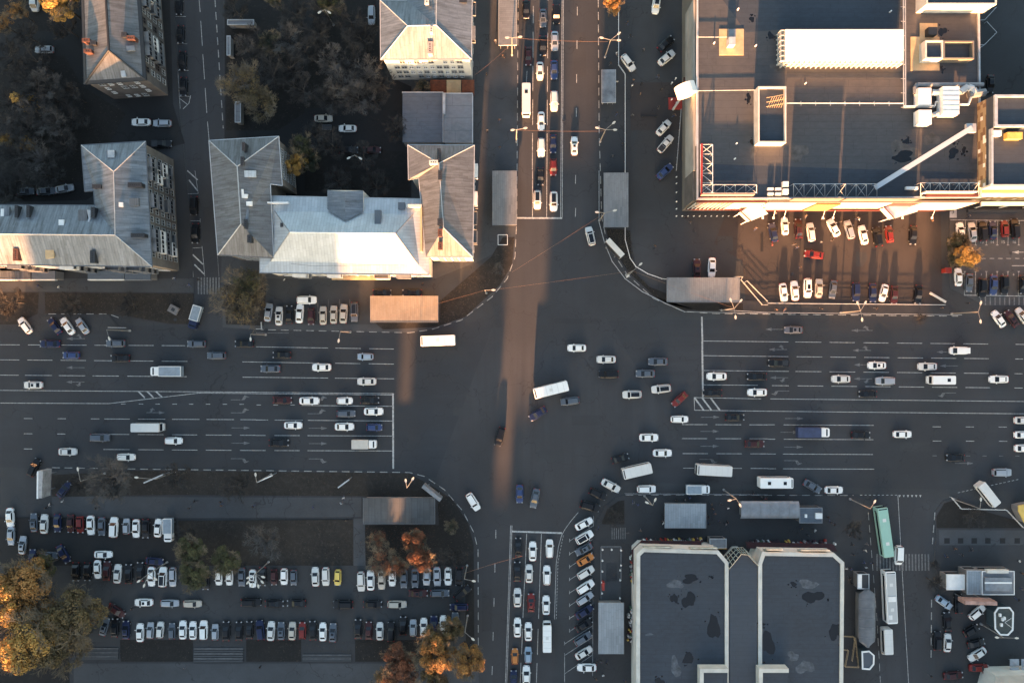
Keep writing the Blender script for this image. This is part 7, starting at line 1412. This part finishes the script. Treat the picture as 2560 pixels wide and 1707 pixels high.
# leaf litter and scrub as ground cover
rd = random.Random(9); lt = MB()
def scatter(poly, n, smin, smax, mi):
    w = [P(*D(*p)) for p in poly]; x0, x1 = min(p.x for p in w), max(p.x for p in w); y0, y1 = min(p.y for p in w), max(p.y for p in w); k = 0
    while k < n:
        x, y = rd.uniform(x0, x1), rd.uniform(y0, y1); ins = False; j = len(w) - 1
        for i in range(len(w)):
            if (w[i].y > y) != (w[j].y > y) and x < (w[j].x - w[i].x) * (y - w[i].y) / (w[j].y - w[i].y) + w[i].x: ins = not ins
            j = i
        if not ins: continue
        s = rd.uniform(smin, smax); a = rd.uniform(0, 3.14); c, sn = math.cos(a) * s, math.sin(a) * s; z = .17 + rd.uniform(0, .06)
        lt.poly([(x - c, y - sn, z), (x + sn * .5, y - c * .5, z + .03), (x + c, y + sn, z), (x - sn * .5, y + c * .5, z + .02)], mi if rd.random() < .8 else (mi + 1) % 3); k += 1
VG = [[(104, 672), (446, 674), (440, 745), (270, 722), (104, 720)], [(312, 1080), (940, 1086), (1010, 1140), (120, 1140), (120, 1090)], [(1005, 1140), (1035, 1140), (1088, 1250), (1066, 1300), (840, 1300), (838, 1205), (1008, 1205)], [(410, 1195), (812, 1192), (812, 1298), (420, 1298)], [(276, 1468), (1000, 1468), (1000, 1518), (278, 1518)], [(1128, 600), (1182, 545), (1148, 655), (1068, 728), (1000, 751), (1012, 690)], [(1392, 525), (1447, 530), (1462, 630), (1532, 698), (1444, 626)], [(0, 130), (150, 130), (290, 262), (200, 420), (0, 420)], [(520, 0), (880, 0), (880, 300), (520, 300)]]
for p in VG: scatter(p, 1100, .05, .2, 0)
scatter([(840, 1210), (1000, 1210), (1000, 1300), (840, 1300)], 700, .05, .13, 2)
o = link('leaf_litter', lt.mesh('leaf_litter', [mat('litter_dark', (.03, .026, .02), .9), mat('litter_tan', (.075, .06, .04), .9), mat('litter_rust', (.11, .045, .02), .9)])); tag(o, 'scattered dead leaves and tufts on the verges and yards', 'leaf litter', kind='stuff')

# ------------------------------------------------------------------ people
SKIN = mat('skin', (.45, .28, .2), .6); HAIR = mat('hair', (.03, .02, .015), .7); CLO = {'black': (.012, .012, .014), 'grey': (.10, .10, .11), 'white': (.62, .62, .6), 'red': (.25, .03, .03), 'brown': (.10, .06, .04), 'blue': (.04, .06, .14)}
def person_mesh(pose):
    st = {'walk': .34, 'stride': .5, 'stand': .06}[pose]
    J = [('pel', (0, 0, .95), .15), ('sp', (0, 0, 1.15), .14), ('ch', (.02, 0, 1.36), .16), ('nk', (.03, 0, 1.5), .06), ('hd', (.05, 0, 1.6), .095), ('ht', (.05, 0, 1.7), .085)]
    E = [(0, 1), (1, 2), (2, 3), (3, 4), (4, 5)]
    for sy in (-1, 1):
        f = st * sy; n = len(J)
        J += [('hip', (0, sy * .09, .9), .1), ('kn', (f * .6 + .04, sy * .1, .5), .065), ('an', (f, sy * .1, .1), .045), ('to', (f + .2, sy * .11, .04), .04)]; E += [(0, n), (n, n + 1), (n + 1, n + 2), (n + 2, n + 3)]
        n = len(J); g_ = -f * .8
        J += [('sh', (.02, sy * .2, 1.4), .07), ('el', (g_ * .4, sy * .26, 1.12), .045), ('wr', (g_ * .8 + .06, sy * .24, .9), .03), ('pa', (g_ * .9 + .08, sy * .235, .82), .034)]; E += [(2, n), (n, n + 1), (n + 1, n + 2), (n + 2, n + 3)]
        pa = n + 3; px = g_ * .9 + .08
        for k, (dx, ln) in enumerate(((-.03, .055), (-.01, .07), (.012, .065), (.032, .05))):
            m = len(J); J.append(('f', (px + dx * 1.1 + .01, sy * .228, .82 - ln - .03), .009)); E.append((pa, m))
        m = len(J); J.append(('th', (px + .06, sy * .2, .83), .011)); E.append((pa, m))
    me = bpy.data.meshes.new('sk'); me.from_pydata([j[1] for j in J], E, []); o = bpy.data.objects.new('sk', me); col.objects.link(o)
    md = o.modifiers.new('skin', 'SKIN'); sub = o.modifiers.new('sub', 'SUBSURF'); sub.levels = 1; sub.render_levels = 1
    for v, j in zip(me.skin_vertices[0].data, J): v.radius = (j[2], j[2])
    me.skin_vertices[0].data[0].use_root = True
    dg = bpy.context.evaluated_depsgraph_get(); out = bpy.data.meshes.new_from_object(o.evaluated_get(dg)); bpy.data.objects.remove(o); return out
PM = {k: person_mesh(k) for k in ('walk', 'stride', 'stand')}
def pm(pose, c1, c2):
    key = ('P', pose, c1, c2)
    if key in _m: return _m[key]
    me = PM[pose].copy(); me.name = 'person'; me.materials.clear()
    for m in (mat('cloth_' + c1, CLO[c1], .85), mat('cloth_' + c2, CLO[c2], .85), SKIN, HAIR): me.materials.append(m)
    for p in me.polygons:
        z = p.center.z; y = abs(p.center.y)
        p.material_index = 2 if (z > 1.52 and z < 1.68) or (z < .88 and y > .19) else 3 if z >= 1.68 else 0 if (z > .92 or y > .17) else 1
        p.use_smooth = True
    _m[key] = me; return me
HAIRM = None
def hair_mesh():
    b = MB(); n = 8
    for i in range(n):
        for j in range(3):
            q = []
            for ii, jj in ((i, j), (i + 1, j), (i + 1, j + 1), (i, j + 1)):
                a = 2 * math.pi * ii / n; e = R(10 + jj * 26.6); q.append((.035 + .115 * math.cos(a) * math.cos(e), .105 * math.sin(a) * math.cos(e), 1.66 + .12 * math.sin(e)))
            b.poly(q)
    return b.mesh('hair', [HAIR], True)
HM = hair_mesh()
FACE = MB().hexa([(.135, -.012, 1.585), (.165, -.014, 1.585), (.165, .014, 1.585), (.135, .012, 1.585)], [(.135, -.006, 1.64), (.145, -.006, 1.64), (.145, .006, 1.64), (.135, .006, 1.64)]).mesh('nose', [SKIN])
PZ = [('on the pavement left of the upper street', [(1,0,2118,680),(1,0,2125,1200),(1,0,2235,1105),(1,0,2265,520),(1,0,2240,1355),(1,0,2200,380)]),
 ('on the walkways left of the mall', [(2,0,1060,210),(2,0,1085,335),(2,0,1210,460),(2,0,1000,40),(2,0,960,490),(2,0,905,585),(2,0,965,755),(2,0,1103,790),(2,0,1190,770),(2,0,1370,825),(2,0,1180,865),(2,0,965,1040),(2,0,1010,1325),(2,0,925,1438),(2,0,1345,985),(2,0,1495,1060),(2,0,1110,1060),(2,0,1115,740),(2,0,1345,705)]),
 ('near the mall front left corner', [(2,1,1635,475),(2,1,1600,430),(2,1,2240,525),(2,1,1310,690)]),
 ('on the long pavement below the L-shaped block', [(0,1,355,1055),(0,1,545,1065),(0,1,1600,985),(0,1,1825,1000),(0,1,1735,1045)]),
 ('below the front of the pale-roofed building', [(1,1,262,1000),(1,1,1530,1035)]),
 ('in and around the mall car park', [(3,1,35,680),(3,1,272,695),(3,1,245,675),(3,1,485,655),(3,1,585,635),(3,1,830,445),(3,1,500,440),(3,1,345,415),(3,1,660,470),(3,1,1500,460),(3,1,1840,415),(3,1,490,1265),(3,1,75,1275),(3,1,150,1270),(3,1,1595,1260),(3,1,990,1260),(3,1,65,390),(3,1,1830,1215),(3,1,295,885)]),
 ('on the footway above the lower left car park', [(0,2,575,1465),(0,2,885,1525),(0,2,1790,1460),(0,2,2030,1465),(0,2,2035,1500),(0,2,1740,1525),(0,2,2325,1510),(0,2,428,1520),(0,2,460,1490),(1,2,525,1518),(1,2,780,1480),(1,2,860,1385),(1,2,805,1430)]),
 ('around the bus stop shelters', [(2,2,1510,1455),(2,2,1585,1450),(2,2,1630,1430),(2,2,1155,1495),(2,2,1110,1480),(2,2,1830,1490),(2,2,1915,1490),(2,2,1980,1525),(2,2,1840,1530),(2,2,2210,1390),(2,2,2290,1420),(2,2,2325,1440),(2,3,1805,105),(2,3,1900,85),(2,3,1975,90),(2,3,1960,110),(2,3,1800,40),(2,3,1860,10),(2,3,1390,45),(2,3,1385,100)]),
 ('on the paving left of the market hall', [(2,3,790,150),(2,3,1060,185),(2,3,1180,165),(2,3,785,1365),(2,3,820,1365),(2,3,865,1380),(2,3,835,1490),(2,3,770,1525),(2,3,1040,1545)]),
 ('between the market hall and the bus street', [(3,3,550,45),(3,3,605,110),(3,3,305,150),(3,3,425,165),(3,3,370,210),(3,3,745,210),(3,3,770,295),(3,3,895,350),(3,3,780,385),(3,3,885,460),(3,3,895,505),(3,3,715,515),(3,3,760,520),(3,3,910,290),(3,3,570,90),(3,3,745,600),(3,3,765,650),(3,3,955,465)]),
 ('on the paving right of the bus street', [(3,3,1715,330),(3,3,1860,345),(3,3,1635,405),(3,3,1775,390),(3,3,2300,445),(3,3,2290,800),(3,3,2330,560),(3,3,2330,700),(3,3,1490,1500)]),
 ('on the lower left forecourt and paths', [(0,3,1700,1420),(0,3,1215,880),(1,3,40,1415),(1,3,965,275),(1,3,830,72)])]
rp = random.Random(4)
for phrase, items in PZ:
    lst = sorted(items, key=lambda q: q[0] * 640 + q[2] / 3.672); tot = {}; rec = []
    for it in lst:
        c1 = rp.choice(('black', 'black', 'grey', 'white', 'brown', 'brown', 'blue', 'black', 'grey', 'black', 'white') + (('red',) if rp.random() < .25 else ())); pose = rp.choice(('walk', 'stride', 'stand')); w = P(*T(*it), .9)
        o = link('person', pm(pose, c1, rp.choice(('black', 'blue', 'grey', 'black'))), None, (w.x, w.y, .14), rp.uniform(0, 6.28)); s = rp.uniform(1.0, 1.12); o.scale = (s, s, s); link('hair', HM, o); link('nose', FACE, o); tot[c1] = tot.get(c1, 0) + 1; rec.append((o, c1, pose))
    cn = {}
    for o, c1, pose in rec:
        cn[c1] = cn.get(c1, 0) + 1; verb = 'standing' if pose == 'stand' else 'walking'
        lab = f"person in {c1} jacket {verb} {phrase}" if tot[c1] == 1 else f"person in {c1} jacket {phrase}, {ordn(cn[c1])} such from left"
        tag(o, lab, 'person', 'people ' + phrase)

# ------------------------------------------------------------------ unseen blocks added off to the south, stepped to shape sun and shade
TA = math.tan(R(SUN_A)); Y0 = -160.0
SB = [(-175, -120.6, 24.6), (-120.6, -86, 46), (-86, -50.5, 47), (-50.5, -37.4, 25), (-37.4, -33.8, 18.6), (-33.8, -19.5, 23.6), (-19.5, -12.4, 33), (-12.4, -7.8, 17.5), (-7.8, -1.6, 20.5), (-1.6, -.6, 37), (-.6, 8.5, 30), (8.5, 33, 43), (33, 43.5, 28), (43.5, 94, 24.0), (94, 190, 33)]
grp = [(0,), (1, 2), (3, 4, 5, 6), (7, 8, 9, 10), (11,), (12, 13), (14,)]
for gi, ids in enumerate(grp):
    x0, x1 = SB[ids[0]][0], SB[ids[-1]][1]; k = thing('apartment_tower', f"tall apartment block on the south side, {ordn(gi + 1)} from the west end", 'apartment block', ((x0 + x1) / 2, Y0 - 7, 0), group='apartment blocks on the south side')
    for i in ids:
        a, b_, hh = SB[i]; part('wall', MB().box(a + .01, Y0 - 14, 0, b_ - .01, Y0, hh - .4), W_TAN, k); part('roof', MB().box(a + .01, Y0 - 14, hh - .399, b_ - .01, Y0, hh), R_TARW, k, uv=True)
for o in col.objects:
    if o.parent is None and 'label' in o:
        l = o['label']
        for x_, y_ in ((' such', ''), (' vehicle', ''), ('from the ', 'from '), (' of the ', ' of '), ('on the ', 'on '), ('in the ', 'in '), ('near the ', 'near '), ('around the ', 'around '), (' the ', ' '), (' the ', ' ')):
            if len(re.findall(r"[^\s]+", l.replace('-', ' '))) > 16: l = l.replace(x_, y_)
        o['label'] = l
print('objects', len(bpy.data.objects))
